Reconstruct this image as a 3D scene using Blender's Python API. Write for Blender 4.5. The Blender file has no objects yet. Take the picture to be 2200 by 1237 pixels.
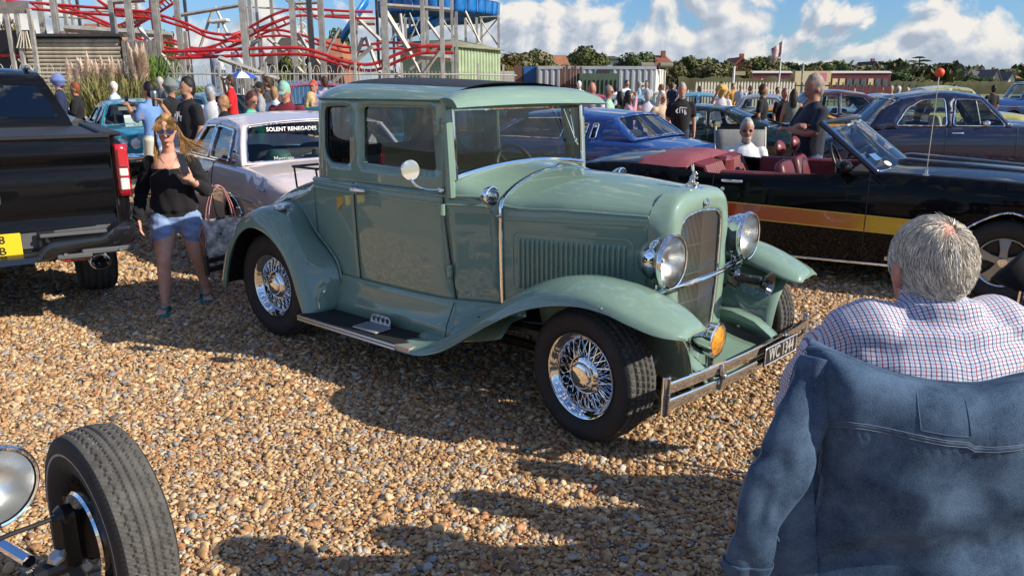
import bpy, bmesh, math, random
import numpy as np
from mathutils import Vector, Matrix, geometry as mgeo, noise as mnoise
# ------------------------------------------------------------------ camera, world, sun, exposure
SC = bpy.context.scene
COL = SC.collection
RNG = random.Random(7)
CAM_H = 1.70
PITCH = math.atan((618.5 - 184.4) / 1676.0)
cd = bpy.data.cameras.new("camera")
cam = bpy.data.objects.new("camera", cd)
COL.objects.link(cam)
cam.location = (0, 0, CAM_H)
cam.rotation_euler = (math.pi / 2 - PITCH, 0, 0)
cd.sensor_width = 36.0
cd.lens = 1676.0 / 2200.0 * 36.0
cd.clip_start = 0.05
cd.clip_end = 6000
SC.camera = cam
SUN_AZ, SUN_EL = math.radians(-19.5), math.radians(31.5)   # azimuth from +X towards +Y
SUN_DIR = Vector((math.cos(SUN_EL) * math.cos(SUN_AZ), math.cos(SUN_EL) * math.sin(SUN_AZ), math.sin(SUN_EL)))
sd = bpy.data.lights.new("sun", 'SUN')
sd.energy = 4.9
sd.angle = math.radians(0.55)
sd.color = (1.0, 0.91, 0.76)
sun = bpy.data.objects.new("sun", sd)
COL.objects.link(sun)
sun.rotation_euler = SUN_DIR.to_track_quat('Z', 'Y').to_euler()
sun.location = (20, -5, 30)
SC.view_settings.view_transform = 'Standard'
SC.view_settings.look = 'None'
SC.view_settings.exposure = 0.42
SC.view_settings.gamma = 1.0
SC.view_settings.use_curve_mapping = False
SC.cycles.max_bounces = 8
SC.cycles.transparent_max_bounces = 16
SC.cycles.caustics_reflective = False
SC.cycles.caustics_refractive = False
SC.cycles.use_denoising = True
def build_world():
 w = bpy.data.worlds.new("World")
 SC.world = w
 w.use_nodes = True
 nt = w.node_tree
 N, K = nt.nodes, nt.links
 for n in list(N): N.remove(n)
 def nd(t, **kw):
  n = N.new(t)
  for k, v in kw.items(): setattr(n, k, v)
  return n
 def math_(op, a, b=None, c=None, clamp=False):
  n = nd('ShaderNodeMath', operation=op, use_clamp=clamp)
  for i, v in enumerate((a, b, c)):
   if v is None: continue
   if isinstance(v, (int, float)): n.inputs[i].default_value = v
   else: K.new(v, n.inputs[i])
  return n.outputs[0]
 sky = nd('ShaderNodeTexSky', sky_type='NISHITA')
 sky.sun_disc = False
 sky.sun_elevation = SUN_EL
 sky.sun_rotation = math.pi / 2 - SUN_AZ
 sky.air_density = 1.0; sky.dust_density = 0.6; sky.ozone_density = 2.2
 tc = nd('ShaderNodeTexCoord')
 nrm = nd('ShaderNodeVectorMath', operation='NORMALIZE'); K.new(tc.outputs['Generated'], nrm.inputs[0])
 sep = nd('ShaderNodeSeparateXYZ'); K.new(nrm.outputs[0], sep.inputs[0])
 az = math_('ARCTAN2', sep.outputs[0], sep.outputs[1])
 el = math_('ARCSINE', sep.outputs[2])
 def dens(daz, delv):
  a2 = math_('ADD', az, daz)
  e2 = math_('MAXIMUM', math_('ADD', el, delv), 0.0)
  cmb = nd('ShaderNodeCombineXYZ')
  K.new(a2, cmb.inputs[0]); K.new(math_('MULTIPLY', math_('POWER', e2, 0.85), 0.95), cmb.inputs[1])
  n1 = nd('ShaderNodeTexNoise', noise_dimensions='2D'); n1.inputs['Scale'].default_value = 9.0
  n1.inputs['Detail'].default_value = 6; n1.inputs['Roughness'].default_value = 0.55; n1.inputs['Distortion'].default_value = 0.25
  mp = nd('ShaderNodeVectorMath', operation='ADD'); K.new(cmb.outputs[0], mp.inputs[0]); mp.inputs[1].default_value = (3.71, 1.3, 0)
  K.new(mp.outputs[0], n1.inputs['Vector'])
  v1 = nd('ShaderNodeTexVoronoi', voronoi_dimensions='2D', feature='F1'); v1.inputs['Scale'].default_value = 30.0
  wr = nd('ShaderNodeVectorMath', operation='MULTIPLY_ADD'); K.new(n1.outputs['Color'], wr.inputs[0]); wr.inputs[1].default_value = (0.06, 0.06, 0); K.new(mp.outputs[0], wr.inputs[2])
  K.new(wr.outputs[0], v1.inputs['Vector'])
  return math_('SUBTRACT', n1.outputs['Fac'], math_('MULTIPLY', v1.outputs['Distance'], 0.13))
 d0 = dens(0.0, 0.0)
 d1 = dens(0.012, 0.012)     # a little way towards the sun: the lit side of each billow
 cov = nd('ShaderNodeMapRange'); K.new(el, cov.inputs['Value'])
 cov.inputs['From Min'].default_value = 0.035; cov.inputs['From Max'].default_value = 0.12
 cov.inputs['To Min'].default_value = 0.365; cov.inputs['To Max'].default_value = 0.515
 x = math_('SUBTRACT', d0, cov.outputs[0])
 mask = nd('ShaderNodeMapRange', interpolation_type='SMOOTHSTEP'); K.new(x, mask.inputs['Value'])
 mask.inputs['From Min'].default_value = -0.045; mask.inputs['From Max'].default_value = 0.075
 lit = math_('MULTIPLY_ADD', math_('SUBTRACT', d0, d1), 4.5, 0.50, clamp=True)
 ramp = nd('ShaderNodeValToRGB'); K.new(lit, ramp.inputs[0])
 cr = ramp.color_ramp
 cr.elements[0].position = 0.10; cr.elements[0].color = (0.60, 0.69, 0.83, 1)
 cr.elements[1].position = 0.85; cr.elements[1].color = (1.35, 1.30, 1.22, 1)
 e = cr.elements.new(0.5); e.color = (0.90, 0.97, 1.08, 1)
 skb = nd('ShaderNodeVectorMath', operation='MULTIPLY'); K.new(sky.outputs[0], skb.inputs[0]); skb.inputs[1].default_value = (0.105, 0.150, 0.215)
 hz = nd('ShaderNodeMapRange', interpolation_type='SMOOTHSTEP'); K.new(el, hz.inputs['Value'])
 hz.inputs['From Min'].default_value = -0.01; hz.inputs['From Max'].default_value = 0.055
 hz.inputs['To Min'].default_value = 0.85; hz.inputs['To Max'].default_value = 0.0
 mixc = nd('ShaderNodeMix', data_type='RGBA'); K.new(mask.outputs[0], mixc.inputs['Factor'])
 K.new(skb.outputs[0], mixc.inputs[6]); K.new(ramp.outputs[0], mixc.inputs[7])
 mixh = nd('ShaderNodeMix', data_type='RGBA'); K.new(hz.outputs[0], mixh.inputs['Factor'])
 K.new(mixc.outputs[2], mixh.inputs[6]); mixh.inputs[7].default_value = (0.68, 0.80, 0.95, 1)
 bg = nd('ShaderNodeBackground'); K.new(mixh.outputs[2], bg.inputs[0]); bg.inputs[1].default_value = 0.50
 out = nd('ShaderNodeOutputWorld'); K.new(bg.outputs[0], out.inputs[0])
build_world()
SC.world.cycles.sampling_method = 'MANUAL'
SC.world.cycles.sample_map_resolution = 256
TMP = bpy.data.scenes.new('workbench')
def evaluated(o):
 TMP.collection.objects.link(o)
 TMP.view_layers[0].update(); dg = TMP.view_layers[0].depsgraph
 me = bpy.data.meshes.new_from_object(o.evaluated_get(dg))
 bpy.data.objects.remove(o)
 return me
# ------------------------------------------------------------------ materials
MATS = {}
def lin(r, g, b):
 f = lambda c: (c / 255 / 12.92) if c <= 10.3 else ((c / 255 + 0.055) / 1.055) ** 2.4
 return (f(r), f(g), f(b))
def mat(name, col, rough=0.5, metal=0.0, coat=0.0, var=0.0, vscale=6.0, bump=0.0, bscale=40.0, spec=0.5, col2=None, sheen=0.0, trans=0.0, emit=None, alpha=1.0, detail=5.0, coatr=0.03):
 if name in MATS: return MATS[name]
 m = bpy.data.materials.new(name); m.use_nodes = True
 nt = m.node_tree; N, K = nt.nodes, nt.links
 p = N['Principled BSDF']
 p.inputs['Base Color'].default_value = (*col, 1)
 p.inputs['Roughness'].default_value = rough
 p.inputs['Metallic'].default_value = metal
 p.inputs['Coat Weight'].default_value = coat
 p.inputs['Coat Roughness'].default_value = coatr; p.inputs['Coat IOR'].default_value = 1.62
 p.inputs['Specular IOR Level'].default_value = spec
 p.inputs['Sheen Weight'].default_value = sheen
 p.inputs['Transmission Weight'].default_value = trans
 if emit:
  p.inputs['Emission Color'].default_value = (*emit[0], 1); p.inputs['Emission Strength'].default_value = emit[1]
 if var > 0 or bump > 0:
  tc = N.new('ShaderNodeTexCoord')
 if var > 0 or col2:
  n = N.new('ShaderNodeTexNoise'); n.inputs['Scale'].default_value = vscale; n.inputs['Detail'].default_value = detail; n.inputs['Roughness'].default_value = 0.6
  K.new(tc.outputs['Object'], n.inputs['Vector'])
  r = N.new('ShaderNodeValToRGB'); K.new(n.outputs['Fac'], r.inputs[0])
  r.color_ramp.elements[0].position = 0.32; r.color_ramp.elements[1].position = 0.68
  c1 = tuple(max(0, c * (1 - var)) for c in col); c2 = col2 or tuple(min(1, c * (1 + var)) for c in col)
  r.color_ramp.elements[0].color = (*c1, 1); r.color_ramp.elements[1].color = (*c2, 1)
  K.new(r.outputs[0], p.inputs['Base Color'])
 if bump > 0:
  n2 = N.new('ShaderNodeTexNoise'); n2.inputs['Scale'].default_value = bscale; n2.inputs['Detail'].default_value = 4
  K.new(tc.outputs['Object'], n2.inputs['Vector'])
  b = N.new('ShaderNodeBump'); b.inputs['Strength'].default_value = bump; b.inputs['Distance'].default_value = 0.01
  K.new(n2.outputs['Fac'], b.inputs['Height']); K.new(b.outputs[0], p.inputs['Normal'])
 MATS[name] = m
 return m
def glass(name, tint=(0.8, 0.88, 0.86), refl=1.0, rough=0.0):
 if name in MATS: return MATS[name]
 m = bpy.data.materials.new(name); m.use_nodes = True
 nt = m.node_tree; N, K = nt.nodes, nt.links
 for n in list(N): N.remove(n)
 o = N.new('ShaderNodeOutputMaterial'); mx = N.new('ShaderNodeMixShader')
 t = N.new('ShaderNodeBsdfTransparent'); t.inputs[0].default_value = (*tint, 1)
 g = N.new('ShaderNodeBsdfGlossy'); g.inputs['Roughness'].default_value = rough; g.inputs[0].default_value = (1, 1, 1, 1)
 fr = N.new('ShaderNodeFresnel'); fr.inputs[0].default_value = 1.52
 mu = N.new('ShaderNodeMath'); mu.operation = 'MULTIPLY_ADD'; mu.use_clamp = True; mu.inputs[1].default_value = 1.5 * refl; mu.inputs[2].default_value = 0.02 * refl
 K.new(fr.outputs[0], mu.inputs[0]); K.new(mu.outputs[0], mx.inputs[0]); K.new(t.outputs[0], mx.inputs[1]); K.new(g.outputs[0], mx.inputs[2]); K.new(mx.outputs[0], o.inputs[0])
 MATS[name] = m
 return m
CHROME = mat('chrome', (0.86, 0.87, 0.88), 0.04, 1.0)
CHROME2 = mat('worn_chrome', (0.72, 0.72, 0.72), 0.14, 1.0, bump=0.1, bscale=14)
STEEL = mat('bolt_steel', (0.55, 0.55, 0.53), 0.35, 1.0)
RUBBER = mat('tyre_rubber', (0.018, 0.018, 0.019), 0.72, var=0.25, vscale=9, bump=0.15, bscale=160)
RUBBERG = mat('dusty_tread', (.078, .075, .070), 0.85, var=0.3, vscale=18, bump=0.25, bscale=220)
BLACK = mat('satin_black', (0.010, 0.010, 0.011), 0.42)
DARK = mat('dark_interior', (0.022, 0.021, 0.021), 0.8, var=0.2, vscale=5)
CARGLASS = glass('car_glass', (.80, .88, .86), .62)
DARKGLASS = glass('tinted_glass', (0.10, 0.12, 0.13))
SMOKE = glass('smoked_glass', (0.32, 0.38, 0.40))
WHITEP = mat('white_paint', (0.78, 0.78, 0.76), 0.4)
# ------------------------------------------------------------------ objects and tags
def tag(o, label=None, cat=None, group=None, kind=None):
 if label: o['label'] = label
 if cat: o['category'] = cat
 if group: o['group'] = group
 if kind: o['kind'] = kind
 return o
def thing(name, loc=(0, 0, 0), rz=0.0, label=None, cat=None, group=None):
 e = bpy.data.objects.new(name, None); COL.objects.link(e)
 e.location = loc; e.rotation_euler = (0, 0, rz); e.empty_display_size = 0.2
 return tag(e, label, cat, group)
def link(name, me, parent=None):
 o = bpy.data.objects.new(name, me); COL.objects.link(o)
 if parent is not None: o.parent = parent
 return o
def copy_tree(o, parent=None):
 c = o.copy(); COL.objects.link(c); c.parent = parent
 for ch in list(o.children): copy_tree(ch, c)
 return c
# ------------------------------------------------------------------ mesh building
def A(*p): return np.array(p, float)
def unit(v):
 v = np.asarray(v, float); n = np.linalg.norm(v)
 return v / n if n > 1e-12 else v
def spline(pts, n, closed=False):
 """Catmull-Rom through pts, n samples (rows), any number of columns."""
 P = np.asarray(pts, float); m = len(P)
 if m == 2 and not closed:
  t = np.linspace(0, 1, n)[:, None]; return P[0] * (1 - t) + P[1] * t
 out = []
 L = np.zeros(m + (1 if closed else 0))
 for i in range(1, len(L)): L[i] = L[i - 1] + max(1e-6, np.linalg.norm(P[i % m][:3] - P[i - 1][:3]))
 for s in np.linspace(0, L[-1], n, endpoint=not closed):
  i = min(max(int(np.searchsorted(L, s, side='right')) - 1, 0), len(L) - 2)
  t = (s - L[i]) / (L[i + 1] - L[i])
  g = (lambda k: P[k % m]) if closed else (lambda k: P[min(max(k, 0), m - 1)])
  p0, p1, p2, p3 = g(i - 1), g(i), g(i + 1), g(i + 2)
  out.append(0.5 * (2 * p1 + (p2 - p0) * t + (2 * p0 - 5 * p1 + 4 * p2 - p3) * t * t + (3 * p1 - p0 - 3 * p2 + p3) * t ** 3))
 return np.array(out)
def interp(x, xs, ys): return float(np.interp(x, xs, ys))
def sinterp(xs, ys):
 """smooth 1-D interpolation (monotone-ish cubic through a table)"""
 xs = np.asarray(xs, float); ys = np.asarray(ys, float)
 m = np.gradient(ys, xs)
 def f(x):
  i = int(np.clip(np.searchsorted(xs, x) - 1, 0, len(xs) - 2)); h = xs[i + 1] - xs[i]; t = min(max((x - xs[i]) / h, 0), 1)
  return (2*t**3 - 3*t*t + 1) * ys[i] + (t**3 - 2*t*t + t) * h * m[i] + (-2*t**3 + 3*t*t) * ys[i+1] + (t**3 - t*t) * h * m[i+1]
 return f
class MB:
 def __init__(s): s.v = []; s.f = []; s.m = []; s.n = 0; s.cur = 0; s.uv = None
 def add(s, v, f, mi=None):
  v = np.asarray(v, float).reshape(-1, 3); b = s.n
  s.v.append(v); s.n += len(v)
  mi = s.cur if mi is None else mi
  for q in f: s.f.append([b + i for i in q]); s.m.append(mi)
  return s
 def grid(s, P, cu=False, cv=False, mi=None, flip=False):
  P = np.asarray(P, float); nu, nv = P.shape[:2]
  f = []
  for i in range(nu if cu else nu - 1):
   for j in range(nv if cv else nv - 1):
    a, b, c, d = i * nv + j, ((i + 1) % nu) * nv + j, ((i + 1) % nu) * nv + (j + 1) % nv, i * nv + (j + 1) % nv
    f.append((a, d, c, b) if flip else (a, b, c, d))
  return s.add(P.reshape(-1, 3), f, mi)
 def box(s, c, d, R=None, bv=0.0, mi=None):
  c = A(*c); h = A(*d) / 2
  if bv <= 0:
   v = A(*[[x, y, z] for x in (-1, 1) for y in (-1, 1) for z in (-1, 1)]) * h
   f = [(0, 1, 3, 2), (4, 6, 7, 5), (0, 4, 5, 1), (2, 3, 7, 6), (0, 2, 6, 4), (1, 5, 7, 3)]
  else:
   b = min(bv, h.min() * 0.98); v = []; idx = {}
   for sx in (-1, 1):
    for sy in (-1, 1):
     for sz in (-1, 1):
      for ax in range(3):
       p = A(sx, sy, sz) * (h - b); p[ax] = (sx, sy, sz)[ax] * h[ax]
       idx[(sx, sy, sz, ax)] = len(v); v.append(p)
   f = []
   for ax in range(3):
    o = [k for k in range(3) if k != ax]
    for sg in (-1, 1):
     q = []
     for a, bb in ((-1, -1), (1, -1), (1, 1), (-1, 1)):
      k = [0, 0, 0]; k[ax] = sg; k[o[0]] = a; k[o[1]] = bb
      q.append(idx[(*k, ax)])
     f.append(q if (sg > 0) == (ax != 1) else q[::-1])
    for a in (-1, 1):
     for bb in (-1, 1):
      k0 = [0, 0, 0]; k1 = [0, 0, 0]
      k0[ax] = -1; k1[ax] = 1
      for k in (k0, k1): k[o[0]] = a; k[o[1]] = bb
      q = [idx[(*k0, o[0])], idx[(*k1, o[0])], idx[(*k1, o[1])], idx[(*k0, o[1])]]
      f.append(q)
   for sx in (-1, 1):
    for sy in (-1, 1):
     for sz in (-1, 1): f.append([idx[(sx, sy, sz, 0)], idx[(sx, sy, sz, 1)], idx[(sx, sy, sz, 2)]])
   v = np.array(v)
  if R is not None: v = v @ np.asarray(R, float).T
  return s.add(v + c, f, mi)
 def tube(s, pts, r, n=8, cap=True, closed=False, up=None, mi=None, flat=1.0):
  """tube along pts; r scalar/list, or list of (a, b) half-axes (a along the side axis, b along the up axis)"""
  P = np.asarray(pts, float); m = len(P)
  R = np.asarray(r, float)
  if R.ndim == 0: R = np.full((m, 2), float(R))
  elif R.ndim == 1: R = np.stack([R, R * flat], 1) if len(R) == m else np.tile(R, (m, 1))
  T = np.zeros_like(P)
  for i in range(m):
   a = P[(i - 1) % m] if (closed or i > 0) else P[i]
   b = P[(i + 1) % m] if (closed or i < m - 1) else P[i]
   T[i] = unit(b - a)
  u = A(*up) if up is not None else (A(0, 0, 1) if abs(T[0][2]) < 0.9 else A(0, 1, 0))
  rings = []
  for i in range(m):
   if up is not None: uu = A(*up)
   else: uu = u
   sd_ = unit(np.cross(T[i], uu));
   if np.linalg.norm(sd_) < 0.5: sd_ = A(1, 0, 0)
   nn = unit(np.cross(sd_, T[i])); u = nn
   an = np.arange(n) / n * 2 * math.pi
   rings.append(P[i] + np.outer(np.cos(an) * R[i][0], sd_) + np.outer(np.sin(an) * R[i][1], nn))
  rings = np.array(rings)
  s.grid(rings, cu=closed, cv=True, mi=mi)
  if cap and not closed:
   b = s.n - m * n
   s.f.append([b + k for k in range(n)]); s.m.append(s.cur if mi is None else mi)
   s.f.append([b + (m - 1) * n + k for k in range(n)][::-1]); s.m.append(s.cur if mi is None else mi)
  return s
 def lathe(s, prof, o=(0, 0, 0), ax=(0, 0, 1), n=24, mi=None, closed=False):
  """prof: (radius, height along axis)"""
  ax = unit(ax); e1 = unit(np.cross(ax, A(0, 0, 1) if abs(ax[2]) < 0.9 else A(1, 0, 0))); e2 = np.cross(ax, e1)
  an = np.arange(n) / n * 2 * math.pi
  D = np.outer(np.cos(an), e1) + np.outer(np.sin(an), e2)
  P = np.array([A(*o) + D * r + ax * h for r, h in prof])
  return s.grid(P, cu=closed, cv=True, mi=mi)
 def ball(s, c, r, nu=14, nv=9, mi=None, R=None):
  r = np.asarray(r, float); r = np.full(3, r) if r.ndim == 0 else r
  th = np.linspace(0, math.pi, nv); ph = np.arange(nu) / nu * 2 * math.pi
  P = np.array([[A(math.sin(t) * math.cos(p), math.sin(t) * math.sin(p), math.cos(t)) * r for p in ph] for t in th])
  if R is not None: P = P @ np.asarray(R, float).T
  return s.grid(P + A(*c), cv=True, mi=mi)
 def prism(s, poly, o, ex, ey, depth, mi=None):
  """polygon poly (2-D) in the frame o, ex, ey, extruded by depth along ex x ey"""
  ex, ey = A(*ex), A(*ey); nz = unit(np.cross(ex, ey)); o = A(*o)
  p0 = [o + ex * a + ey * b for a, b in poly]; k = len(poly)
  v = p0 + [p + nz * depth for p in p0]
  tri = mgeo.tessellate_polygon([[Vector((a, b, 0)) for a, b in poly]])
  f = [tuple(t)[::-1] for t in tri] + [tuple(i + k for i in t) for t in tri]
  f += [(i, (i + 1) % k, (i + 1) % k + k, i + k) for i in range(k)]
  return s.add(v, f, mi)
 def xf(s, Mx):
  Mx = np.asarray(Mx, float)
  s.v = [v @ Mx[:3, :3].T + Mx[:3, 3] for v in s.v]; return s
 def mirror(s, ax=1):
  """add the mirror image across the plane of axis ax"""
  V = np.concatenate(s.v); W = V.copy(); W[:, ax] *= -1
  f0 = [list(q) for q in s.f]; m0 = list(s.m); b = s.n
  s.v.append(W); s.n += len(W)
  for q, mi in zip(f0, m0): s.f.append([b + i for i in q][::-1]); s.m.append(mi)
  return s
 def mesh(s, name, mats, sharp=35.0, smooth=True, fixn=True):
  me = bpy.data.meshes.new(name)
  V = np.concatenate(s.v) if s.v else np.zeros((0, 3))
  me.from_pydata(V.tolist(), [], s.f)
  ml = mats if isinstance(mats, (list, tuple)) else [mats]
  for m in ml: me.materials.append(m)
  me.polygons.foreach_set('material_index', s.m)
  if fixn or True:
   bm = bmesh.new(); bm.from_mesh(me)
   bmesh.ops.remove_doubles(bm, verts=bm.verts, dist=1e-5)
   bmesh.ops.dissolve_degenerate(bm, dist=1e-6, edges=bm.edges)
   if fixn: bmesh.ops.recalc_face_normals(bm, faces=bm.faces)
   bm.to_mesh(me); bm.free()
  if smooth:
   me.polygons.foreach_set('use_smooth', [True] * len(me.polygons))
   if sharp < 180: me.set_sharp_from_angle(angle=math.radians(sharp))
  me.update()
  return me
 def build(s, name, mats, parent=None, sharp=35.0, smooth=True, fixn=True):
  return link(name, s.mesh(name, mats, sharp, smooth, fixn), parent)
def solidify(o, t, off=-1.0):
 m = o.modifiers.new('solidify', 'SOLIDIFY'); m.thickness = t; m.offset = off; return o
def subsurf(o, lv=1):
 m = o.modifiers.new('subsurf', 'SUBSURF'); m.levels = lv; m.render_levels = lv; return o
def bevel(o, w, seg=2):
 m = o.modifiers.new('bevel', 'BEVEL'); m.width = w; m.segments = seg; m.limit_method = 'ANGLE'; return o
def inpoly(p, poly):
 x, y = p; c = False; n = len(poly); j = n - 1
 for i in range(n):
  xi, yi = poly[i]; xj, yj = poly[j]
  if (yi > y) != (yj > y) and x < (xj - xi) * (y - yi) / (yj - yi) + xi: c = not c
  j = i
 return c
def resample(poly, step, closed=True):
 out = []; n = len(poly)
 for i in range(n if closed else n - 1):
  a = A(*poly[i]); b = A(*poly[(i + 1) % n]); k = max(1, int(np.linalg.norm(b - a) / step))
  for t in range(k): out.append(tuple(a + (b - a) * t / k))
 if not closed: out.append(tuple(poly[-1]))
 return out
def rrect(pts, r, seg=4):
 """round the corners of a 2-D polygon; r scalar or list"""
 out = []; n = len(pts); rs = [r] * n if np.isscalar(r) else r
 for i in range(n):
  p = A(*pts[i]); a = A(*pts[i - 1]); b = A(*pts[(i + 1) % n]); rr = rs[i]
  if rr <= 0: out.append(tuple(p)); continue
  ua = unit(a - p); ub = unit(b - p); d = min(rr, np.linalg.norm(a - p) * .48, np.linalg.norm(b - p) * .48)
  p0 = p + ua * d; p1 = p + ub * d
  for t in np.linspace(0, 1, seg + 1): out.append(tuple((1 - t) ** 2 * p0 + 2 * t * (1 - t) * p + t * t * p1))
 return out
def arc(cx, cz, r, a0, a1, n): return [(cx + r * math.cos(a), cz + r * math.sin(a)) for a in np.linspace(math.radians(a0), math.radians(a1), n)]
def inpoly_v(Q, poly):
 x, y = Q[:, 0], Q[:, 1]; c = np.zeros(len(Q), bool); P = np.asarray(poly, float); j = len(P) - 1
 for i in range(len(P)):
  xi, yi = P[i]; xj, yj = P[j]
  if yi != yj:
   c ^= ((yi > y) != (yj > y)) & (x < (xj - xi) * (y - yi) / (yj - yi) + xi)
  j = i
 return c
def panel(mb, outline, holes, fn, step=0.06, mi=None):
 """curved sheet: 2-D outline with holes mapped through fn(u, v) -> xyz"""
 loops = [resample(outline, step)] + [resample(h, step) for h in holes]
 V = []; E = []
 for lp in loops:
  b = len(V); V += [Vector(p) for p in lp]; E += [(b + i, b + (i + 1) % len(lp)) for i in range(len(lp))]
 lo = np.min(outline, axis=0); hi = np.max(outline, axis=0)
 allp = np.array([tuple(v) for v in V])
 def inside(Q):
  k = inpoly_v(Q, loops[0])
  for h in loops[1:]: k &= ~inpoly_v(Q, h)
  return k
 gx, gy = np.meshgrid(np.arange(lo[0] + step * .5, hi[0], step), np.arange(lo[1] + step * .5, hi[1], step))
 Q = np.stack([gx.ravel(), gy.ravel()], 1)
 if len(Q):
  Q = Q[inside(Q)]
  if len(Q):
   d = np.abs(Q[:, None, :] - allp[None]).max(2).min(1); V += [Vector(q) for q in Q[d > step * .45]]
 r = mgeo.delaunay_2d_cdt(V, E, [], 0, 1e-6)
 vs, fs = r[0], r[2]; va = np.array([tuple(v) for v in vs])
 cen = np.array([va[list(t)].mean(0) for t in fs]); k = inside(cen)
 F = [t for t, q in zip(fs, k) if q]
 return mb.add([fn(v[0], v[1]) for v in va], F, mi)
def text_part(name, s, size, mt, parent, o, ex, ey, depth=0.001, squeeze=1.0, align='CENTER', bold=0.0):
 """lettering as a mesh lying in the frame o, ex, ey"""
 cu = bpy.data.curves.new('lettering', 'FONT'); cu.body = s; cu.size = size; cu.align_x = align; cu.align_y = 'CENTER'; cu.extrude = depth; cu.offset = bold
 cu.resolution_u = 3
 me = evaluated(bpy.data.objects.new('lettering', cu)); bpy.data.curves.remove(cu)
 ex, ey = unit(ex), unit(ey); nz = np.cross(ex, ey)
 for v in me.vertices:
  c = v.co; v.co = Vector(A(*o) + ex * c[0] * squeeze + ey * c[1] + nz * c[2])
 me.materials.clear(); me.materials.append(mt)
 return link(name, me, parent)
def rotz(a): c, s = math.cos(a), math.sin(a); return A([c, -s, 0], [s, c, 0], [0, 0, 1])
def rotx(a): c, s = math.cos(a), math.sin(a); return A([1, 0, 0], [0, c, -s], [0, s, c])
def roty(a): c, s = math.cos(a), math.sin(a); return A([c, 0, s], [0, 1, 0], [-s, 0, c])
# ------------------------------------------------------------------ ground and shingle
PEB_COL = [((0.48, 0.27, 0.105), 6), ((0.56, 0.355, 0.16), 7), ((0.64, 0.46, 0.24), 5), ((0.38, 0.19, 0.075), 3.5), ((0.25, 0.135, 0.065), 2.2),
   ((0.38, 0.35, 0.32), 1.6), ((0.27, 0.27, 0.28), 1.3), ((0.56, 0.46, 0.33), 1.6), ((0.52, 0.22, 0.08), 1.8), ((0.14, 0.12, 0.105), 0.8), ((0.72, 0.62, 0.48), 0.25)]
PEB_COL = [(tuple(0.90 * x + 0.10 * (0.3 * c[0] + 0.6 * c[1] + 0.1 * c[2]) for x in c), w) for c, w in PEB_COL]
def ground_material():
 m = bpy.data.materials.new('shingle_bed'); m.use_nodes = True
 nt = m.node_tree; N, K = nt.nodes, nt.links; p = N['Principled BSDF']
 p.inputs['Roughness'].default_value = 0.8
 tc = N.new('ShaderNodeTexCoord')
 def vor(scale):
  v = N.new('ShaderNodeTexVoronoi'); v.inputs['Scale'].default_value = scale; v.inputs['Randomness'].default_value = 1.0
  K.new(tc.outputs['Object'], v.inputs['Vector']); return v
 v1 = vor(30.0); sp = N.new('ShaderNodeSeparateColor'); K.new(v1.outputs['Color'], sp.inputs[0])
 r = N.new('ShaderNodeValToRGB'); r.color_ramp.interpolation = 'CONSTANT'; K.new(sp.outputs[0], r.inputs[0])
 tot = sum(w for _, w in PEB_COL); acc = 0
 cr = r.color_ramp
 for i, (c, w) in enumerate(PEB_COL):
  if i == 0: cr.elements[0].position = 0; e = cr.elements[0]
  elif i == 1: cr.elements[1].position = acc / tot; e = cr.elements[1]
  else: e = cr.elements.new(acc / tot)
  e.color = (*c, 1); acc += w
 nb = N.new('ShaderNodeTexNoise'); nb.inputs['Scale'].default_value = 0.35; nb.inputs['Detail'].default_value = 4; K.new(tc.outputs['Object'], nb.inputs['Vector'])
 mr = N.new('ShaderNodeMapRange'); K.new(nb.outputs['Fac'], mr.inputs['Value']); mr.inputs['From Min'].default_value = 0.3; mr.inputs['From Max'].default_value = 0.7
 mr.inputs['To Min'].default_value = 0.72; mr.inputs['To Max'].default_value = 1.0
 mu = N.new('ShaderNodeMix'); mu.data_type = 'RGBA'; mu.blend_type = 'MULTIPLY'; mu.inputs['Factor'].default_value = 1.0
 K.new(r.outputs[0], mu.inputs[6]); K.new(mr.outputs[0], mu.inputs[7]); K.new(mu.outputs[2], p.inputs['Base Color'])
 b = N.new('ShaderNodeBump'); b.inputs['Strength'].default_value = 0.9; b.inputs['Distance'].default_value = 0.02; b.invert = True
 K.new(v1.outputs['Distance'], b.inputs['Height']); K.new(b.outputs[0], p.inputs['Normal'])
 return m
GROUND_M = ground_material()
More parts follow.
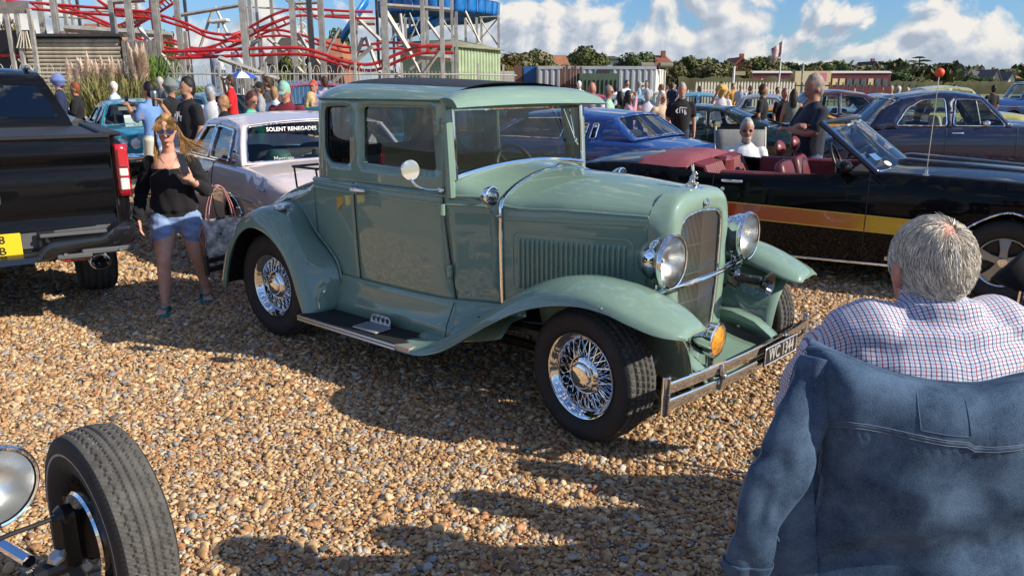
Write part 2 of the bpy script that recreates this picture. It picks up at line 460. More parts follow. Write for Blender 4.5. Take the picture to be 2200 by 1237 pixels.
def build_ground():
 mb = MB(); mb.grid([[A(x, y, -0.012) for x in np.linspace(-60, 60, 25)] for y in np.linspace(-12, 48, 13)])
 g = mb.build('shingle_ground', GROUND_M); tag(g, 'tan shingle beach car park under the cars', kind='structure')
 gm = mat('dry_grass_field', (0.24, 0.20, 0.085), 0.9, var=0.35, vscale=0.12, bump=0.4, bscale=3, col2=(0.17, 0.19, 0.07))
 mb = MB(); mb.grid([[A(x, y, -0.03) for x in np.linspace(-1800, 1800, 9)] for y in np.linspace(-300, 3600, 9)])
 g = mb.build('grass_field_ground', gm); tag(g, 'dry grass field stretching beyond the car park', kind='structure')
 col = bpy.data.collections.new('pebble_shapes')
 pm = bpy.data.materials.new('pebble'); pm.use_nodes = True
 nt = pm.node_tree; N, K = nt.nodes, nt.links; p = N['Principled BSDF']; p.inputs['Roughness'].default_value = 0.55; p.inputs['Specular IOR Level'].default_value = 0.4
 at = N.new('ShaderNodeAttribute'); at.attribute_type = 'INSTANCER'; at.attribute_name = 'pcol'
 tc = N.new('ShaderNodeTexCoord'); no = N.new('ShaderNodeTexNoise'); no.inputs['Scale'].default_value = 1.6; no.inputs['Detail'].default_value = 5; no.inputs['Roughness'].default_value = 0.7
 ofs = N.new('ShaderNodeVectorMath'); ofs.operation = 'MULTIPLY_ADD'; K.new(at.outputs['Color'], ofs.inputs[0]); ofs.inputs[1].default_value = (90, 70, 50); K.new(tc.outputs['Object'], ofs.inputs[2])
 K.new(ofs.outputs[0], no.inputs['Vector'])
 mr = N.new('ShaderNodeMapRange'); K.new(no.outputs['Fac'], mr.inputs['Value']); mr.inputs['From Min'].default_value = 0.3; mr.inputs['From Max'].default_value = 0.7; mr.inputs['To Min'].default_value = 0.62; mr.inputs['To Max'].default_value = 1.25
 mu = N.new('ShaderNodeMix'); mu.data_type = 'RGBA'; mu.blend_type = 'MULTIPLY'; mu.inputs['Factor'].default_value = 1.0
 K.new(at.outputs['Color'], mu.inputs[6]); K.new(mr.outputs[0], mu.inputs[7]); K.new(mu.outputs[2], p.inputs['Base Color'])
 rng = np.random.default_rng(5)
 for k in range(9):
  bm = bmesh.new(); bmesh.ops.create_icosphere(bm, subdivisions=2, radius=1.0)
  sc = A(1.0, rng.uniform(0.62, 0.95), rng.uniform(0.34, 0.62)); off = Vector(rng.uniform(0, 50, 3))
  for v in bm.verts:
   n = mnoise.noise(v.co * 0.9 + off) * 0.50 + mnoise.noise(v.co * 2.0 + off) * 0.22 + (0.10 * mnoise.noise(v.co * 4.5 + off) if k % 2 else 0)
   v.co = Vector(A(*v.co) * sc * (1 + n))
  me = bpy.data.meshes.new('pebble'); bm.to_mesh(me); bm.free(); me.materials.append(pm)
  me.polygons.foreach_set('use_smooth', [True] * len(me.polygons))
  o = bpy.data.objects.new('pebble_shape', me); col.objects.link(o)
 pts = []; scl = [];
 def zone(y0, y1, dens, rm, zl):
  cell = 1 / math.sqrt(dens)
  for y in np.arange(y0, y1, cell):
   w = 0.70 * y + 1.3; xs = np.arange(-w, w, cell); n = len(xs)
   X = xs + rng.uniform(-.5, .5, n) * cell * 1.3; Y = y + rng.uniform(-.5, .5, n) * cell * 1.3
   r = rm * np.exp(rng.normal(0, 0.42, n)); r = np.clip(r, rm * .42, rm * 2.5)
   Z = -0.012 + r * rng.uniform(0.15, 0.45, n) + zl * rng.uniform(0, 1, n)
   pts.append(np.stack([X, Y, Z], 1)); scl.append(r)
 zone(0.9, 3.9, 5200, 0.0086, 0.006)
 zone(1.2, 4.6, 3600, 0.0048, 0.010)
 zone(3.9, 6.6, 4000, 0.0097, 0.006)
 zone(6.6, 10.5, 1500, 0.0148, 0.008)
 zone(10.5, 17.0, 330, 0.031, 0.008)
 n = 900; y = 1.4 + 7 * rng.uniform(0, 1, n) ** 1.3; x = rng.uniform(-1, 1, n) * (0.7 * y + 1); r = rng.uniform(0.016, 0.028, n)
 pts.append(np.stack([x, y, r * 0.25], 1)); scl.append(r)
 P = np.concatenate(pts); S = np.concatenate(scl); n = len(P)
 me = bpy.data.meshes.new('shingle'); me.vertices.add(n); me.vertices.foreach_set('co', P.astype(np.float32).ravel())
 a = me.attributes.new('prot', 'FLOAT_VECTOR', 'POINT')
 rot = np.stack([rng.normal(0, .35, n), rng.normal(0, .35, n), rng.uniform(0, 6.283, n)], 1); a.data.foreach_set('vector', rot.astype(np.float32).ravel())
 a = me.attributes.new('pscl', 'FLOAT', 'POINT'); a.data.foreach_set('value', S.astype(np.float32))
 w = np.array([x for _, x in PEB_COL]); idx = rng.choice(len(PEB_COL), n, p=w / w.sum())
 C = np.array([c for c, _ in PEB_COL])[idx] * rng.uniform(0.8, 1.2, (n, 1)); C = np.clip(np.concatenate([C, np.ones((n, 1))], 1), 0, 1)
 a = me.attributes.new('pcol', 'FLOAT_COLOR', 'POINT'); a.data.foreach_set('color', C.astype(np.float32).ravel())
 o = link('shingle_gravel', me); tag(o, 'loose tan and grey beach shingle covering the car park', 'gravel', kind='stuff')
 ng = bpy.data.node_groups.new('scatter_shingle', 'GeometryNodeTree')
 ng.interface.new_socket('Geometry', in_out='INPUT', socket_type='NodeSocketGeometry'); ng.interface.new_socket('Geometry', in_out='OUTPUT', socket_type='NodeSocketGeometry')
 N, K = ng.nodes, ng.links
 gi = N.new('NodeGroupInput'); go = N.new('NodeGroupOutput'); ip = N.new('GeometryNodeInstanceOnPoints')
 mp = N.new('GeometryNodeMeshToPoints'); K.new(gi.outputs[0], mp.inputs[0])
 ci = N.new('GeometryNodeCollectionInfo'); ci.inputs['Collection'].default_value = col; ci.inputs['Separate Children'].default_value = True; ci.inputs['Reset Children'].default_value = True
 K.new(mp.outputs[0], ip.inputs['Points']); K.new(ci.outputs[0], ip.inputs['Instance']); ip.inputs['Pick Instance'].default_value = True
 ri = N.new('FunctionNodeRandomValue'); ri.data_type = 'INT'; ri.inputs[4].default_value = 0; ri.inputs[5].default_value = 8; K.new(ri.outputs[2], ip.inputs['Instance Index'])
 def attr(nm, t):
  x = N.new('GeometryNodeInputNamedAttribute'); x.data_type = t; x.inputs[0].default_value = nm; return x.outputs[0]
 K.new(attr('prot', 'FLOAT_VECTOR'), ip.inputs['Rotation']); K.new(attr('pscl', 'FLOAT'), ip.inputs['Scale']); K.new(ip.outputs[0], go.inputs[0])
 md = o.modifiers.new('scatter', 'NODES'); md.node_group = ng
build_ground()
# ------------------------------------------------------------------ wheels
def tread_fn(kind):
 if kind == 'road':        # blocks with lateral sipes and three straight grooves
  def f(ph, t):
   d = 0.0
   for c in (-0.62, -0.2, 0.2, 0.62):
    if abs(t - c) < 0.05: d = 0.011
   k = 64; w = (ph / (2 * math.pi) * k + 0.9 * abs(t) + (0.5 if t > 0 else 0)) % 1.0
   if w < 0.20: d = max(d, 0.008)
   return d
 elif kind == 'zigzag':
  def f(ph, t):
   z = 0.07 * (abs(((ph / (2 * math.pi) * 64) % 1.0) * 2 - 1) - 0.5)
   for c in (-0.70, -0.35, 0.0, 0.35, 0.70):
    if abs(t - c - z) < 0.045: return 0.007
   k = (ph / (2 * math.pi) * 128 + t * 4) % 1.0
   return 0.0025 if k < 0.2 else 0.0
 else:
  f = lambda ph, t: 0.0
 return f
def make_wheel(parent, name, r, w, rim_r, side, loc, style='steel', tread='none', nseg=72, steer=0.0, stripe=None, hubs=None):
 """wheel about the local Y axis; side=-1: outer face towards -Y. tyre, rim, hub parts."""
 wh = thing(name, loc); wh.parent = parent; wh.rotation_euler = (0, 0, steer)
 h = w / 2; y = lambda v: side * v
 fn = tread_fn(tread)
 mb = MB()
 nt = 25 if tread != 'none' else 7
 rr = []
 prof_side = [(rim_r * 0.985, h * 0.62), (rim_r + 0.012, h * 0.80), (rim_r + (r - rim_r) * 0.35, h * 0.99), (rim_r + (r - rim_r) * 0.62, h * 1.0), (r - 0.028, h * 0.93)]
 ring = []
 phs = np.arange(nseg) / nseg * 2 * math.pi
 sh = 0.82
 for ph in phs:
  row = [(rad, -yy) for rad, yy in prof_side]
  for t in np.linspace(-1, 1, nt):
   row.append((r - 0.012 * t * t - fn(ph, t), t * h * sh))
  row += [(rad, yy) for rad, yy in prof_side[::-1]]
  ring.append([(rad * math.sin(ph), side * yy, rad * math.cos(ph)) for rad, yy in row])
 ring = np.array(ring); ns = len(prof_side)
 b = ring.shape[1]
 mb.grid(ring[:, :ns + 1], cu=True, mi=0); mb.grid(ring[:, ns:ns + nt], cu=True, mi=1); mb.grid(ring[:, ns + nt - 1:], cu=True, mi=0)
 ty = mb.build('tyre', [RUBBER, RUBBERG], wh, sharp=40)
 if stripe:
  mb = MB(); ra = rim_r + (r - rim_r) * stripe[0]; rb = rim_r + (r - rim_r) * stripe[1]
  mb.lathe([(ra, h * 1.0), (rb, h * 1.012), (rb, h * 1.0)], ax=(0, side, 0), n=64)
  mb.build('whitewall', stripe[2] if len(stripe) > 2 else WHITEP, ty)
 ax = (0, side, 0)
 if style == 'wire':
  mb = MB()
  mb.lathe([(rim_r * 0.97, h * 0.3), (rim_r * 1.03, h * 0.80), (rim_r * 1.015, h * 0.84), (rim_r * 0.96, h * 0.80), (rim_r * 0.92, h * 0.66), (rim_r * 0.87, h * 0.60), (rim_r * 0.83, h * 0.50), (rim_r * 0.82, h * 0.25), (rim_r * 0.80, h * .05), (rim_r * 0.80, -h * 0.7), (rim_r, -h * 0.8)], ax=ax, n=64)
  rm = mb.build('rim', CHROME, wh, sharp=60)
  mb = MB()
  ns_ = 20
  for k in range(ns_):
   for (da, yh, rh, yr) in ((0.28, 0.40, 0.085, 0.22), (-0.28, 0.40, 0.085, 0.22), (0.16, 0.02, 0.07, 0.02), (-0.16, 0.02, 0.07, 0.02)):
    a = 2 * math.pi * (k + (0.25 if yh < .1 else 0)) / ns_; a2 = a + da
    p0 = A(rh * math.sin(a), side * (h * yh + 0.012), rh * math.cos(a)); p1 = A(rim_r * .82 * math.sin(a2), side * h * yr, rim_r * .82 * math.cos(a2))
    mb.tube([p0, p1], 0.0027, n=5, cap=False)
    mb.tube([p0 * .12 + p1 * .88, p1], 0.0048, n=5, cap=False)
  mb.build('wire_spokes', CHROME, wh)
  mb = MB(); mb.lathe([(0.0, -h * .5), (0.06, -h * .4), (0.085, h * .1), (0.088, h * .42), (0.093, h * .46), (0.096, h * .56), (0.085, h * .66), (0.068, h * .70), (0.066, h * .78), (0.055, h * .84), (0.025, h * .88), (0.0, h * .885)], ax=ax, n=40)
  mb.build('hub_cap', CHROME, wh, sharp=50)
  mb = MB(); mb.lathe([(0.13, -h * .3), (0.14, -h * .35), (0.14, -h * 0.75), (0, -h * .75)], ax=ax, n=32); mb.build('brake_drum', BLACK, wh)
 elif style == 'alloy':
  mb = MB(); mb.lathe([(rim_r, h * .3), (rim_r * 1.03, h * .8), (rim_r * 1.0, h * .85), (rim_r * .95, h * .80), (rim_r * .90, h * .45), (rim_r * .88, -h * .7)], ax=ax, n=48)
  mb.build('rim', CHROME2, wh, sharp=50)
  mb = MB()
  for k in range(5):
   a = 2 * math.pi * k / 5
   er = A(math.sin(a), 0, math.cos(a)); et = A(math.cos(a), 0, -math.sin(a)); ey = A(0, side, 0)
   v = []
   for rr_, ww, hh in ((0.03, 0.035, h * .60), (rim_r * .5, 0.032, h * .62), (rim_r * .93, 0.055, h * .50)):
    v.append([er * rr_ + et * ww + ey * (hh - .03), er * rr_ + et * ww * .8 + ey * hh, er * rr_ - et * ww * .8 + ey * hh, er * rr_ - et * ww + ey * (hh - .03)])
   mb.grid(v)
  mb.build('spokes', mat('alloy_grey', (.34, .35, .36), .35, .9), wh)
  mb = MB(); mb.lathe([(0, h * .78), (.035, h * .76), (.045, h * .6), (.05, h * .3)], ax=ax, n=24); mb.build('hub_cap', CHROME, wh)
  mb = MB(); mb.lathe([(rim_r * .86, h * .1), (0.02, h * .1)], ax=ax, n=24); mb.build('brake_disc', BLACK, wh)
 else:
  mb = MB(); mb.lathe([(rim_r, h * .3), (rim_r * 1.02, h * .80), (rim_r * .96, h * .82), (rim_r * .90, h * .6), (rim_r * .78, h * .52), (rim_r * .70, h * .62), (rim_r * .35, h * .66)], ax=ax, n=40)
  mb.build('rim', CHROME2 if hubs is None else hubs, wh, sharp=50)
  mb = MB(); mb.lathe([(rim_r * .45, h * .66), (rim_r * .42, h * .76), (rim_r * .25, h * .84), (0, h * .86)], ax=ax, n=32); mb.build('hub_cap', CHROME, wh)
 return wh
# ------------------------------------------------------------------ sage green coupe
def green_paint(name, c):
 m = mat(name, c, 0.42, 0.0, coat=1.0, coatr=0.012, spec=0.15, var=.035, vscale=2.5)
 nt = m.node_tree; N, K = nt.nodes, nt.links; n = N.new('ShaderNodeTexNoise'); n.inputs['Scale'].default_value = 7; n.inputs['Detail'].default_value = 8; n.inputs['Roughness'].default_value = .7
 r = N.new('ShaderNodeMapRange'); K.new(n.outputs['Fac'], r.inputs['Value']); r.inputs['From Min'].default_value = .42; r.inputs['From Max'].default_value = .75; r.inputs['To Min'].default_value = .008; r.inputs['To Max'].default_value = .07
 tc = N.new('ShaderNodeTexCoord'); K.new(tc.outputs['Object'], n.inputs['Vector']); K.new(r.outputs[0], N['Principled BSDF'].inputs['Coat Roughness'])
 return m
def build_coupe():
 th = math.radians(-40.0)
 root = thing('vintage_coupe', (-1.089, 5.760, 0), th, 'sage green vintage coupe hot rod with chrome wire wheels', 'car')
 G = green_paint('sage_green_paint', (0.190, 0.292, 0.232))
 G2 = G
 hw = sinterp([-0.80, -0.55, -0.2, 0.2, 0.5, 0.9, 1.3, 1.46, 1.60, 1.76, 2.2, 2.62], [0.36, 0.46, 0.555, 0.615, 0.645, 0.665, 0.655, 0.640, 0.58, 0.525, 0.445, 0.365])
 def sec(hw_, zt, zc, zs, k=0.55, tuck=0.97):
  """half section from the centre line over the crease down to the sill"""
  pts = [(0, zt), (hw_ * .35, zt - (zt - zc) * .10), (hw_ * .66, zt - (zt - zc) * .36), (hw_ * .88, zt - (zt - zc) * .70), (hw_ * .975, zc + .004), (hw_, zc - .035)]
  top = spline(pts, 15)
  low = [(hw_ * (1 - (1 - tuck) * ((zc - .035 - z) / (zc - zs)) ** 1.5), z) for z in np.linspace(zc - .035, zs, 9)[1:]]
  return [tuple(p) for p in top] + low
 # ---- rear deck and tail
 zt = sinterp([-0.82, -0.74, -0.60, -0.40, -0.14, 0.10, 0.24], [0.62, 0.80, 0.925, 1.015, 1.075, 1.115, 1.135])
 zc = sinterp([-0.82, -0.74, -0.60, -0.40, -0.14, 0.10, 0.24], [0.58, 0.70, 0.80, 0.875, 0.945, 1.015, 1.09])
 P = []
 for x in np.concatenate([np.linspace(-0.82, -0.6, 7), np.linspace(-0.55, 0.24, 14)]):
  w = hw(x) * (1.0 if x > -.6 else 1 - ((-.6 - x) / .22) ** 2 * .55)
  s = sec(w, zt(x), zc(x), 0.50)
  P.append([(x, -y, z) for y, z in s[::-1]] + [(x, y, z) for y, z in s[1:]])
 mb = MB(); mb.grid(P); body = mb.build('rear_deck', G, root, sharp=60)
 mb = MB(); mb.add(P[0], [list(range(len(P[0])))]); mb.build('tail_panel', G, root)
 mb = MB()
 for z, x0 in ((1.125, -0.42), (1.125, -0.12)):
  mb.tube([(x0, -.32, z), (x0, .32, z)], .009, 8)
 for y in (-.32, .32): mb.tube([(-.42, y, 1.125), (-.12, y, 1.125)], .009, 8); mb.tube([(-.40, y, 1.125), (-.40, y * .95, 0.95)], .007, 6); mb.tube([(-.14, y, 1.125), (-.14, y * .95, 1.02)], .007, 6)
 mb.build('luggage_rack', BLACK, root)
 # ---- lower cab side (rear quarter, door, cowl side) as curved sheets with thickness
 def side(sgn):
  def fn(x, z):
   w = hw(x) * (1 - .03 * (max(0, 1.06 - z) / .55) ** 1.5)
   if z > 1.06: w -= (z - 1.06) * .05
   return (x, sgn * w, z)
  return fn
 for sgn in (-1, 1):
  mb = MB(); panel(mb, [(0.24, .505), (.70, .50), (.70, 1.125), (.24, 1.125)], [], side(sgn), .05); solidify(mb.build('rear_quarter_panel', G, root, sharp=80, fixn=False), .02, sgn)
  d = MB(); panel(d, [(.706, .505), (1.508, .505), (1.455, 1.085), (1.455, 1.125), (.706, 1.125)], [], side(sgn), .05)
  door = d.build('door', G, root, sharp=80, fixn=False); solidify(door, .02, sgn)
  mb = MB(); panel(mb, [(1.515, .505), (1.775, .505), (1.765, .98), (1.74, 1.085), (1.461, 1.125), (1.461, 1.085)], [], side(sgn), .045); solidify(mb.build('cowl_side', G, root, sharp=80, fixn=False), .02, sgn)
  mb = MB()
  for z, r in ((1.108, .009), (1.060, .007)):
   mb.tube([side(sgn)(x, z) for x in np.linspace(.24, 1.70, 34)], r, 8)
  mb.build('belt_moulding', G, root)
  mb = MB(); mb.tube([A(*side(sgn)(.703, z)) + A(0, sgn * .0005, 0) for z in np.linspace(.505, 1.12, 14)], .0035, 5); mb.build('door_gap', BLACK, door)
  mb = MB(); mb.tube([A(*side(sgn)(1.511 - (z - .505) * .09, z)) + A(0, sgn * .0015, 0) for z in np.linspace(.505, 1.12, 12)], .0035, 5)
  mb.build('door_gap', BLACK, door)
  for z, xx in ((.68, 1.49), (1.03, 1.46), (1.49, 1.44)):
   mb = MB(); mb.box(A(*side(sgn)(xx, z)) + A(0, sgn * .012, 0), (.032, .03, .075), bv=.008); mb.build('hinge', G, door)
  mb = MB(); c = A(*side(sgn)(.735, 1.083)); mb.lathe([(.017, 0), (.02, .02), (.012, .035)], c, (0, sgn, 0), 14); mb.tube([c + A(-.012, sgn * .04, 0), c + A(.05, sgn * .045, .006), c + A(.115, sgn * .035, .004)], [(.010, .013), (.011, .014), (.006, .008)], 10)
  mb.build('door_handle', CHROME, door)
 mb = MB(); o = A(*side(-1)(.55, .985)) + A(0, -.0035, 0)
 mb.prism(rrect([(-.034, -.050), (.032, .0), (.028, .042), (-.028, .035)], .006), o, (1, 0.05, 0), (0, 0, 1), .0015)
 mb.build('ochre_sticker', mat('sticker_ochre', (.50, .34, .07), .6), root)
 # ---- greenhouse: plan path from one A pillar round the back to the other
 path = [(1.462, -.632), (1.1, -.648), (.7, -.648), (.46, -.640), (.29, -.602), (.185, -.52), (.14, -.38), (.13, 0)]
 pp = spline(path, 60); Ls = np.concatenate([[0], np.cumsum(np.linalg.norm(np.diff(pp, axis=0), axis=1))])
 tot = Ls[-1]
 def pt(s, z):
  sg = -1 if s <= tot else 1
  ss = s if s <= tot else 2 * tot - s
  x = np.interp(ss, Ls, pp[:, 0]); y = np.interp(ss, Ls, pp[:, 1])
  k = (z - 1.11) * .055
  n = unit(A(x - .75, y * 1.6)) if ss > 1.0 else A(0, -1)
  x -= n[0] * k; y -= n[1] * k
  return (x, y if sg < 0 else -y, z)
 sx = lambda x: float(np.interp(-x, -pp[::1, 0], Ls))   # arc length of a side position x
 q = [(sx(.655), 1.228), (sx(.655), 1.582), (sx(.37), 1.572), (sx(.37), 1.30), (sx(.45), 1.228)]
 q = rrect(q, [.03, .05, .05, .09, .06])
 dw = rrect([(sx(1.402), 1.232), (sx(1.360), 1.588), (sx(.772), 1.588), (sx(.772), 1.240)], [.03, .045, .045, .04])
 qf = [(2 * tot - a, b) for a, b in q][::-1]; df = [(2 * tot - a, b) for a, b in dw][::-1]
 rw = rrect([(tot - .30, 1.28), (tot + .30, 1.28), (tot + .30, 1.54), (tot - .30, 1.54)], .08)
 mb = MB(); panel(mb, [(0, 1.12), (2 * tot, 1.12), (2 * tot, 1.628), (0, 1.628)], [q, dw, qf, df, rw], pt, .045)
 cab = mb.build('cab_pillars', G, root, sharp=80, fixn=False); solidify(cab, .035, 1)
 for nm, hole, gm in (('quarter_window', q, DARKGLASS), ('door_window', dw, CARGLASS), ('quarter_window', qf, DARKGLASS), ('door_window', df, CARGLASS), ('rear_window', rw, SMOKE)):
  big = [((a - np.mean([h[0] for h in hole])) * 1.03 + np.mean([h[0] for h in hole]), (b - 1.41) * 1.03 + 1.41) for a, b in hole]
  def pin(s, z):
   p = A(*pt(s, z)); c = A(.8, 0, z); return tuple(p + unit((c - p) * A(.4, 1, 0)) * .022)
  mb = MB(); panel(mb, big, [], pin, .06); gl = mb.build(nm, gm, root, sharp=180)
  mb = MB(); mb.tube([A(*pt(a, b)) + unit((A(.8, 0, b) - A(*pt(a, b))) * A(.4, 1, 0)) * .012 for a, b in resample(hole, .04)], .008, 6, closed=True)
  mb.build('window_seal', BLACK if 'quarter' in nm else G, gl)
 # ---- roof
 def roof_edge(s): return A(*pt(s, 1.628))
 n = 41; R = []
 Svals = np.linspace(0, 2 * tot, 2 * n + 1)
 def roofz(x, y, w, xr):
  e = 1 - min(1, abs(y) / w) ** 2.6
  f = 1 - max(0, (0.62 - x) / (0.62 - xr)) ** 2.4
  g = max(0.0, min(1.0, f))
  lim = max(0, e) ** .5 * max(0, g) ** .5
  return 1.628 + lim * interp(x, [.2, .6, 1.0, 1.5], [.118, .122, .105, .088])
 rows = []
 for i in range(n):
  s = Svals[i]
  p = roof_edge(s); rows.append(p)
 rows = np.array(rows[:n]); # near edge from A pillar to the back centre
 K = 14; Pn = []
 for sgn in (1, -1):
  Pg = []
  for p in rows:
   e = A(p[0], p[1] * sgn, p[2]); spine = A(max(p[0], .55), 0, 0)
   line = []
   for k in range(K + 1):
    t = k / K; u = math.sin(t * math.pi / 2)
    xy = e * (1 - t) + spine * t
    zt_ = interp(spine[0], [.2, .62, 1.0, 1.5], [1.742, 1.748, 1.735, 1.712])
    z = 1.628 + (zt_ - 1.628) * (1 - (1 - t) ** 2.6) ** .62
    line.append((xy[0], xy[1], z))
   Pg.append(line)
  Pn.append(np.array(Pg))
 mb = MB(); mb.grid(Pn[0]); mb.grid(Pn[1], flip=True)
 roof = mb.build('roof', G, root, sharp=70)
 mb = MB()
 for sgn in (1, -1):
  Q = Pn[0 if sgn > 0 else 1][0:27, 4:, :].copy(); Q[:, :, 2] += .004; Q[:, 0, 2] -= .003
  mb.grid(Q, flip=sgn < 0)
 mb.build('roof_insert', mat('black_roof_vinyl', (.022, .024, .030), .62, bump=.35, bscale=220, var=.25, vscale=30), roof, sharp=70)
 mb = MB(); mb.tube([A(*pt(s, 1.626)) * A(1.0, 1.012, 1) for s in np.linspace(0, 2 * tot, 90)], [(.013, .007)] * 90, 6); mb.build('rain_gutter', G, roof)
 # ---- visor
 P = []
 for y in np.linspace(-1, 1, 25):
  yy = y * .70; e = abs(y) ** 8
  cr = (1 - y * y) * .022
  back = (1.455, yy * .925, 1.662 + cr * 1.6 - .03 * e)
  mid = (1.535, yy * .97, 1.668 + cr * 1.3 - .03 * e); f1 = (1.60, yy * .99, 1.640 + cr * .9 - .015 * e); f2 = (1.635, yy, 1.588 + cr * .5); lip = (1.625, yy * .995, 1.580 + cr * .5); ins = (1.50, yy * .93, 1.594 + cr)
  P.append(spline([back, mid, f1, f2], 9).tolist() + [lip, ins])
 mb = MB(); mb.grid(P); k = len(P[0]); b0 = [tuple(p) for p in P[0]]; b1 = [tuple(p) for p in P[-1]]
 mb.add(b0, [list(range(k))]); mb.add(b1, [list(range(k))]); mb.build('visor', G, roof, sharp=50)
 mb = MB(); mb.box((1.475, 0, 1.60), (.06, 1.22, .045), bv=.008); mb.build('windshield_header', G, root)
 # ---- windshield
 wsb = lambda y: 1.205 + .050 * (1 - (y / .62) ** 2)
 ws = [(-.585, wsb(-.585)), *[(y, wsb(y) + .006) for y in np.linspace(-.5, .5, 9)], (.585, wsb(.585)), (.585, 1.565), (-.585, 1.565)]
 wx = lambda z: 1.520 - (z - 1.2) * .06
 mb = MB(); panel(mb, ws, [], lambda y, z: (wx(z), y, z), .12); win = mb.build('windshield', CARGLASS, root)
 mb = MB()
 mb.tube([(wx(wsb(y)) + .008, y, wsb(y) + .004) for y in np.linspace(-.60, .60, 21)], [(.013, .016)] * 21, 8)
 mb.tube([(wx(1.575), -.6, 1.575), (wx(1.575), .6, 1.575)], .011, 8)
 for s in (-1, 1): mb.tube([(wx(z) + .004, s * .602, z) for z in (1.195, 1.4, 1.58)], [(.015, .012)] * 3, 8)
 mb.build('windshield_frame', CHROME, win)
 for s in (-1, 1): mb = MB(); mb.tube([(wx(z) - .02, s * .628, z) for z in (1.10, 1.3, 1.63)], [(.030, .028)] * 3, 8); mb.build('windshield_post', G, root)
 mb = MB(); mb.tube([(1.545, .42, 1.56), (1.55, .47, 1.40)], .004, 5); mb.tube([(1.545, .36, 1.56), (1.555, .48, 1.36), (1.56, .50, 1.33)], .004, 5); mb.ball((1.555, .48, 1.36), .014); mb.build('windshield_wiper', CHROME, win)
 # ---- cowl top and bonnet
 ct = sinterp([1.50, 1.60, 1.76, 2.2, 2.60], [1.262, 1.248, 1.238, 1.224, 1.190]); cc = sinterp([1.50, 1.60, 1.76, 2.2, 2.60], [1.195, 1.14, 1.088, 1.084, 1.085])
 def loft(x0, x1, nx, zs, zmin=None):
  P = []
  for x in np.linspace(x0, x1, nx):
   s = sec(hw(x), ct(x), cc(x), zs, tuck=.97)
   if zmin is not None: s = [q for q in s if q[1] >= zmin]
   P.append([(x, -y, z) for y, z in s[::-1]] + [(x, y, z) for y, z in s[1:]])
  return P
 def top_only(x0, x1, nx):
  P = []
  for x in np.linspace(x0, x1, nx):
   s = sec(hw(x), ct(x), cc(x), .9)[:17]
   P.append([(x, -y, z) for y, z in s[::-1]] + [(x, y, z) for y, z in s[1:]])
  return P
 mb = MB(); mb.grid(top_only(1.485, 1.775, 10)); mb.build('cowl_top', G, root, sharp=60)
 mb = MB(); mb.grid(loft(1.785, 2.605, 22, .52)); hood = mb.build('bonnet', G, root, sharp=50)
 for s in (-1, 1):
  nf = lambda x, z, d=0.0: (x, s * (hw(x) * (1 - .03 * (max(0, cc(x) - .035 - z) / .55) ** 1.5) + d), z)
  mb = MB(); mb.tube([nf(x, cc(x) - .012 , -.004) for x in np.linspace(1.785, 2.605, 16)], .0075, 8); mb.build('bonnet_hinge', G, hood)
  mb = MB(); mb.tube([nf(x, .990 + (x - 1.79) * .045, -.0005) for x in np.linspace(1.785, 2.605, 16)], .0035, 6); mb.build('bonnet_seam', BLACK if False else G, hood)
  fr = rrect([(1.845, .60), (2.535, .60), (2.535, .950), (1.845, .935)], .05, 5)
  mb = MB(); mb.tube([nf(a, b, -.003) for a, b in resample(fr, .04)], .008, 6, closed=True); mb.build('louvre_frame', G, hood)
  for k in range(22):
   x = 1.885 + k * .0288
   zt_ = .905 + (x - 1.88) * .02
   P = []
   for z in np.concatenate([[.615, .622], np.linspace(.64, zt_ - .02, 5), [zt_ - .008, zt_]]):
    e = 1.0 if .63 < z < zt_ - .015 else (0.75 if .62 < z < zt_ - .005 else .05)
    P.append([nf(x - .010, z, 0), nf(x - .006, z, .006 * e), nf(x + .002, z, .013 * e), nf(x + .008, z, .014 * e), nf(x + .0105, z, .010 * e), nf(x + .011, z, -.004)])
   mb = MB(); mb.grid(P); mb.build('louvre', G, hood, sharp=60)
 s = sec(hw(1.78) + .006, ct(1.78) + .006, cc(1.78) + .003, .52)
 mb = MB(); pl = [(1.78, -y, z) for y, z in s[::-1]] + [(1.78, y, z) for y, z in s[1:]]
 mb.tube(pl, [(.013, .007)] * len(pl), 8, up=None); mb.build('cowl_band', CHROME, root)
 mb = MB(); mb.ball((1.78, 0, 1.25), (.02, .012, .008)); mb.build('bonnet_catch', CHROME, hood)
 for sg in (-1, 1):
  cl = thing('cowl_light', (1.80, sg * .635, 1.135)); cl.parent = root
  mb = MB(); mb.lathe([(0, -.052), (.03, -.045), (.048, -.015), (.054, .010), (.054, .022), (.048, .024)], ax=(1, 0, 0), n=24); mb.build('housing', CHROME, cl)
  mb = MB(); mb.lathe([(.048, .021), (.03, .027), (0, .03)], ax=(1, 0, 0), n=24); mb.build('lens', LENS(), cl)
  mb = MB(); mb.tube([(0, 0, -.05), (-.005, -sg * .015, -.085), (-.012, -sg * .06, -.12), (-.015, -sg * .105, -.125)], .008, 8); mb.build('bracket', CHROME, cl)
 # ---- radiator shell: front ring outline with grille
 xs0, xs1 = 2.61, 2.715
 def shell_half(k, grow=0.0):
  """half outline (y,z) from top centre down"""
  w, t = .300 + grow, 1.155 + grow
  pts = [(0, t), (w * .38, t - .004), (w * .70, t - .025), (w * .90, t - .075), (w * .985, t - .16), (w * 1.0, .85), (w * .985, .60), (w * .93, .40), (w * .88, .30)]
  return spline(pts, 24)
 def grille_half():
  return spline([(0, 1.075), (.09, 1.070), (.17, 1.058), (.215, 1.03), (.228, .97), (.226, .80), (.215, .60), (.180, .42), (.12, .345), (0, .32)], 24)
 P = []
 back = spline([(0, 1.196), (.365 * .38, 1.19), (.365 * .7, 1.165), (.355, 1.085), (.365, 1.0), (.362, .85), (.355, .70), (.345, .55), (.335, .45)], 24)
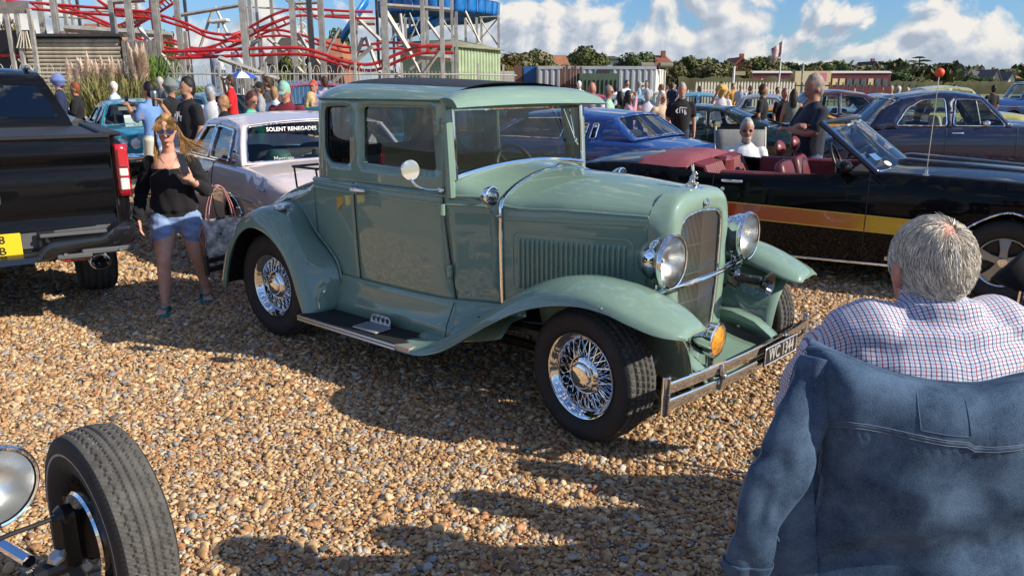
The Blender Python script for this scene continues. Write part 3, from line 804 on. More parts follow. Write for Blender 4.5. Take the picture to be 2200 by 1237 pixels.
 A0 = back; A1 = shell_half(0, .028); A2 = shell_half(0, .0); A3 = grille_half()
 for i in range(24):
  y0, z0 = A0[i]; y1, z1 = A1[i]; y2, z2 = A2[i]; y3, z3 = A3[i]
  ln = spline([(xs0 - .005, y0, z0), (xs0 + .05, (y0 * .5 + y1 * .5) * 1.01, (z0 + z1) / 2 + .003), (xs1 - .015, y1, z1), (xs1 + .004, y2, z2), (xs1 + .008, y3 + (y2 - y3) * .45, z3 + (z2 - z3) * .45), (xs1, y3 + (y2 - y3) * .06, z3 + (z2 - z3) * .06), (xs1 - .02, y3, z3)], 16)
  P.append(ln)
 P = np.array(P); mb = MB(); mb.grid(P); Q = P.copy(); Q[:, :, 1] *= -1; mb.grid(Q, flip=True)
 shell = mb.build('radiator_shell', G, root, sharp=60)
 mb = MB(); gh = grille_half(); ol = [(xs1 - .006, -y, z) for y, z in gh[::-1]] + [(xs1 - .006, y, z) for y, z in gh[1:]]
 mb.tube(ol, .006, 6); mb.build('grille_trim', CHROME, shell)
 mb = MB()
 zt_ = lambda y: float(np.interp(abs(y), gh[:13, 0], gh[:13, 1])) if abs(y) < .2 else 1.03
 zb_ = lambda y: float(np.interp(abs(y), gh[::-1][:10, 0], gh[::-1][:10, 1]))
 for y in np.linspace(-.218, .218, 37):
  t = zt_(y); bb = zb_(y); x = xs1 - .022 + .020 * (1 - abs(y) / .222)
  mb.tube([(x, y, t - .004), (x, y, bb + .004)], [(.0016, .003)] * 2, 4, up=(1, 0, 0))
 for z in (.45, .60, .75, .90):
  mb.tube([(xs1 - .03, -.21, z), (xs1 - .008, 0, z), (xs1 - .03, .21, z)], .004, 6)
 mb.build('grille_bars', mat('grille_metal', (.62, .60, .55), .25, 1.0), shell)
 mb = MB(); mb.prism([(-.225, .31), (.225, .31), (.225, 1.05), (-.225, 1.05)], (xs1 - .085, 0, 0), (0, 1, 0), (0, 0, 1), .005); mb.build('radiator_core', mat('radiator_core_metal', (.010, .009, .008), .7), shell)
 mb = MB(); mb.lathe([(0, -.012), (.012, -.01), (.020, .0), (.020, .010), (.014, .014)], (xs1 + .012, 0, 1.118), (.95, 0, .3), 20); mb.build('shell_badge', CHROME, shell)
 mb = MB(); mb.lathe([(0.002, .0), (.012, .0145)], (xs1 + .012, 0, 1.118), (.95, 0, .3), 20); mb.build('badge_enamel', mat('badge_blue', (.25, .33, .45), .2), shell)
 mx = 2.645
 mb = MB(); mb.lathe([(.052, 0), (.056, .006), (.05, .014), (.034, .018), (.034, .028), (.02, .034), (0, .036)], (mx, 0, 1.178), (0, 0, 1), 28); cap = mb.build('radiator_cap', CHROME, root)
 mb = MB(); z0 = 1.205
 mb.tube([(mx, 0, z0), (mx - .002, 0, z0 + .018), (mx - .002, 0, z0 + .036), (mx + .003, 0, z0 + .05)], [(.010, .012), (.017, .018), (.013, .014), (.007, .008)], 10, up=(0, 1, 0))
 mb.ball((mx + .010, 0, z0 + .058), (.0135, .011, .0115)); mb.ball((mx + .021, 0, z0 + .054), (.007, .006, .005))
 for s in (-1, 1):
  mb.tube([(mx + .002, s * .005, z0 + .064), (mx - .004, s * .008, z0 + .083), (mx - .006, s * .009, z0 + .102)], [(.003, .004), (.006, .004), (.002, .002)], 8)
  mb.tube([(mx + .008, s * .012, z0 + .038), (mx + .020, s * .012, z0 + .030), (mx + .024, s * .006, z0 + .040)], .0042, 6); mb.ball((mx + .012, s * .012, z0 + .006), (.018, .008, .007)); mb.ball((mx - .002, s * .012, z0 + .012), (.011, .009, .013))
 mb.ball((mx - .018, 0, z0 + .010), .007)
 mb.build('mascot', mat('mascot_pewter', (.62, .60, .55), .25, 1.0), cap, sharp=60)
 # ---- headlights
 for sg in (-1, 1):
  hl = thing('headlight', (2.735, sg * .435, .885)); hl.parent = root
  mb = MB(); mb.lathe([(0, -.125), (.035, -.120), (.075, -.095), (.105, -.055), (.122, -.01), (.127, .03), (.136, .036), (.138, .050), (.130, .062), (.124, .060)], ax=(1, 0, 0), n=48); mb.build('housing', CHROME, hl, sharp=60)
  mb = MB(); mb.lathe([(.124, .058), (.10, .069), (.06, .078), (0, .082)], ax=(1, 0, 0), n=48); mb.build('lens', LENS(), hl, sharp=180)
  mb = MB(); mb.lathe([(.121, .054), (.10, .02), (.07, -.01), (.03, -.03), (0, -.035)], ax=(1, 0, 0), n=40); mb.build('reflector', mat('reflector_silver', (.95, .96, .97), .28, 1.0), hl)
  mb = MB(); mb.lathe([(.0, .0), (.012, .0), (.014, .02), (.008, .035), (0, .037)], (-.03, 0, 0), (1, 0, 0), 12); mb.build('bulb', mat('bulb_glass', (.9, .9, .85), .1), hl)
  mb = MB(); mb.tube([(-.03, 0, -.12), (-.03, 0, -.16), (-.06, -sg * .02, -.185), (-.10, -sg * .06, -.19)], .015, 10); mb.build('stem', CHROME, hl)
 mb = MB(); mb.tube([(2.75, -.43, .742), (2.765, -.22, .735), (2.77, 0, .733), (2.765, .22, .735), (2.75, .43, .742)], .0145, 10)
 for s in (-1, 1): mb.tube([(2.75, s * .43, .742), (2.68, s * .47, .70), (2.60, s * .52, .67)], .014, 8); mb.box((2.71, s * .48, .705), (.07, .03, .03), bv=.008)
 mb.build('headlight_bar', CHROME, root)
 # ---- horn (far side) and fog lamp (near side)
 mb = MB(); mb.lathe([(0, -.06), (.052, -.055), (.056, -.02), (.045, -.012), (.033, -.005), (.032, .11), (.036, .135), (.062, .165), (.066, .172), (.060, .170), (.030, .12), (0, .10)], (2.79, .36, .655), (1, .0, -.02), 32); mb.tube([(2.79, .36, .62), (2.74, .33, .62), (2.70, .33, .60)], .014, 8)
 mb.build('horn', mat('black_enamel', (.008, .008, .009), .12, coat=1.0), root, sharp=50)
 fg = thing('fog_light', (2.90, -.205, .465)); fg.parent = root; fg.scale = (1.22, 1.22, 1.0)
 mb = MB(); mb.lathe([(0, -.10), (.03, -.095), (.065, -.065), (.082, -.02), (.087, .015), (.089, .03), (.080, .036), (.074, .034)], ax=(1, .08, 0), n=40); mb.build('housing', CHROME, fg, sharp=60)
 mb = MB(); mb.lathe([(.077, .033), (.05, .044), (0, .050)], ax=(1, .08, 0), n=32); mb.build('amber_lens', AMBER(), fg)
 mb = MB(); mb.lathe([(.036, -.215), (.034, -.205), (.020, -.195), (.016, -.12), (.020, -.085)], (0, 0, 0), (0, 0, 1), 20); mb.build('stem', CHROME, fg)
 mb = MB(); mb.tube([(2.80, -.27, .50), (2.80, -.27, .40)], [(.022, .030)] * 2, 12); mb.ball((2.80, -.27, .50), (.03, .022, .02)); mb.build('bracket_cap', CHROME, root)
 # ---- fenders (front)
 def ffender(s):
  tab = [(1.33, .290, .252, .300, .925, .80), (1.50, .300, .256, .305, .925, .78), (1.62, .345, .285, .345, .922, .76), (1.75, .430, .345, .43, .918, .74), (1.90, .555, .455, .53, .915, .725),
    (2.05, .672, .565, .62, .912, .715), (2.20, .757, .648, .70, .91, .71), (2.36, .806, .700, .745, .91, .705), (2.53, .822, .728, .755, .908, .70), (2.69, .810, .722, .745, .905, .70), (2.82, .780, .690, .718, .897, .70), (2.90, .752, .668, .695, .885, .70), (2.96, .727, .655, .678, .872, .70), (3.01, .700, .648, .664, .850, .695), (3.045, .672, .643, .652, .820, .69), (3.062, .652, .641, .645, .795, .685)]
  P = []
  cols = [spline([(r[0], r[i]) for r in tab], 44)[:, 1] for i in (1, 2, 3, 4, 5)]; xs = spline([(r[0], 0) for r in tab], 44)[:, 0]
  for i in range(44):
   x = xs[i]; zc_, zl, zi, yl, yc = [c[i] for c in cols]
   k = (x - 2.5) / .57
   yi = .515 if x > 1.78 else .515 + (1.78 - x) / .45 * .16
   yi2 = yi - .02 if x > 1.8 else yi
   tip = max(0, (x - 2.90) / .16); yi = yi + .055 * min(1, tip) ** 1.6
   pts = [(x, yi, zi - min(.03, (zc_ - zi) * 1.0 + .004)), (x, yi + .045, zi + (zc_ - zi) * .55), (x, yc - .045, zc_ - .006), (x, yc + .04, zc_ - .002), (x, yl - .055, zl + (zc_ - zl) * .62), (x, yl - .006, zl + min(.022, (zc_ - zl) * .4)), (x, yl, zl)]
   row = spline(pts, 16)
   inn = [(x, yl - .012, zl - .004), (x, yl - .022, zl + .012)]
   P.append([(a, s * b, c) for a, b, c in list(row) + inn])
  mb = MB(); mb.grid(P)
  f = mb.build('front_fender', G, root, sharp=70); solidify(f, .006, 0)
  sk = []
  for t in np.linspace(0, 1, 18):
   x = 2.04 + t * .905; k = max(0, min(1, (x - 2.58) / .365)); k = k * k * (3 - 2 * k)
   zt2 = float(np.interp(x, xs, cols[2])) - .03
   a_ = spline([(.455, .33), (.475, .33 + (zt2 - .33) * .35), (.495, .33 + (zt2 - .33) * .7), (.515, zt2)], 12); b_ = spline([(.45, .285), (.485, .40), (.55, .525), (.655, .605), (.80, .652)], 12)
   sk.append([(x, s * q[0], q[1]) for q in a_ * (1 - k) + b_ * k])
  mb = MB(); mb.grid(sk); solidify(mb.build('fender_skirt', G, root, sharp=70), .005, 0)
  mb = MB(); mb.lathe([(.006, 0), (.0075, .004), (0, .007)], (2.70, s * .897, .742), (0, s, .2), 10); mb.build('fender_bolt', CHROME2, root)
 for s in (-1, 1): ffender(s)
 # ---- fenders (rear)
 def rfender(s):
  lip = [(.430, .255), (.372, .395), (.318, .545), (.232, .668), (.110, .752), (-.030, .790), (-.158, .772), (-.285, .694), (-.385, .575), (-.455, .44), (-.505, .300)]
  crn = [(.485, .275), (.440, .44), (.385, .600), (.285, .745), (.140, .862), (-.045, .912), (-.215, .880), (-.375, .785), (-.500, .645), (-.600, .475), (-.665, .295)]
  jun = [(.497, .290), (.492, .47), (.455, .57), (.350, .655), (.205, .745), (.020, .905), (-.14, .925), (-.28, .875), (-.42, .770), (-.50, .62), (-.56, .44)]
  L_, C_, J_ = spline(lip, 40), spline(crn, 40), spline(jun, 40)
  P = []
  for i in range(40):
   t = i / 39
   yl = .905 - .03 * abs(t - .5); yc = .80 - .04 * t
   yj = min(hw(J_[i][0]) - .012, .66) if t < .7 else hw(J_[i][0]) - .012
   a, c, j = L_[i], C_[i], J_[i]
   pts = [(a[0], yl - .015, a[1]), (a[0], yl, a[1]), (a[0] * .72 + c[0] * .28, yl - .006, a[1] * .72 + c[1] * .28), (a[0] * .25 + c[0] * .75, yl - .045, a[1] * .25 + c[1] * .75), (c[0], yc, c[1]), (c[0] * .45 + j[0] * .55, yc * .4 + yj * .6, max(c[1] * .45 + j[1] * .55, min(c[1], j[1]))), (j[0], yj, j[1])]
   P.append([(x, s * y, z) for x, y, z in np.concatenate([pts[:1], spline(pts[1:], 17)])])
  mb = MB(); mb.grid(P); f = mb.build('rear_fender', G, root, sharp=75); solidify(f, .006, 0)
  mb = MB(); mb.tube([(x, s * (hw(x) * .99 + .004), z) for x, z in spline([(j[0] + .02, j[1] + .02) for j in jun[1:8]], 24)], .007, 6); mb.build('fender_welt', G, f)
  mb = MB(); mb.grid([[(x, s * y, z) for y in (.56, .88)] for x, z in spline([(l[0] * 1.02, l[1] + .035) for l in lip], 20)]); mb.build('wheel_house', BLACK, f)
  return f
 for s in (-1, 1): rfender(s)
 mb = MB(); mb.lathe([(.050, 0), (.052, .012), (.046, .024), (.02, .030), (0, .031)], (.03, -.735, .905), (-.05, -.12, 1), 28); mb.build('fuel_cap', CHROME2, root)
 # ---- running boards
 for s in (-1, 1):
  rb = thing('running_board', (0, 0, 0)); rb.parent = root
  mb = MB(); mb.box((.925, s * .815, .268), (1.05, .225, .030), bv=.004); mb.build('board', mat('running_board_side', (.42, .40, .36), .4, .5), rb)
  mb = MB()
  mb.prism([(.43, .705), (1.47, .705), (1.33, .922), (.43, .922)], (0, 0, .2845), (1, 0, 0), (0, s, 0), .004 * s)
  mb.build('rubber_mat', mat('ribbed_mat', (.012, .012, .013), .75, bump=.5, bscale=300), rb)
  for dz in (.256, .276):
   mb = MB(); mb.tube([(.415, s * .931, dz), (1.34, s * .931, dz)], [(.006, .008)] * 2, 6); mb.build('edge_trim', mat('polished_trim', (.78, .66, .52), .25, .9), rb)
  P = []
  for x in np.linspace(.47, 1.93, 24):
   y0 = hw(x) * .955; top = .512; lo = .288 if x < 1.5 else .288 + (x - 1.5) ** 1.5 * .35
   P.append([(x, s * (y0 + .012), top), (x, s * (y0 + .022), top - .01), (x, s * (y0 + .020), top - .05), (x, s * (y0 * .35 + .705 * .65 - .01), lo + .07), (x, s * max(.70, y0 + .05), lo)])
  mb = MB(); mb.grid(P); solidify(mb.build('splash_apron', G, root, sharp=60), .006, 0)
  mb = MB(); mb.tube([(1.512, s * (hw(1.51) * .97 + .02), .50), (1.512, s * .69, .37), (1.512, s * .705, .295)], .003, 5); mb.build('apron_seam', BLACK, root)
  if s < 0:
   st = thing('step_plate', (1.02, -.83, .290)); st.parent = rb
   mb = MB(); mb.box((0, 0, .006), (.215, .125, .010), bv=.004);
   for i in range(15):
    for j in range(8): mb.box((-.094 + i * .0134, -.05 + j * .0143, .0125), (.008, .008, .004))
   mb.build('tread_pad', mat('step_aluminium', (.50, .51, .53), .42, .85), st)
   mb = MB(); ol = rrect([(-.095, 0), (.095, 0), (.085, .062), (-.085, .062)], [.0, 0, .03, .03]);
   hs = [[(cx + .0125 * math.cos(a), .034 + .014 * math.sin(a)) for a in np.linspace(0, 2 * math.pi, 12)[:-1]] for cx in (-.062, -.021, .021, .062)]
   panel(mb, ol, hs, lambda a, b: (a + .005, .060 + b * .18, .008 + b), .02); solidify(mb.build('kick_guard', MATS['step_aluminium'], st), .004, 0)
 # ---- chassis, splash pan, bumper
 mb = MB()
 for s in (-1, 1): mb.tube([(-.9, s * .40, .42), (0, s * .40, .45), (1.0, s * .38, .40), (2.4, s * .33, .37), (2.75, s * .33, .33), (2.96, s * .33, .29)], [(.025, .055)] * 6, 4)
 mb.tube([(2.51, -.62, .33), (2.51, .62, .33)], .028, 8); mb.tube([(-.09, -.6, .345), (-.09, .6, .345)], .045, 8); mb.ball((-.09, 0, .345), .12)
 mb.tube([(1.2, -.35, .25), (2.3, -.35, .24)], .03, 8); mb.box((1.9, 0, .34), (.9, .4, .16), bv=.05); mb.build('chassis', BLACK, root)
 mb = MB(); mb.box((.95, 0, .42), (2.5, 1.18, .03)); mb.build('floor_pan', BLACK, root)
 for s in (-1, 1):
  P = [[(x, s * y, z) for y in (.37, .42, .455)] for x, z in ((2.60, .46), (2.75, .455), (2.88, .42), (2.98, .355), (3.01, .32))]
  mb = MB(); mb.grid(P)
  mb.grid([[(x, s * .37, z), (x, s * .365, max(.27, z - .10 * w))] for x, z, w in ((2.60, .46, 1), (2.75, .455, 1.1), (2.88, .42, 1), (2.98, .355, .7), (3.01, .32, .4))])
  solidify(mb.build('frame_horn_cover', G, root, sharp=50), .006, 0)
  for x in (2.80, 2.93):
   mb = MB(); mb.lathe([(.013, 0), (.013, .008), (0, .011)], (x, s * .362, .375 - (x - 2.8) * .4), (0, -s, 0), 6); mb.build('frame_bolt', STEEL, root)
 mb = MB()
 P = []
 for x, z in ((2.70, .36), (2.78, .335), (2.86, .318), (2.95, .305), (2.975, .298), (2.98, .275)):
  P.append([(x, y, z + .0 * abs(y)) for y in np.linspace(-.33, .33, 9)])
 mb.grid(P); solidify(mb.build('splash_pan', G, root, sharp=50), .006, 0)
 mb = MB(); mb.prism([(2.70, .40), (2.98, .30), (2.97, .235), (2.70, .20)], (0, -.36, 0), (1, 0, 0), (0, 0, 1), .02); mb.build('frame_bracket', BLACK, root)
 bp = thing('front_bumper', (0, 0, 0)); bp.parent = root; bp.rotation_euler = (-.055, 0, 0); bp.location = (0, 0, .003)
 bx = lambda y: 3.055 - .045 * (y / .84) ** 2
 bz = lambda z, y: z
 for z in (.370, .292):
  P = []
  for y in np.linspace(-.845, .845, 37):
   x = bx(y); P.append([(x - .012, y, z - .026), (x, y, z - .027), (x + .005, y, z - .018), (x + .003, y, z), (x + .005, y, z + .018), (x, y, z + .027), (x - .012, y, z + .026)])
  mb = MB(); mb.grid(P, cv=True); mb.build('bumper_bar', CHROME, bp, sharp=40)
 for s in (-1, 1):
  mb = MB(); mb.tube([(bx(.85) - .01, s * .852, .245), (bx(.85) - .01, s * .852, .418)], .019, 14); mb.ball((bx(.85) - .01, s * .852, .418), (.019, .019, .008)); mb.tube([(bx(.85) - .01, s * .852, .318), (bx(.85) - .01, s * .852, .344)], .021, 14); mb.build('bumper_end', CHROME, bp)
  mb = MB(); mb.tube([(bx(.4) + .006, s * .40, .268), (bx(.4) + .014, s * .40, .33), (bx(.4) + .006, s * .40, .394)], [(.026, .010), (.030, .014), (.026, .010)], 12, up=(1, 0, 0)); mb.ball((bx(.4) + .02, s * .40, .331), (.012, .02, .02)); mb.build('bumper_clamp', CHROME, bp)
  mb = MB(); mb.tube([(bx(.4) - .01, s * .40, .33), (3.0, s * .385, .335), (2.86, s * .37, .36)], [(.03, .008)] * 3, 6); mb.build('bumper_iron', BLACK, bp)
 npl = thing('number_plate', (3.072, .295, .318)); npl.parent = root
 npl.rotation_euler = (-.055, 0, 0.0)
 mb = MB(); mb.prism(rrect([(-.225, -.052), (.225, -.052), (.225, .052), (-.225, .052)], .01), (0, 0, 0), (0, 1, 0), (0, 0, 1), .006); mb.build('plate', mat('plate_black', (.012, .012, .012), .3), npl)
 mb = MB(); mb.tube([(.006, a, b) for a, b in resample(rrect([(-.219, -.046), (.219, -.046), (.219, .046), (-.219, .046)], .01), .05)], .0032, 5, closed=True); mb.build('plate_border', mat('plate_silver', (.7, .7, .7), .35, .6), npl)
 text_part('plate_characters', 'WC 1344', .094, MATS['plate_silver'], npl, (.0075, .0, -.001), (0, 1, 0), (0, 0, 1), .0015, squeeze=.92, bold=.0018)
 mb = MB();
 for z in (.33, .40): mb.tube([(-1.00 - .1 * (1 - (y / .75) ** 2), y, z) for y in np.linspace(-.75, .75, 13)], [(.012, .022)] * 13, 8)
 for s in (-1, 1): mb.tube([(-1.0, s * .75, .29), (-1.0, s * .75, .44)], .018, 10); mb.tube([(-1.08, s * .4, .36), (-.7, s * .4, .42)], [(.025, .01)] * 2, 6)
 mb.build('rear_bumper', BLACK, root)
 # ---- mirror
 mr = thing('door_mirror', (1.365, -.795, 1.255)); mr.parent = root
 mb = MB(); mb.lathe([(0, -.030), (.03, -.027), (.055, -.012), (.0575, 0), (.055, .006), (0, .007)], ax=(.96, -.2, 0.05), n=36); mb.build('mirror_head', CHROME, mr, sharp=60)
 mb = MB(); mb.tube(spline([(0, .0, -.04), (.02, .01, -.075), (.05, .05, -.105), (.085, .13, -.115)], 10), .0065, 8); mb.ball((.09, .138, -.115), (.028, .012, .016)); mb.build('mirror_arm', CHROME, mr)
 # ---- wheels
 make_wheel(root, 'wheel', .338, .215, .212, -1, (2.515, -.690, .338), 'wire', 'road', 384, steer=-.15)
 make_wheel(root, 'wheel', .338, .215, .212, 1, (2.60, .800, .338), 'wire', 'road', 384, steer=-.06)
 make_wheel(root, 'wheel', .365, .25, .212, -1, (-.085, -.675, .365), 'wire', 'road', 256)
 make_wheel(root, 'wheel', .365, .25, .212, 1, (-.085, .675, .365), 'wire', 'none', 96)
 # ---- interior
 leather = mat('dark_leather', (.03, .03, .033), .45, bump=.2, bscale=60)
 mb = MB(); mb.box((.55, 0, .72), (.55, 1.1, .22), bv=.07); mb.box((.40, 0, 1.02), (.20, 1.1, .60), R=roty(-.2), bv=.08); mb.build('bench_seat', leather, root)
 mb = MB(); mb.box((1.42, 0, 1.10), (.10, 1.16, .16), bv=.03); mb.build('dashboard', G, root)
 mb = MB(); c = A(1.22, .30, 1.135); e1 = A(0, 1, 0); e2 = unit(A(-.35, 0, .94));
 mb.tube([c + .195 * (math.cos(a) * e1 + math.sin(a) * e2) for a in np.linspace(0, 2 * math.pi, 36)[:-1]], .014, 8, closed=True)
 for a in (0.2, 2.3, 4.4): mb.tube([c, c + .19 * (math.cos(a) * e1 + math.sin(a) * e2)], .008, 6)
 mb.tube([c, (1.5, .30, .95)], .02, 8); mb.build('steering_wheel', mat('wheel_rim_black', (.02, .02, .02), .35), root)
 mb = MB(); mb.box((1.47, 0, 1.535), (.012, .20, .055), bv=.005); mb.tube([(1.48, 0, 1.56), (1.49, 0, 1.60)], .006, 6); mb.build('interior_mirror', BLACK, root)
 for s in (-1, 1):
  mb = MB(); panel(mb, [(.72, .55), (1.45, .55), (1.40, 1.21), (.75, 1.21)], [], lambda x, z: (x, s * (hw(x) - .045), z), .2); solidify(mb.build('door_card', leather, root), .01, 0)
 mb = MB(); panel(mb, [(sx(.70), 1.13), (2 * tot - sx(.70), 1.13), (2 * tot - sx(.70), 1.235), (sx(.70), 1.235)], [], lambda s_, z: tuple(A(*pt(s_, z)) * A(1, .93, 1) + A(.05, 0, 0)), .1); mb.build('rear_lining', leather, root)
 return root
def lens_mat(name, tint, ridge, rough=.03):
 if name in MATS: return MATS[name]
 m = glass(name, tint, .8, rough)
 nt = m.node_tree; N, K = nt.nodes, nt.links
 tc = N.new('ShaderNodeTexCoord'); w = N.new('ShaderNodeTexWave'); w.wave_type = 'BANDS'; w.bands_direction = 'Y'; w.inputs['Scale'].default_value = ridge; w.inputs['Distortion'].default_value = .3
 K.new(tc.outputs['Object'], w.inputs['Vector']); b = N.new('ShaderNodeBump'); b.inputs['Strength'].default_value = .35; b.inputs['Distance'].default_value = .003; K.new(w.outputs['Fac'], b.inputs['Height'])
 for n in N:
  if n.type in ('BSDF_GLOSSY', 'FRESNEL'): K.new(b.outputs[0], n.inputs['Normal'])
 return m
def LENS(): return lens_mat('fluted_lens', (.90, .92, .92), 40)
def AMBER(): return mat('amber_glass', (.62, .25, .008), .12, coat=1.0, var=.5, vscale=40, bump=.6, bscale=60)
COUPE = build_coupe()
# ------------------------------------------------------------------ generic car builder
def paint(name, c, metal=0.0, rough=0.35): return mat(name, c, rough, metal, coat=1.0, coatr=0.03, spec=.12)
def tail_red(): return mat('tail_lamp_red', (.42, .012, .02), .18, coat=1.0, var=.5, vscale=25)
def make_car(name, label, loc, rz, pm, sp, group=None):
 """sp: L (rear x, front x), W half width, sill, shoulder [(x,z)..], arches [(x,z,r)..], gh {...}; x forward, y left"""
 root = thing(name, loc, rz, label, 'car', group)
 x0, x1 = sp['L']; W = sp['W']; sill = sp.get('sill', .22)
 shz = sinterp([p[0] for p in sp['shoulder']], [p[1] for p in sp['shoulder']])
 tap = sp.get('taper', (.10, .12)); tl = sp.get('tlen', .55)
 def plan(x):
  w = 1.0
  if x > x1 - tl: w -= tap[1] * ((x - (x1 - tl)) / tl) ** 2.2
  if x < x0 + tl: w -= tap[0] * (((x0 + tl) - x) / tl) ** 2.2
  return w * W
 bulge = sp.get('bulge', .05)
 def yf(x, z):
  zt = shz(x); t = (z - sill) / max(.05, zt - sill); t = min(1, max(0, t))
  k = 1 - bulge * (2 * (t - .52)) ** 2 if t < .52 else 1 - bulge * .9 * ((t - .52) / .48) ** 2.6
  return plan(x) * k
 raise_ = sp.get('kick', (.10, .12))   # bumper height of the lower edge at the two ends
 def side_outline():
  arch = sorted(sp['arches'], key=lambda a: a[0])
  bot = [(x0, sill + raise_[0])]
  xx = x0
  for (ax, az, ar) in arch:
   th = math.asin(max(-1, min(1, (sill - az) / ar)))
   pts = [(ax + ar * math.cos(a), az + ar * math.sin(a)) for a in np.linspace(math.pi - th, th, 15)]
   bot.append((pts[0][0] - .02, sill)); bot += pts
  bot.append((arch[-1][0] + arch[-1][2] + .06, sill)); bot.append((x1, sill + raise_[1]))
  top = [(x, shz(x)) for x in np.linspace(x1, x0, 34)]
  return bot + top
 ol = side_outline()
 for s in (-1, 1):
  mb = MB(); panel(mb, ol, [], lambda x, z: (x, s * yf(x, z), z), sp.get('step', .10))
  b = mb.build('side_panel', pm, root, sharp=80, fixn=False); solidify(b, .012, s)
  for gx in sp.get('gaps', ()):
   mb = MB(); mb.tube([(gx + d, s * (yf(gx, z) + .0015), z) for d, z in zip(np.linspace(0, .0, 10), np.linspace(sill + .06, shz(gx) - .01, 10))], .0045, 5); mb.build('door_gap', BLACK, b)
  for gx, gz in sp.get('handles', ()):
   mb = MB(); y = yf(gx, gz); mb.tube([(gx - .09, s * (y + .012), gz), (gx - .06, s * (y + .035), gz), (gx + .06, s * (y + .035), gz), (gx + .09, s * (y + .012), gz)], [(.010, .013)] * 4, 8); mb.build('door_handle', CHROME, b)
  for (pts, r, m_) in sp.get('trims', ()):
   mb = MB(); mb.tube([(x, s * (yf(x, z) + r[0] * .4), z) for x, z in spline(pts, 26)], [r] * 26, 6, up=(0, 0, 1)); mb.build('side_trim', m_, b)
  for (ax, az, ar) in sp['arches']:
   mb = MB(); th = math.asin(max(-1, min(1, (sill - az) / ar)))
   arcp = [(ax + ar * math.cos(a), az + ar * math.sin(a)) for a in np.linspace(math.pi - th, th, 17)]
   mb.grid([[(x, s * (yf(x, z) - .004), z), (x, s * (W - .33), z)] for x, z in arcp]); mb.build('wheel_well', BLACK, b)
   if sp.get('archtrim'): mb = MB(); mb.tube([(x, s * (yf(x, z) + .003), z) for x, z in arcp], .009, 6); mb.build('arch_trim', CHROME, b)
 def deck(nm, xa, xb, crown, nx=14, m_=None, lip=.06):
  P = []
  for x in np.linspace(xa, xb, nx):
   w = yf(x, shz(x)); z = shz(x); c = crown if np.isscalar(crown) else crown(x)
   P.append([(x, w * y, z + c * (1 - abs(y) ** 2.4) + (0 if abs(y) < .999 else -.012)) for y in (-1, -.97, -.9, -.75, -.5, -.25, 0, .25, .5, .75, .9, .97, 1)])
  mb = MB(); mb.grid(P); return mb.build(nm, m_ or pm, root, sharp=60)
 gh = sp.get('gh')
 for (nm, xa, xb, cr) in sp['decks']: deck(nm, xa, xb, cr)
 for end, nm in ((x0, 'rear_panel'), (x1, 'front_panel')):
  sg = -1 if end == x0 else 1; k = raise_[0] if sg < 0 else raise_[1]; bz = sp.get('bow', .06)
  P = []
  for t in np.linspace(0, 1, 9):
   z = sill + k + (shz(end) - sill - k) * t; w = yf(end, z)
   cz = (sp['decks'][0][3] if np.isscalar(sp['decks'][0][3]) else .02) * t ** 4
   P.append([(end + sg * bz * (1 - y * y) * (1 - .5 * (2 * t - 1) ** 2) if abs(y) < 1 else end, w * y, z + cz * (1 - abs(y) ** 2.4)) for y in np.linspace(-1, 1, 15)])
  mb = MB(); mb.grid(P, flip=sg < 0); mb.build(nm, sp.get('capmat', {}).get(nm, pm), root, sharp=70)
 mb = MB(); mb.box(((x0 + x1) / 2, 0, sill + .05), (x1 - x0 - .7, W * 1.5, .06)); mb.build('floor_pan', BLACK, root)
 if gh:
  zb = lambda x: shz(min(max(x, x0), x1))
  A0, A1, C1, C0 = gh['A0'], gh['A1'], gh['C1'], gh['C0']; yb = gh.get('yb', .93) * W; yr = gh['yr']
  rail = [A1] + list(gh.get('rail', [])) + [C1]; rl = spline(rail, 12); zr = max(p[1] for p in rail)
  def ys(x, z):
   zz = zb(x); t = min(1, max(0, (z - zz) / max(.1, zr - zz))); base = min(yb, yf(x, zz) - .01)
   return base + (yr - base) * t ** 1.25
  base = [(x, zb(x) - .015) for x in np.linspace(C0[0], A0[0], 12)]
  base[0] = C0 if C0[1] > base[0][1] else base[0]; base[-1] = A0 if A0[1] > base[-1][1] else base[-1]
  cside = gh.get('cside', [])
  outl = base + [tuple(p) for p in rl] + list(cside)
  gm = gh.get('glass', CARGLASS)
  for s in (-1, 1):
   mb = MB(); panel(mb, outl, gh['wins'], lambda x, z: (x, s * ys(x, z), z), .09); cb = mb.build('cabin_side', gh.get('pm', pm), root, sharp=80, fixn=False); solidify(cb, .03, s)
   for w_ in gh['wins']:
    mb = MB(); panel(mb, [((a - np.mean([q[0] for q in w_])) * 1.02 + np.mean([q[0] for q in w_]), b) for a, b in w_], [], lambda x, z: (x, s * (ys(x, z) - .014), z), .15); g_ = mb.build('side_window', gm, root, sharp=180)
    if gh.get('wtrim') is not None: mb = MB(); mb.tube([(x, s * (ys(x, z) + .003), z) for x, z in resample(w_, .08)], gh.get('wt', .008), 6, closed=True); mb.build('window_trim', gh['wtrim'], g_)
  P = []
  crn = gh.get('crown', .06)
  ux = np.linspace(0, 1, 14)
  r14 = spline(rail, 14)
  for i, (x, z) in enumerate(r14):
   yy = ys(x, z); P.append([(x + gh.get('fbow', .06) * (1 - y * y) * (1 if i < 1 else max(0, 1 - i / 4)) - gh.get('rbow', .04) * (1 - y * y) * max(0, (i - 9) / 4), yy * y, z + crn * (1 - abs(y) ** 2.3)) for y in (-1, -.97, -.9, -.75, -.5, -.25, 0, .25, .5, .75, .9, .97, 1)])
  mb = MB(); mb.grid(P); mb.build('roof', gh.get('roofm', gh.get('pm', pm)), root, sharp=70)
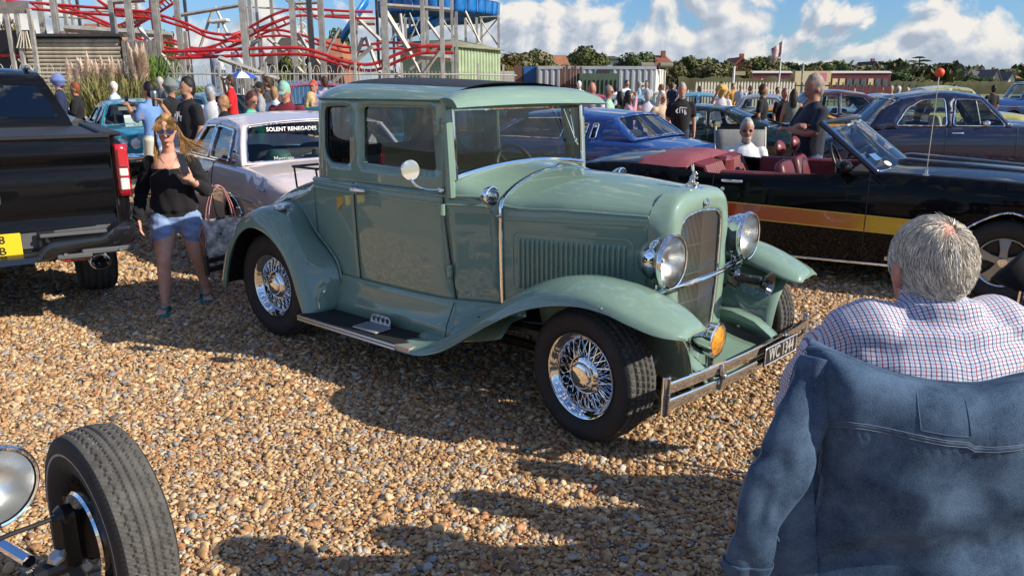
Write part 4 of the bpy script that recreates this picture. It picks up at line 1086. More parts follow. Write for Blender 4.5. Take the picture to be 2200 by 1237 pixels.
  def screen(nm, lo, hi, marg, bow, m_, tr=True):
   (xl, zl), (xh, zh) = lo, hi
   def fn(y, t):
    x = xl + (xh - xl) * t; z = zl + (zh - zl) * t; w = ys(x, z) - .008
    zz = z + (crn * t + .02 * (1 - t)) * (1 - y * y)
    return (x + bow * (1 - y * y) * (1 - .35 * t), w * y, zz)
   k = marg; hole = rrect([(-1 + k[0], k[1]), (1 - k[0], k[1]), (1 - k[0], 1 - k[2]), (-1 + k[0], 1 - k[2])], .05)
   mb = MB(); panel(mb, [(-1, 0), (1, 0), (1, 1), (-1, 1)], [hole], fn, .12); mb.build(nm + '_surround', gh.get('pm', pm), root, sharp=80)
   def gfn(y, t): p = fn(y, t); return (p[0] - (.006 if bow > 0 else -.006), p[1], p[2] - .004)
   mb = MB(); panel(mb, [(a * 1.0, b) for a, b in hole], [], gfn, .12); g_ = mb.build(nm, m_, root, sharp=180)
   if tr: mb = MB(); mb.tube([fn(a, b) for a, b in resample(hole, .08)], .011, 6, closed=True); mb.build('screen_trim', gh.get('strim', CHROME), g_)
   return g_
  screen('windshield', A0, A1, gh.get('wm', (.05, .03, .03)), gh.get('wbow', .10), gh.get('wglass', CARGLASS))
  screen('rear_screen', C0, C1, gh.get('rm', (.08, .06, .06)), -gh.get('rbow2', .08), gh.get('rglass', gm))
 im = sp.get('interior', DARK); cx = sp.get('seats', ((x0 + x1) / 2 + .1, (x0 + x1) / 2 - .85)); sz = sp.get('seatz', .88)
 for k, sx_ in enumerate(cx):
  for y in ((-.38, .38) if k == 0 or sp.get('buckets') else (0,)):
   wd = .52 if y else 1.25
   mb = MB(); mb.box((sx_ + .22, y, sz - .42), (.50, wd, .16), bv=.05); mb.box((sx_ - .06, y, sz - .10), (.16, wd, .56), R=roty(-.25), bv=.06)
   if sp.get('rests') and y: mb.box((sx_ - .16, y, sz + .27), (.10, .26, .16), R=roty(-.2), bv=.05)
   subsurf(mb.build('seat', im, root, sharp=180), 2)
 if gh or sp.get('dash'):
  dx, dz = sp.get('dash', (gh['A0'][0] - .22 if gh else 0, (gh['A0'][1] if gh else .95) - .06))
  mb = MB(); mb.box((dx, 0, dz - .07), (.30, W * 1.7, .16), bv=.05); mb.build('dashboard', sp.get('dashm', DARK), root)
  mb = MB(); c = A(dx - .36, sp.get('steer', .38), dz - .02); e1 = A(0, 1, 0); e2 = unit(A(-.4, 0, .9))
  mb.tube([c + .19 * (math.cos(a) * e1 + math.sin(a) * e2) for a in np.linspace(0, 2 * math.pi, 26)[:-1]], .013, 6, closed=True); mb.tube([c + .18 * e1, c - .18 * e1], .012, 6); mb.tube([c, c + A(.4, 0, -.15)], .02, 6); mb.build('steering_wheel', BLACK, root)
 for nm, bx, bz_, bh, m_ in sp.get('bumpers', ()):
  sg = -1 if bx < (x0 + x1) / 2 else 1; P = []
  ww = plan(x0 if sg < 0 else x1) * 1.04
  for y in np.linspace(-1, 1, 25):
   x = bx - sg * .10 * abs(y) ** 3; d = sg * .05
   P.append([(x - d, ww * y, bz_ - bh), (x - d * .1, ww * y, bz_ - bh), (x + d * .4, ww * y, bz_ - bh * .5), (x + d * .5, ww * y, bz_ + bh * .3), (x, ww * y, bz_ + bh), (x - d, ww * y, bz_ + bh)])
  mb = MB(); mb.grid(P, cv=True); mb.build(nm, m_, root, sharp=45)
 for nm, c, d, m_, bv in sp.get('boxes', ()):
  for s in ((-1, 1) if c[1] else (1,)): mb = MB(); mb.box((c[0], s * c[1], c[2]), d, bv=bv); mb.build(nm, m_, root)
 for c, r in sp.get('lamps', ()):
  for s in (-1, 1):
   hl = thing('headlight', (c[0], s * c[1], c[2])); hl.parent = root
   mb = MB(); mb.lathe([(r * 1.05, -.05), (r * 1.12, .0), (r * 1.08, .018), (r, .016)], ax=(1, 0, 0), n=24); mb.build('bezel', CHROME, hl)
   mb = MB(); mb.lathe([(r, .012), (r * .6, .028), (0, .034)], ax=(1, 0, 0), n=24); mb.build('lens', mat('lamp_lens_white', (.70, .72, .72), .12, coat=1), hl)
 for (pos, txt, size, bg, fgm, wh, nrm) in sp.get('plates', ()):
  pl = thing('number_plate', pos); pl.parent = root
  mb = MB(); mb.box((0, 0, 0), (.012, wh[0], wh[1]), bv=.003); mb.build('plate', bg, pl)
  if txt: text_part('plate_characters', txt, size, fgm, pl, (nrm * .0075, 0, 0), (0, nrm, 0), (0, 0, 1), .0012, squeeze=.85, bold=.001)
 wr, ww, rr = sp.get('wheel', (.335, .20, .20))
 for k, (ax, az, ar) in enumerate(sp['arches']):
  for s in (-1, 1): make_wheel(root, 'wheel', wr, ww, rr, s, (ax, s * (W - .03 - ww / 2), wr), sp.get('wstyle', 'steel'), 'none', 40, stripe=sp.get('stripe'), hubs=sp.get('hubs'))
 root['_yf'] = 0
 del root['_yf']
 return root, yf, shz
PLATE_Y = mat('plate_yellow', (.80, .55, .02), .4); PLATE_W = mat('plate_white', (.75, .75, .72), .4); PLATE_T = mat('plate_text', (.01, .01, .01), .5)
def rel(loc, rz):  # helper: frame of a car given an anchor point on it
 c, s = math.cos(rz), math.sin(rz)
 return lambda ax, ay: (loc[0] - (ax * c - ay * s), loc[1] - (ax * s + ay * c), 0)
# ---- black convertible with the orange to yellow side stripe
def build_convertible():
 rz = math.radians(-29.5); W = .95
 BP = paint('gloss_black_paint', (.0045, .0048, .006)); BP.node_tree.nodes['Principled BSDF'].inputs['Coat IOR'].default_value = 1.32; BP.node_tree.nodes['Principled BSDF'].inputs['Specular IOR Level'].default_value = .02; BP.node_tree.nodes['Principled BSDF'].inputs['Coat Weight'].default_value = .7
 red = mat('oxblood_vinyl', (.17, .028, .035), .42, var=.15, vscale=8, bump=.15, bscale=30)
 loc = rel((3.88, 6.02), rz)(0.0, -W)
 sp = dict(L=(-3.95, 1.05), W=W, sill=.20, shoulder=[(-3.95, .86), (-3.6, .955), (-3.2, .98), (-2.8, .965), (-2.36, .925), (-1.9, .935), (-1.4, .965), (-1.0, .99), (-.5, .985), (.3, .94), (.8, .88), (1.05, .80)],
  arches=[(-2.85, .33, .40), (0.0, .335, .40)], decks=[('bonnet', -1.02, 1.05, .055), ('boot_lid', -3.95, -3.1, .05)], gaps=(-1.03, -2.345), handles=((-2.17, .865),), bulge=.045,
  trims=[([(-2.35, .185 + .035), (-1.2, .222), (-.42, .225)], (.006, .011), CHROME), ([(-.38, .44), (-.28, .60), (0, .742), (.28, .60), (.38, .44)], (.006, .008), CHROME)],
  bumpers=[('front_bumper', 1.12, .42, .07, CHROME), ('rear_bumper', -4.02, .45, .06, CHROME)], lamps=[((1.06, .72, .66), .08), ((1.06, .52, .66), .08)], seats=(-1.72, -2.62), seatz=.86, rests=True, interior=red, dash=(-1.10, .98), dashm=BLACK, steer=.40,
  wheel=(.335, .215, .195), wstyle='alloy', kick=(.16, .18), step=.08)
 root, yf, shz = make_car('convertible_car', 'black classic convertible with red vinyl seats and orange to yellow side stripe', loc, rz, BP, sp)
 cols = [((-2.36, -1.95), (.40, .075, .045)), ((-1.95, -1.05), (.42, .13, .025)), ((-1.02, -.52), (.55, .33, .012))]
 gold = mat('stripe_gold', (.62, .42, .06), .4)
 grad = mat('stripe_orange', (.42, .11, .035), .4, coat=.8); nt = grad.node_tree; N, K = nt.nodes, nt.links
 tc = N.new('ShaderNodeTexCoord'); sx = N.new('ShaderNodeSeparateXYZ'); K.new(tc.outputs['Object'], sx.inputs[0])
 mr = N.new('ShaderNodeMapRange'); K.new(sx.outputs[0], mr.inputs['Value']); mr.inputs['From Min'].default_value = -3.0; mr.inputs['From Max'].default_value = -.7
 rp = N.new('ShaderNodeValToRGB'); K.new(mr.outputs[0], rp.inputs[0]); e = rp.color_ramp.elements; e[0].color = (.30, .03, .03, 1); e[1].color = (.60, .38, .01, 1); x = e.new(.45); x.color = (.42, .09, .04, 1); x = e.new(.80); x.color = (.50, .18, .02, 1); x = e.new(.88); x.color = (.58, .36, .01, 1)
 K.new(rp.outputs[0], N['Principled BSDF'].inputs['Base Color'])
 for s in (-1, 1):
  mb = MB(); zc = lambda x: .618 + (x + 2.36) * -.010
  panel(mb, [(-3.0, .665), (-2.9, .565), (-.50, .495), (-.42, .62), (-1.5, .652), (-2.4, .672)], [], lambda x, z: (x, s * (yf(x, z) + .0025), z), .12); mb.build('side_stripe', grad, root, sharp=180)
  for pts in ([(-3.0, .668), (-2.4, .675), (-1.5, .655), (-.42, .622)], [(-2.9, .562), (-1.7, .528), (-.50, .492)]):
   mb = MB(); mb.tube([(x, s * (yf(x, z) + .003), z) for x, z in spline(pts, 20)], [(.002, .005)] * 20, 5, up=(0, 0, 1)); mb.build('stripe_border', gold, root)
 mb = MB(); mb.box((-.80, -yf(-.8, .285) - .004, .285), (.10, .008, .034), bv=.002); bd_ = mb.build('wing_badge', mat('badge_pale', (.62, .56, .48), .35, .5), root)
 text_part('badge_characters', '42', .034, PLATE_T, bd_, (-.80, -yf(-.8, .285) - .009, .285), (1, 0, 0), (0, 0, 1), .0005, squeeze=1.9)
 mb = MB(); mb.lathe([(.016, 0), (.018, .006), (.01, .012), (0, .012)], (-2.25, -yf(-2.25, .79), .79), (0, -1, 0), 16); mb.build('door_lock', CHROME, root)
 A0, A1 = (-1.0, 1.0), (-1.50, 1.385)
 def fn(y, t): x = A0[0] + (A1[0] - A0[0]) * t; z = A0[1] + (A1[1] - A0[1]) * t; return (x + .22 * (1 - y * y), (.86 - .20 * t) * y, z + .03 * (1 - y * y))
 mb = MB(); mb.grid([[fn(y, t) for y in np.linspace(-1, 1, 17)] for t in np.linspace(.02, .97, 7)]); g = mb.build('windshield', CARGLASS, root, sharp=180)
 fm = mat('black_chrome_frame', (.05, .055, .065), .2, .6)
 mb = MB()
 for s in (-1, 1): mb.tube([fn(s, t) for t in np.linspace(-.05, 1, 8)], [(.030, .026)] * 8, 8)
 mb.tube([fn(y, 1.0) for y in np.linspace(-1, 1, 17)], [(.035, .022)] * 17, 8); mb.build('windshield_frame', fm, g)
 mb = MB(); mb.tube([A(*fn(y, -.01)) + A(.012, 0, 0) for y in np.linspace(-1, 1, 17)], .014, 6)
 for s in (-1, 1): mb.tube([A(*fn(s, t)) + A(.02, s * .012, .01) for t in np.linspace(0, 1, 6)], [(.010, .010)] * 6, 6)
 mb.build('windshield_trim', CHROME, g)
 for (y, t, m_, nm, w, h) in ((-.78, .24, mat('sticker_blue', (.06, .16, .36), .5), 'blue_sticker', .11, .085), (-.70, .09, mat('sticker_cream', (.60, .62, .50), .5), 'round_sticker', .10, .065)):
  c = A(*fn(y, t)); e1 = unit(A(*fn(y + .1, t)) - A(*fn(y, t))); e2 = unit(A(*fn(y, t + .1)) - A(*fn(y, t)))
  pol = [(w / 2 * math.cos(a), h / 2 * math.sin(a)) for a in np.linspace(0, 2 * math.pi, 20)[:-1]] if 'round' in nm else [(-w / 2, -h / 2), (w / 2, -h / 2), (w / 2, h / 2), (-w / 2, h / 2)]
  mb = MB(); mb.prism(pol, c + np.cross(e1, e2) * .002, e1, e2, .001); mb.build(nm, m_, g)
 for s in (-1, 1): mb = MB(); mb.box((-1.33, s * .33, 1.335), (.02, .40, .10), R=roty(.9), bv=.006); mb.build('sun_visor', mat('visor_grey', (.35, .40, .42), .7), root)
 mb = MB(); mb.box((-1.30, 0, 1.30), (.03, .22, .06), bv=.01); mb.build('interior_mirror', BLACK, root)
 P = []
 for x, zc, w in ((-3.30, .985, .84), (-3.12, 1.03, .86), (-2.95, 1.055, .865), (-2.75, 1.055, .86), (-2.66, 1.035, .85), (-2.63, .97, .83)):
  P.append([(x, y, zc - (zc - .965) * abs(y / w) ** 4 + .010 * math.sin(9 * y)) for y in np.linspace(-w, w, 19)])
 mb = MB(); mb.grid(P); mb.build('folded_hood_cover', mat('oxblood_hood_cover', (.20, .045, .052), .5, var=.12, vscale=4, bump=.25, bscale=12), root, sharp=70)
 for y in (-.42, .42):
  for k in range(9):
   mb = MB(); yy = y - .27 + k * .0675; mb.tube([(-2.60, yy, .97), (-2.50, yy, .95), (-2.42, yy, .80), (-2.40, yy, .60)], [(.036, .03)] * 4, 8); mb.build('seat_pleat', red, root)
 mb = MB(); mb.box((-2.48, 0, .86), (.14, .22, .3), bv=.04); mb.build('rear_armrest', red, root)
 for s in (-1, 1):
  mb = MB(); mb.box((-1.68, s * .83, .84), (1.25, .10, .22), bv=.02); mb.build('door_card', red, root)
  mb = MB(); mb.tube([(-1.20, s * .93, .965), (-1.23, s * 1.0, 1.0)], [(.05, .02)] * 2, 8); mb.ball((-1.22, s * 1.06, 1.045), (.065, .115, .058)); mb.build('door_mirror', BP, root)
  mb = MB(); mb.lathe([(0, 0), (.05, 0)], (-1.288, s * 1.06, 1.045), (-1, 0, 0), 20); mb.build('mirror_glass', CHROME, root)
 for s in (-1, 1):
  mb = MB(); P = [[(x, s * y, 1.0 + h * (1 - ((y - .30) / .17) ** 2) - (x + .6) * .055) for y in np.linspace(.13, .47, 9)] for x, h in ((-.95, .035), (-.8, .075), (-.3, .072), (.2, .065), (.35, .055), (.9, .035))]
  mb.grid(P); mb.build('bonnet_scoop', BP, root, sharp=60)
 return root
CONV = build_convertible()
def build_aerial():
 rz = math.radians(-29.5)
 root = CONV
 x, y = -.62, -.86
 mb = MB(); mb.lathe([(.030, 0), (.03, .008), (.013, .02), (.012, .05), (.008, .055)], (x, y, .985), (0, 0, 1), 16); mb.tube([(x, y, 1.03), (x, y, 1.80)], .0035, 6); mb.build('aerial', CHROME, root)
 mb = MB(); mb.ball((x, y, 1.80), .036, 20, 12); mb.build('aerial_ball', mat('aerial_orange', (.75, .075, .015), .45), root)
build_aerial()
# ------------------------------------------------------------------ other cars of the show
def spec_saloon(L=4.9, W=.93, h=1.38, belt=.92, cab=(-.9, 1.0), rk=.28, fk=.52, fin=0.0, pillars=True, **kw):
 """three-box saloon centred on x=0; cab = x of the screens' bases (rear, front)"""
 x0, x1 = -L / 2, L / 2; xr, xf = cab
 A0, A1, C1, C0 = (xf, belt + .01), (xf - fk, h - .06), (xr + rk, h - .07), (xr, belt + .01)
 mid = (A1[0] + C1[0]) / 2
 t = .065
 w1 = rrect([(mid + .04, belt + .03), (A0[0] - .16, belt + .03), (A1[0] - .03, h - .06 - t), (mid + .04, h - .03 - t)], .03)
 w2 = rrect([(C0[0] + .20, belt + .03), (mid - .04, belt + .03), (mid - .04, h - .03 - t), (C1[0] + .06, h - .07 - t)], .04)
 sp = dict(L=(x0, x1), W=W, sill=.24, shoulder=[(x0, belt - .06 + fin), (x0 + .4, belt + fin * .8), (xr, belt + fin * .2), (0, belt), (xf, belt), (x1 - .5, belt - .04), (x1, belt - .12)],
  arches=[(x0 + L * .235, .33, .38), (x1 - L * .185, .33, .38)], decks=[('bonnet', xf - .03, x1, .05), ('boot_lid', x0, xr + .03, .04)], gaps=(xf - .12, mid, xr + .25),
  handles=((mid + .12, belt - .10), (xr + .42, belt - .10)), bumpers=[('front_bumper', x1 + .07, .45, .07, CHROME), ('rear_bumper', x0 - .07, .45, .07, CHROME)],
  lamps=[((x1 + .0, W * .74, .68), .085)], trims=[([(x0 + .1, belt - .22), (0, belt - .24), (x1 - .1, belt - .26)], (.006, .010), CHROME)], seats=((xf + xr) / 2 - .05, xr + .35), seatz=belt - .02,
  gh=dict(A0=A0, A1=A1, C1=C1, C0=C0, yr=W * .70, rail=[(mid, h)], crown=.05, wins=[w1, w2], wtrim=CHROME, wt=.007))
 sp.update(kw); return sp
def build_cars():
 G = 'classic cars parked at the show'
 rz = math.radians(126); W = .97
 LP = paint('lilac_paint', (.72, .62, .60));
 loc = rel((-4.02, 9.4), rz)(0, W)
 L_ = dict(L=(-3.55, 1.55), W=W, sill=.24, shoulder=[(-3.55, .80), (-3.2, .88), (-2.7, .93), (-2.2, .945), (-1.2, .935), (0, .92), (.9, .90), (1.55, .84)], arches=[(-2.15, .30, .35), (.45, .33, .39)],
  decks=[('bonnet', -.38, 1.55, .06), ('boot_lid', -3.55, -2.25, .045)], gaps=(-.35, -1.45), handles=((-1.30, .82),), bumpers=[('front_bumper', 1.62, .45, .08, CHROME), ('rear_bumper', -3.62, .45, .08, CHROME)], lamps=[((1.56, .74, .70), .08), ((1.56, .54, .70), .08)],
  trims=[([(-3.5, .62), (-2.6, .66), (-1.6, .69), (-.2, .72), (1.5, .76)], (.008, .016), CHROME), ([(-2.2, .955), (-1.4, .945), (-.4, .94)], (.008, .014), CHROME)], archtrim=True, seats=(-1.0, -1.75), seatz=.9, wheel=(.335, .2, .2), bulge=.06,
  gh=dict(A0=(-.30, .95), A1=(-.78, 1.33), C1=(-2.00, 1.315), C0=(-2.33, .955), yr=.74, yb=.95, rail=[(-1.3, 1.375)], crown=.055, wtrim=CHROME, wt=.012, rm=(.06, .05, .05), rbow2=.05, rbow=.03, strim=CHROME, rglass=CARGLASS,
   wins=[rrect([(-1.20, .97), (-.52, .97), (-.86, 1.27), (-1.20, 1.29)], .03), rrect([(-1.93, .97), (-1.26, .97), (-1.26, 1.29), (-1.84, 1.265)], .04)]))
 root, yf, sh = make_car('saloon_car', 'dusty lilac sixties saloon parked behind the woman', loc, rz, LP, L_, G)
 mb = MB(); mb.box((-2.12, yf(-2.1, .95) - .02, 1.075), (.09, .012, .03), bv=.004); mb.build('pillar_badge', CHROME, root)
 text_part('screen_lettering', 'SOLENT RENEGADES', .056, WHITEP, root, (-2.105, .30, 1.275), (0, -1, 0), (.15, 0, 1), .001, bold=.001)
 mb = MB(); mb.tube([(-2.9 - .011 * k, yf(-3.0, .78) + .006, .80 + .016 * math.sin(k * 1.7)) for k in range(22)], .0035, 5); mb.build('wing_script', CHROME, root)
 mb = MB(); mb.box((-2.05, 0, .93), (.45, 1.5, .02)); mb.build('parcel_shelf', DARK, root)
 hatm = mat('olive_felt', (.16, .16, .11), .9, var=.15, vscale=12)
 M_ = Matrix.Translation(loc) @ Matrix.Rotation(rz, 4, 'Z')
 def at(x, y, z): return tuple(M_ @ Vector((x, y, z)))
 o = MB(); P = []
 for r, z in ((.19, .045), (.17, .02), (.13, .015), (.105, .03), (.098, .09), (.085, .12), (.05, .125), (0, .105)):
  P.append([(r * math.cos(a) * 1.15, r * math.sin(a) * .92, z + (.04 * abs(math.sin(a)) ** 3 if r > .14 else 0)) for a in np.linspace(0, 2 * math.pi, 29)[:-1]])
 o.grid(P, cv=True); h = o.build('cowboy_hat', hatm); h.location = at(-2.10, -.02, .945); h.rotation_euler = (0, 0, rz + 1.2); tag(h, 'olive felt cowboy hat on the lilac car parcel shelf', 'hat')
 o = MB(); P = [[(r * math.cos(a) * 1.1, r * math.sin(a) * .9, z) for a in np.linspace(0, 2 * math.pi, 25)[:-1]] for r, z in ((.14, 0), (.145, .03), (.13, .09), (.09, .125), (0, .135))]
 o.grid(P, cv=True); h = o.build('baseball_hat', mat('cap_green', (.03, .09, .08), .7)); h.location = at(-2.08, .45, .945); h.rotation_euler = (0, 0, rz); tag(h, 'dark green cap with script on the lilac car parcel shelf', 'cap')
 text_part('cap_script', 'Mercury', .06, WHITEP, h, (-.155, 0, .05), (0, -1, 0), (.25, 0, 1), .001)
 bear = thing('teddy_bear', at(-2.12, -.42, .945), rz, 'pale blue teddy bear with flags in the lilac car window', 'toy')
 bl = mat('plush_blue', (.22, .46, .56), .95, bump=.4, bscale=80)
 o = MB(); o.ball((0, 0, .09), (.07, .08, .09)); o.ball((-.01, 0, .20), .065); o.build('body', bl, bear)
 for s in (-1, 1): o = MB(); o.ball((0, s * .05, .255), .025); o.build('ear', bl, bear); o = MB(); o.ball((-.07, s * .06, .03), (.03, .03, .045)); o.build('foot', DARK, bear)
 fm = bpy.data.materials.new('flag_stripes'); fm.use_nodes = True; nt = fm.node_tree; w = nt.nodes.new('ShaderNodeTexWave'); w.bands_direction = 'Y'; w.inputs['Scale'].default_value = 22; tc = nt.nodes.new('ShaderNodeTexCoord'); nt.links.new(tc.outputs['Object'], w.inputs[0])
 rp = nt.nodes.new('ShaderNodeValToRGB'); nt.links.new(w.outputs['Fac'], rp.inputs[0]); rp.color_ramp.interpolation = 'CONSTANT'; rp.color_ramp.elements[0].color = (.35, .16, .16, 1); rp.color_ramp.elements[1].color = (.6, .58, .52, 1); rp.color_ramp.elements[1].position = .5; nt.links.new(rp.outputs[0], nt.nodes['Principled BSDF'].inputs['Base Color'])
 for y in (.09, -.12): o = MB(); o.prism([(-.05, -.13), (.05, -.10), (.045, .03), (0, .09), (-.05, .02)], (-.10, y, .17), (0, -1, .1), (0, .1, 1), .003); o.build('paper_flag', fm, bear)
 rz = math.radians(147); W = .99; o = (2.2, 10.2); c, s = math.cos(rz), math.sin(rz)
 loc = rel((2.2, 10.2), rz)(0, W)
 BLU = paint('royal_blue_paint', (.008, .045, .21), .0, .3)
 L_ = dict(L=(.12, 5.2), W=W, sill=.24, shoulder=[(.12, .84), (.45, .905), (.8, .955), (1.2, .97), (1.6, .955), (2.4, .94), (3.6, .93), (5.2, .82)], arches=[(1.25, .33, .40), (4.2, .33, .40)], decks=[('bonnet', 3.1, 5.2, .06), ('boot_lid', .12, .90, .055)],
  gaps=(1.9, 3.1), bumpers=[('rear_bumper', .05, .45, .09, CHROME), ('front_bumper', 5.28, .45, .09, CHROME)], lamps=[((5.2, .7, .7), .08)], archtrim=True, seats=(2.1, 1.4), seatz=.9, bulge=.06, trims=[([(.2, .32), (2, .30), (5, .32)], (.01, .03), CHROME)],
  gh=dict(A0=(3.15, .96), A1=(2.55, 1.29), C1=(1.10, 1.28), C0=(.70, .985), yr=.72, yb=.95, rail=[(1.9, 1.335)], crown=.05, wtrim=CHROME, wt=.010, rm=(.07, .06, .10), rbow2=.08, cside=[(.92, 1.15)],
   wins=[rrect([(1.86, .98), (3.0, .98), (2.55, 1.24), (1.80, 1.26)], .04), rrect([(1.47, .99), (1.56, .99), (1.53, 1.19), (1.45, 1.19)], .02), rrect([(1.30, .99), (1.39, .99), (1.37, 1.19), (1.29, 1.19)], .02)]))
 make_car('coupe_car', 'royal blue seventies coupe with two slim opera windows', loc, rz, BLU, L_, G)
 rz = math.radians(154); loc = rel((5.35, 15.0), rz)(-2.2, .9)
 DG = paint('bottle_green_paint', (.008, .022, .022))
 sp = spec_saloon(4.5, .90, 1.30, .86, (-1.75, 1.25), .95, .85, W=.90) if False else None
 L_ = dict(L=(-2.2, 2.3), W=.90, sill=.22, shoulder=[(-2.2, .84), (-1.8, .90), (-1.2, .89), (0, .85), (1.1, .82), (2.3, .62)], arches=[(-1.3, .32, .36), (1.35, .32, .36)], decks=[('bonnet', 1.05, 2.3, .05), ('boot_lid', -2.2, -1.6, .03)], gaps=(-.55, .9), taper=(.08, .16),
  seats=(-.35, -1.1), seatz=.8, interior=mat('tan_seat', (.30, .24, .16), .7), bulge=.07, kick=(.1, .1), wstyle='alloy',
  boxes=[('tail_light', (-2.22, .58, .74), (.06, .42, .13), tail_red(), .03), ('spoiler_foot', (-1.98, .62, .95), (.14, .04, .10), DG, .01)], plates=[((-2.30, 0, .66), None, .09, PLATE_Y, PLATE_T, (.42, .12), -1)],
  gh=dict(A0=(1.15, .83), A1=(.25, 1.24), C1=(-.75, 1.255), C0=(-1.75, .92), yr=.60, yb=.94, rail=[(-.2, 1.30)], crown=.04, wtrim=BLACK, wt=.010, strim=BLACK, rm=(.10, .06, .05), rbow2=.05, cside=[(-1.25, 1.12)],
   wins=[rrect([(-.50, .88), (.95, .86), (.22, 1.19), (-.45, 1.235)], .05), rrect([(-1.22, .92), (-.57, .89), (-.53, 1.23), (-.75, 1.22)], .09)]))
 r, yf, _ = make_car('sports_coupe', 'dark green sports coupe with black boot spoiler behind the seated man', loc, rz, DG, L_, G)
 mb = MB(); mb.tube([(-1.90 - .12 * (1 - (y / .75) ** 2), y, 1.005 - .02 * abs(y)) for y in np.linspace(-.78, .78, 15)], [(.11, .018)] * 15, 8, up=(0, 0, 1)); mb.build('spoiler', DG, r)
 rz = math.radians(-9); loc = rel((7.8, 13.8), rz)(0, -.95)
 NV = paint('navy_paint', (.006, .010, .038))
 L_ = dict(L=(-2.35, 2.9), W=.95, sill=.22, shoulder=[(-2.35, .70), (-1.9, .84), (-1.2, .95), (-.5, .985), (.4, .995), (.95, 1.0), (1.6, .97), (2.9, .82)], arches=[(-1.5, .34, .36), (1.75, .34, .40)], decks=[('bonnet', .85, 2.9, .10), ('boot_lid', -2.35, -1.1, .07)], gaps=(-.22, .92),
  handles=((-.04, .90),), lamps=[((2.92, .66, .72), .09)], bumpers=[('front_bumper', 3.0, .45, .07, CHROME), ('rear_bumper', -2.43, .45, .07, CHROME)], bulge=.06, archtrim=False, seats=(.1, -.75), seatz=1.0, interior=mat('cream_seat', (.48, .45, .36), .7), steer=-.38,
  gh=dict(A0=(.86, 1.01), A1=(.38, 1.50), C1=(-.95, 1.47), C0=(-1.50, .98), yr=.62, yb=.93, rail=[(-.25, 1.575)], crown=.06, wtrim=CHROME, wt=.011, wbow=.16, cside=[(-1.30, 1.28)], rm=(.14, .12, .10), wm=(.06, .03, .05),
   wins=[rrect([(-.11, 1.02), (.74, 1.02), (.36, 1.455), (-.06, 1.475)], .05), rrect([(-1.05, 1.02), (-.22, 1.02), (-.24, 1.48), (-.62, 1.455), (-.88, 1.30)], .06)]))
 r, yf, _ = make_car('saloon_car', 'navy blue fifties saloon with chrome framed windows', loc, rz, NV, L_, G)
 mb = MB(); mb.ball((.42, -.90, 1.07), (.06, .05, .05)); mb.build('door_mirror', CHROME, r)
 for s in (-1, 1): mb = MB(); mb.tube([(.36, s * .80, 1.04), (.28, s * .68, 1.44)], .012, 6); mb.build('quarterlight_bar', CHROME, r)
 mb = MB(); mb.box((.52, -.30, 1.42), (.03, .34, .10), R=roty(.5), bv=.02); mb.build('sun_visor', mat('cream_seat', (.48, .45, .36), .7), r)
 rz = math.radians(-56); TQ = paint('turquoise_paint', (.012, .22, .29))
 L_ = spec_saloon(5.2, .97, 1.40, .94, (-1.15, .95), .42, .42, fin=.05, stripe=None)
 L_['lamps'] = [((2.62, .80, .70), .085), ((2.62, .58, .70), .085)]
 loc = rel((-6.95, 14.1), rz)(2.6, -.80)
 r, yf, _ = make_car('saloon_car', 'bright turquoise saloon with a for sale board in its screen', loc, rz, TQ, L_, G)
 mb = MB(); mb.prism([(-.45, -.075), (.45, -.075), (.45, .075), (-.45, .075)], (.88, -.02, 1.06), (0, 1, 0), (-.25, 0, 1), .006); bd = mb.build('sale_board', mat('board_white', (.62, .68, .68), .6), r)
 text_part('board_lettering', 'FOR SALE', .14, PLATE_T, bd, (.889, -.02, 1.055), (0, 1, 0), (-.25, 0, 1), .001, bold=.002)
 mb = MB();
 for k in range(9): mb.tube([(2.63, -.42 + 0 * k, .52 + k * .025), (2.66, 0, .52 + k * .025), (2.63, .42, .52 + k * .025)], .006, 5)
 mb.build('radiator_grille', CHROME, r)
 mb = MB(); mb.box((.50, .0, 1.29), (.02, 1.0, .14), R=roty(.4)); mb.build('sun_shade', mat('shade_silver', (.55, .55, .52), .5), r)
 rz = math.radians(138); WP = paint('white_gloss', (.72, .72, .70))
 L_ = spec_saloon(4.7, .92, 1.36, .93, (-1.55, 1.0), .75, .6, glass=None)
 L_['gh']['rglass'] = DARKGLASS; L_['lamps'] = []; L_['boxes'] = [('tail_light', (-2.36, .60, .80), (.06, .46, .15), tail_red(), .02)]; L_['bumpers'] = []; L_['trims'] = []
 make_car('fastback_car', 'white modern fastback with red tail lights behind the pickup', rel((-11.0, 20.3), rz)(-2.3, -.6), rz, WP, L_, G)
 rz = math.radians(166); YP = paint('yellow_paint', (.62, .27, .008))
 L_ = spec_saloon(4.4, .88, 1.22, .83, (-1.7, 1.0), .85, .7); L_['gh']['rglass'] = DARKGLASS; L_['gh']['strim'] = BLACK; L_['gh']['wtrim'] = BLACK; L_['trims'] = []
 r, yf, _ = make_car('coupe_car', 'yellow coupe with black slatted rear window louvres', rel((8.3, 18.4), rz)(-2.1, .8), rz, YP, L_, G)
 for k in range(7):
  t = k / 6; mb = MB(); mb.box((-1.62 + .78 * t, 0, .93 + .29 * t), (.16, 1.02, .016), R=roty(-.1), bv=.004); mb.build('louvre_slat', BLACK, r)
 rz = math.radians(172); MP = paint('maroon_paint', (.06, .028, .030))
 L_ = spec_saloon(4.9, .93, 1.56, 1.0, (-1.35, .9), .55, .45)
 L_['gh']['cside'] = [(-1.13, 1.35)]; L_['gh']['pm'] = MP
 make_car('saloon_car', 'maroon rounded saloon with chrome window frames', rel((9.3, 19.3), rz)(-1.5, .9), rz, MP, L_, G)
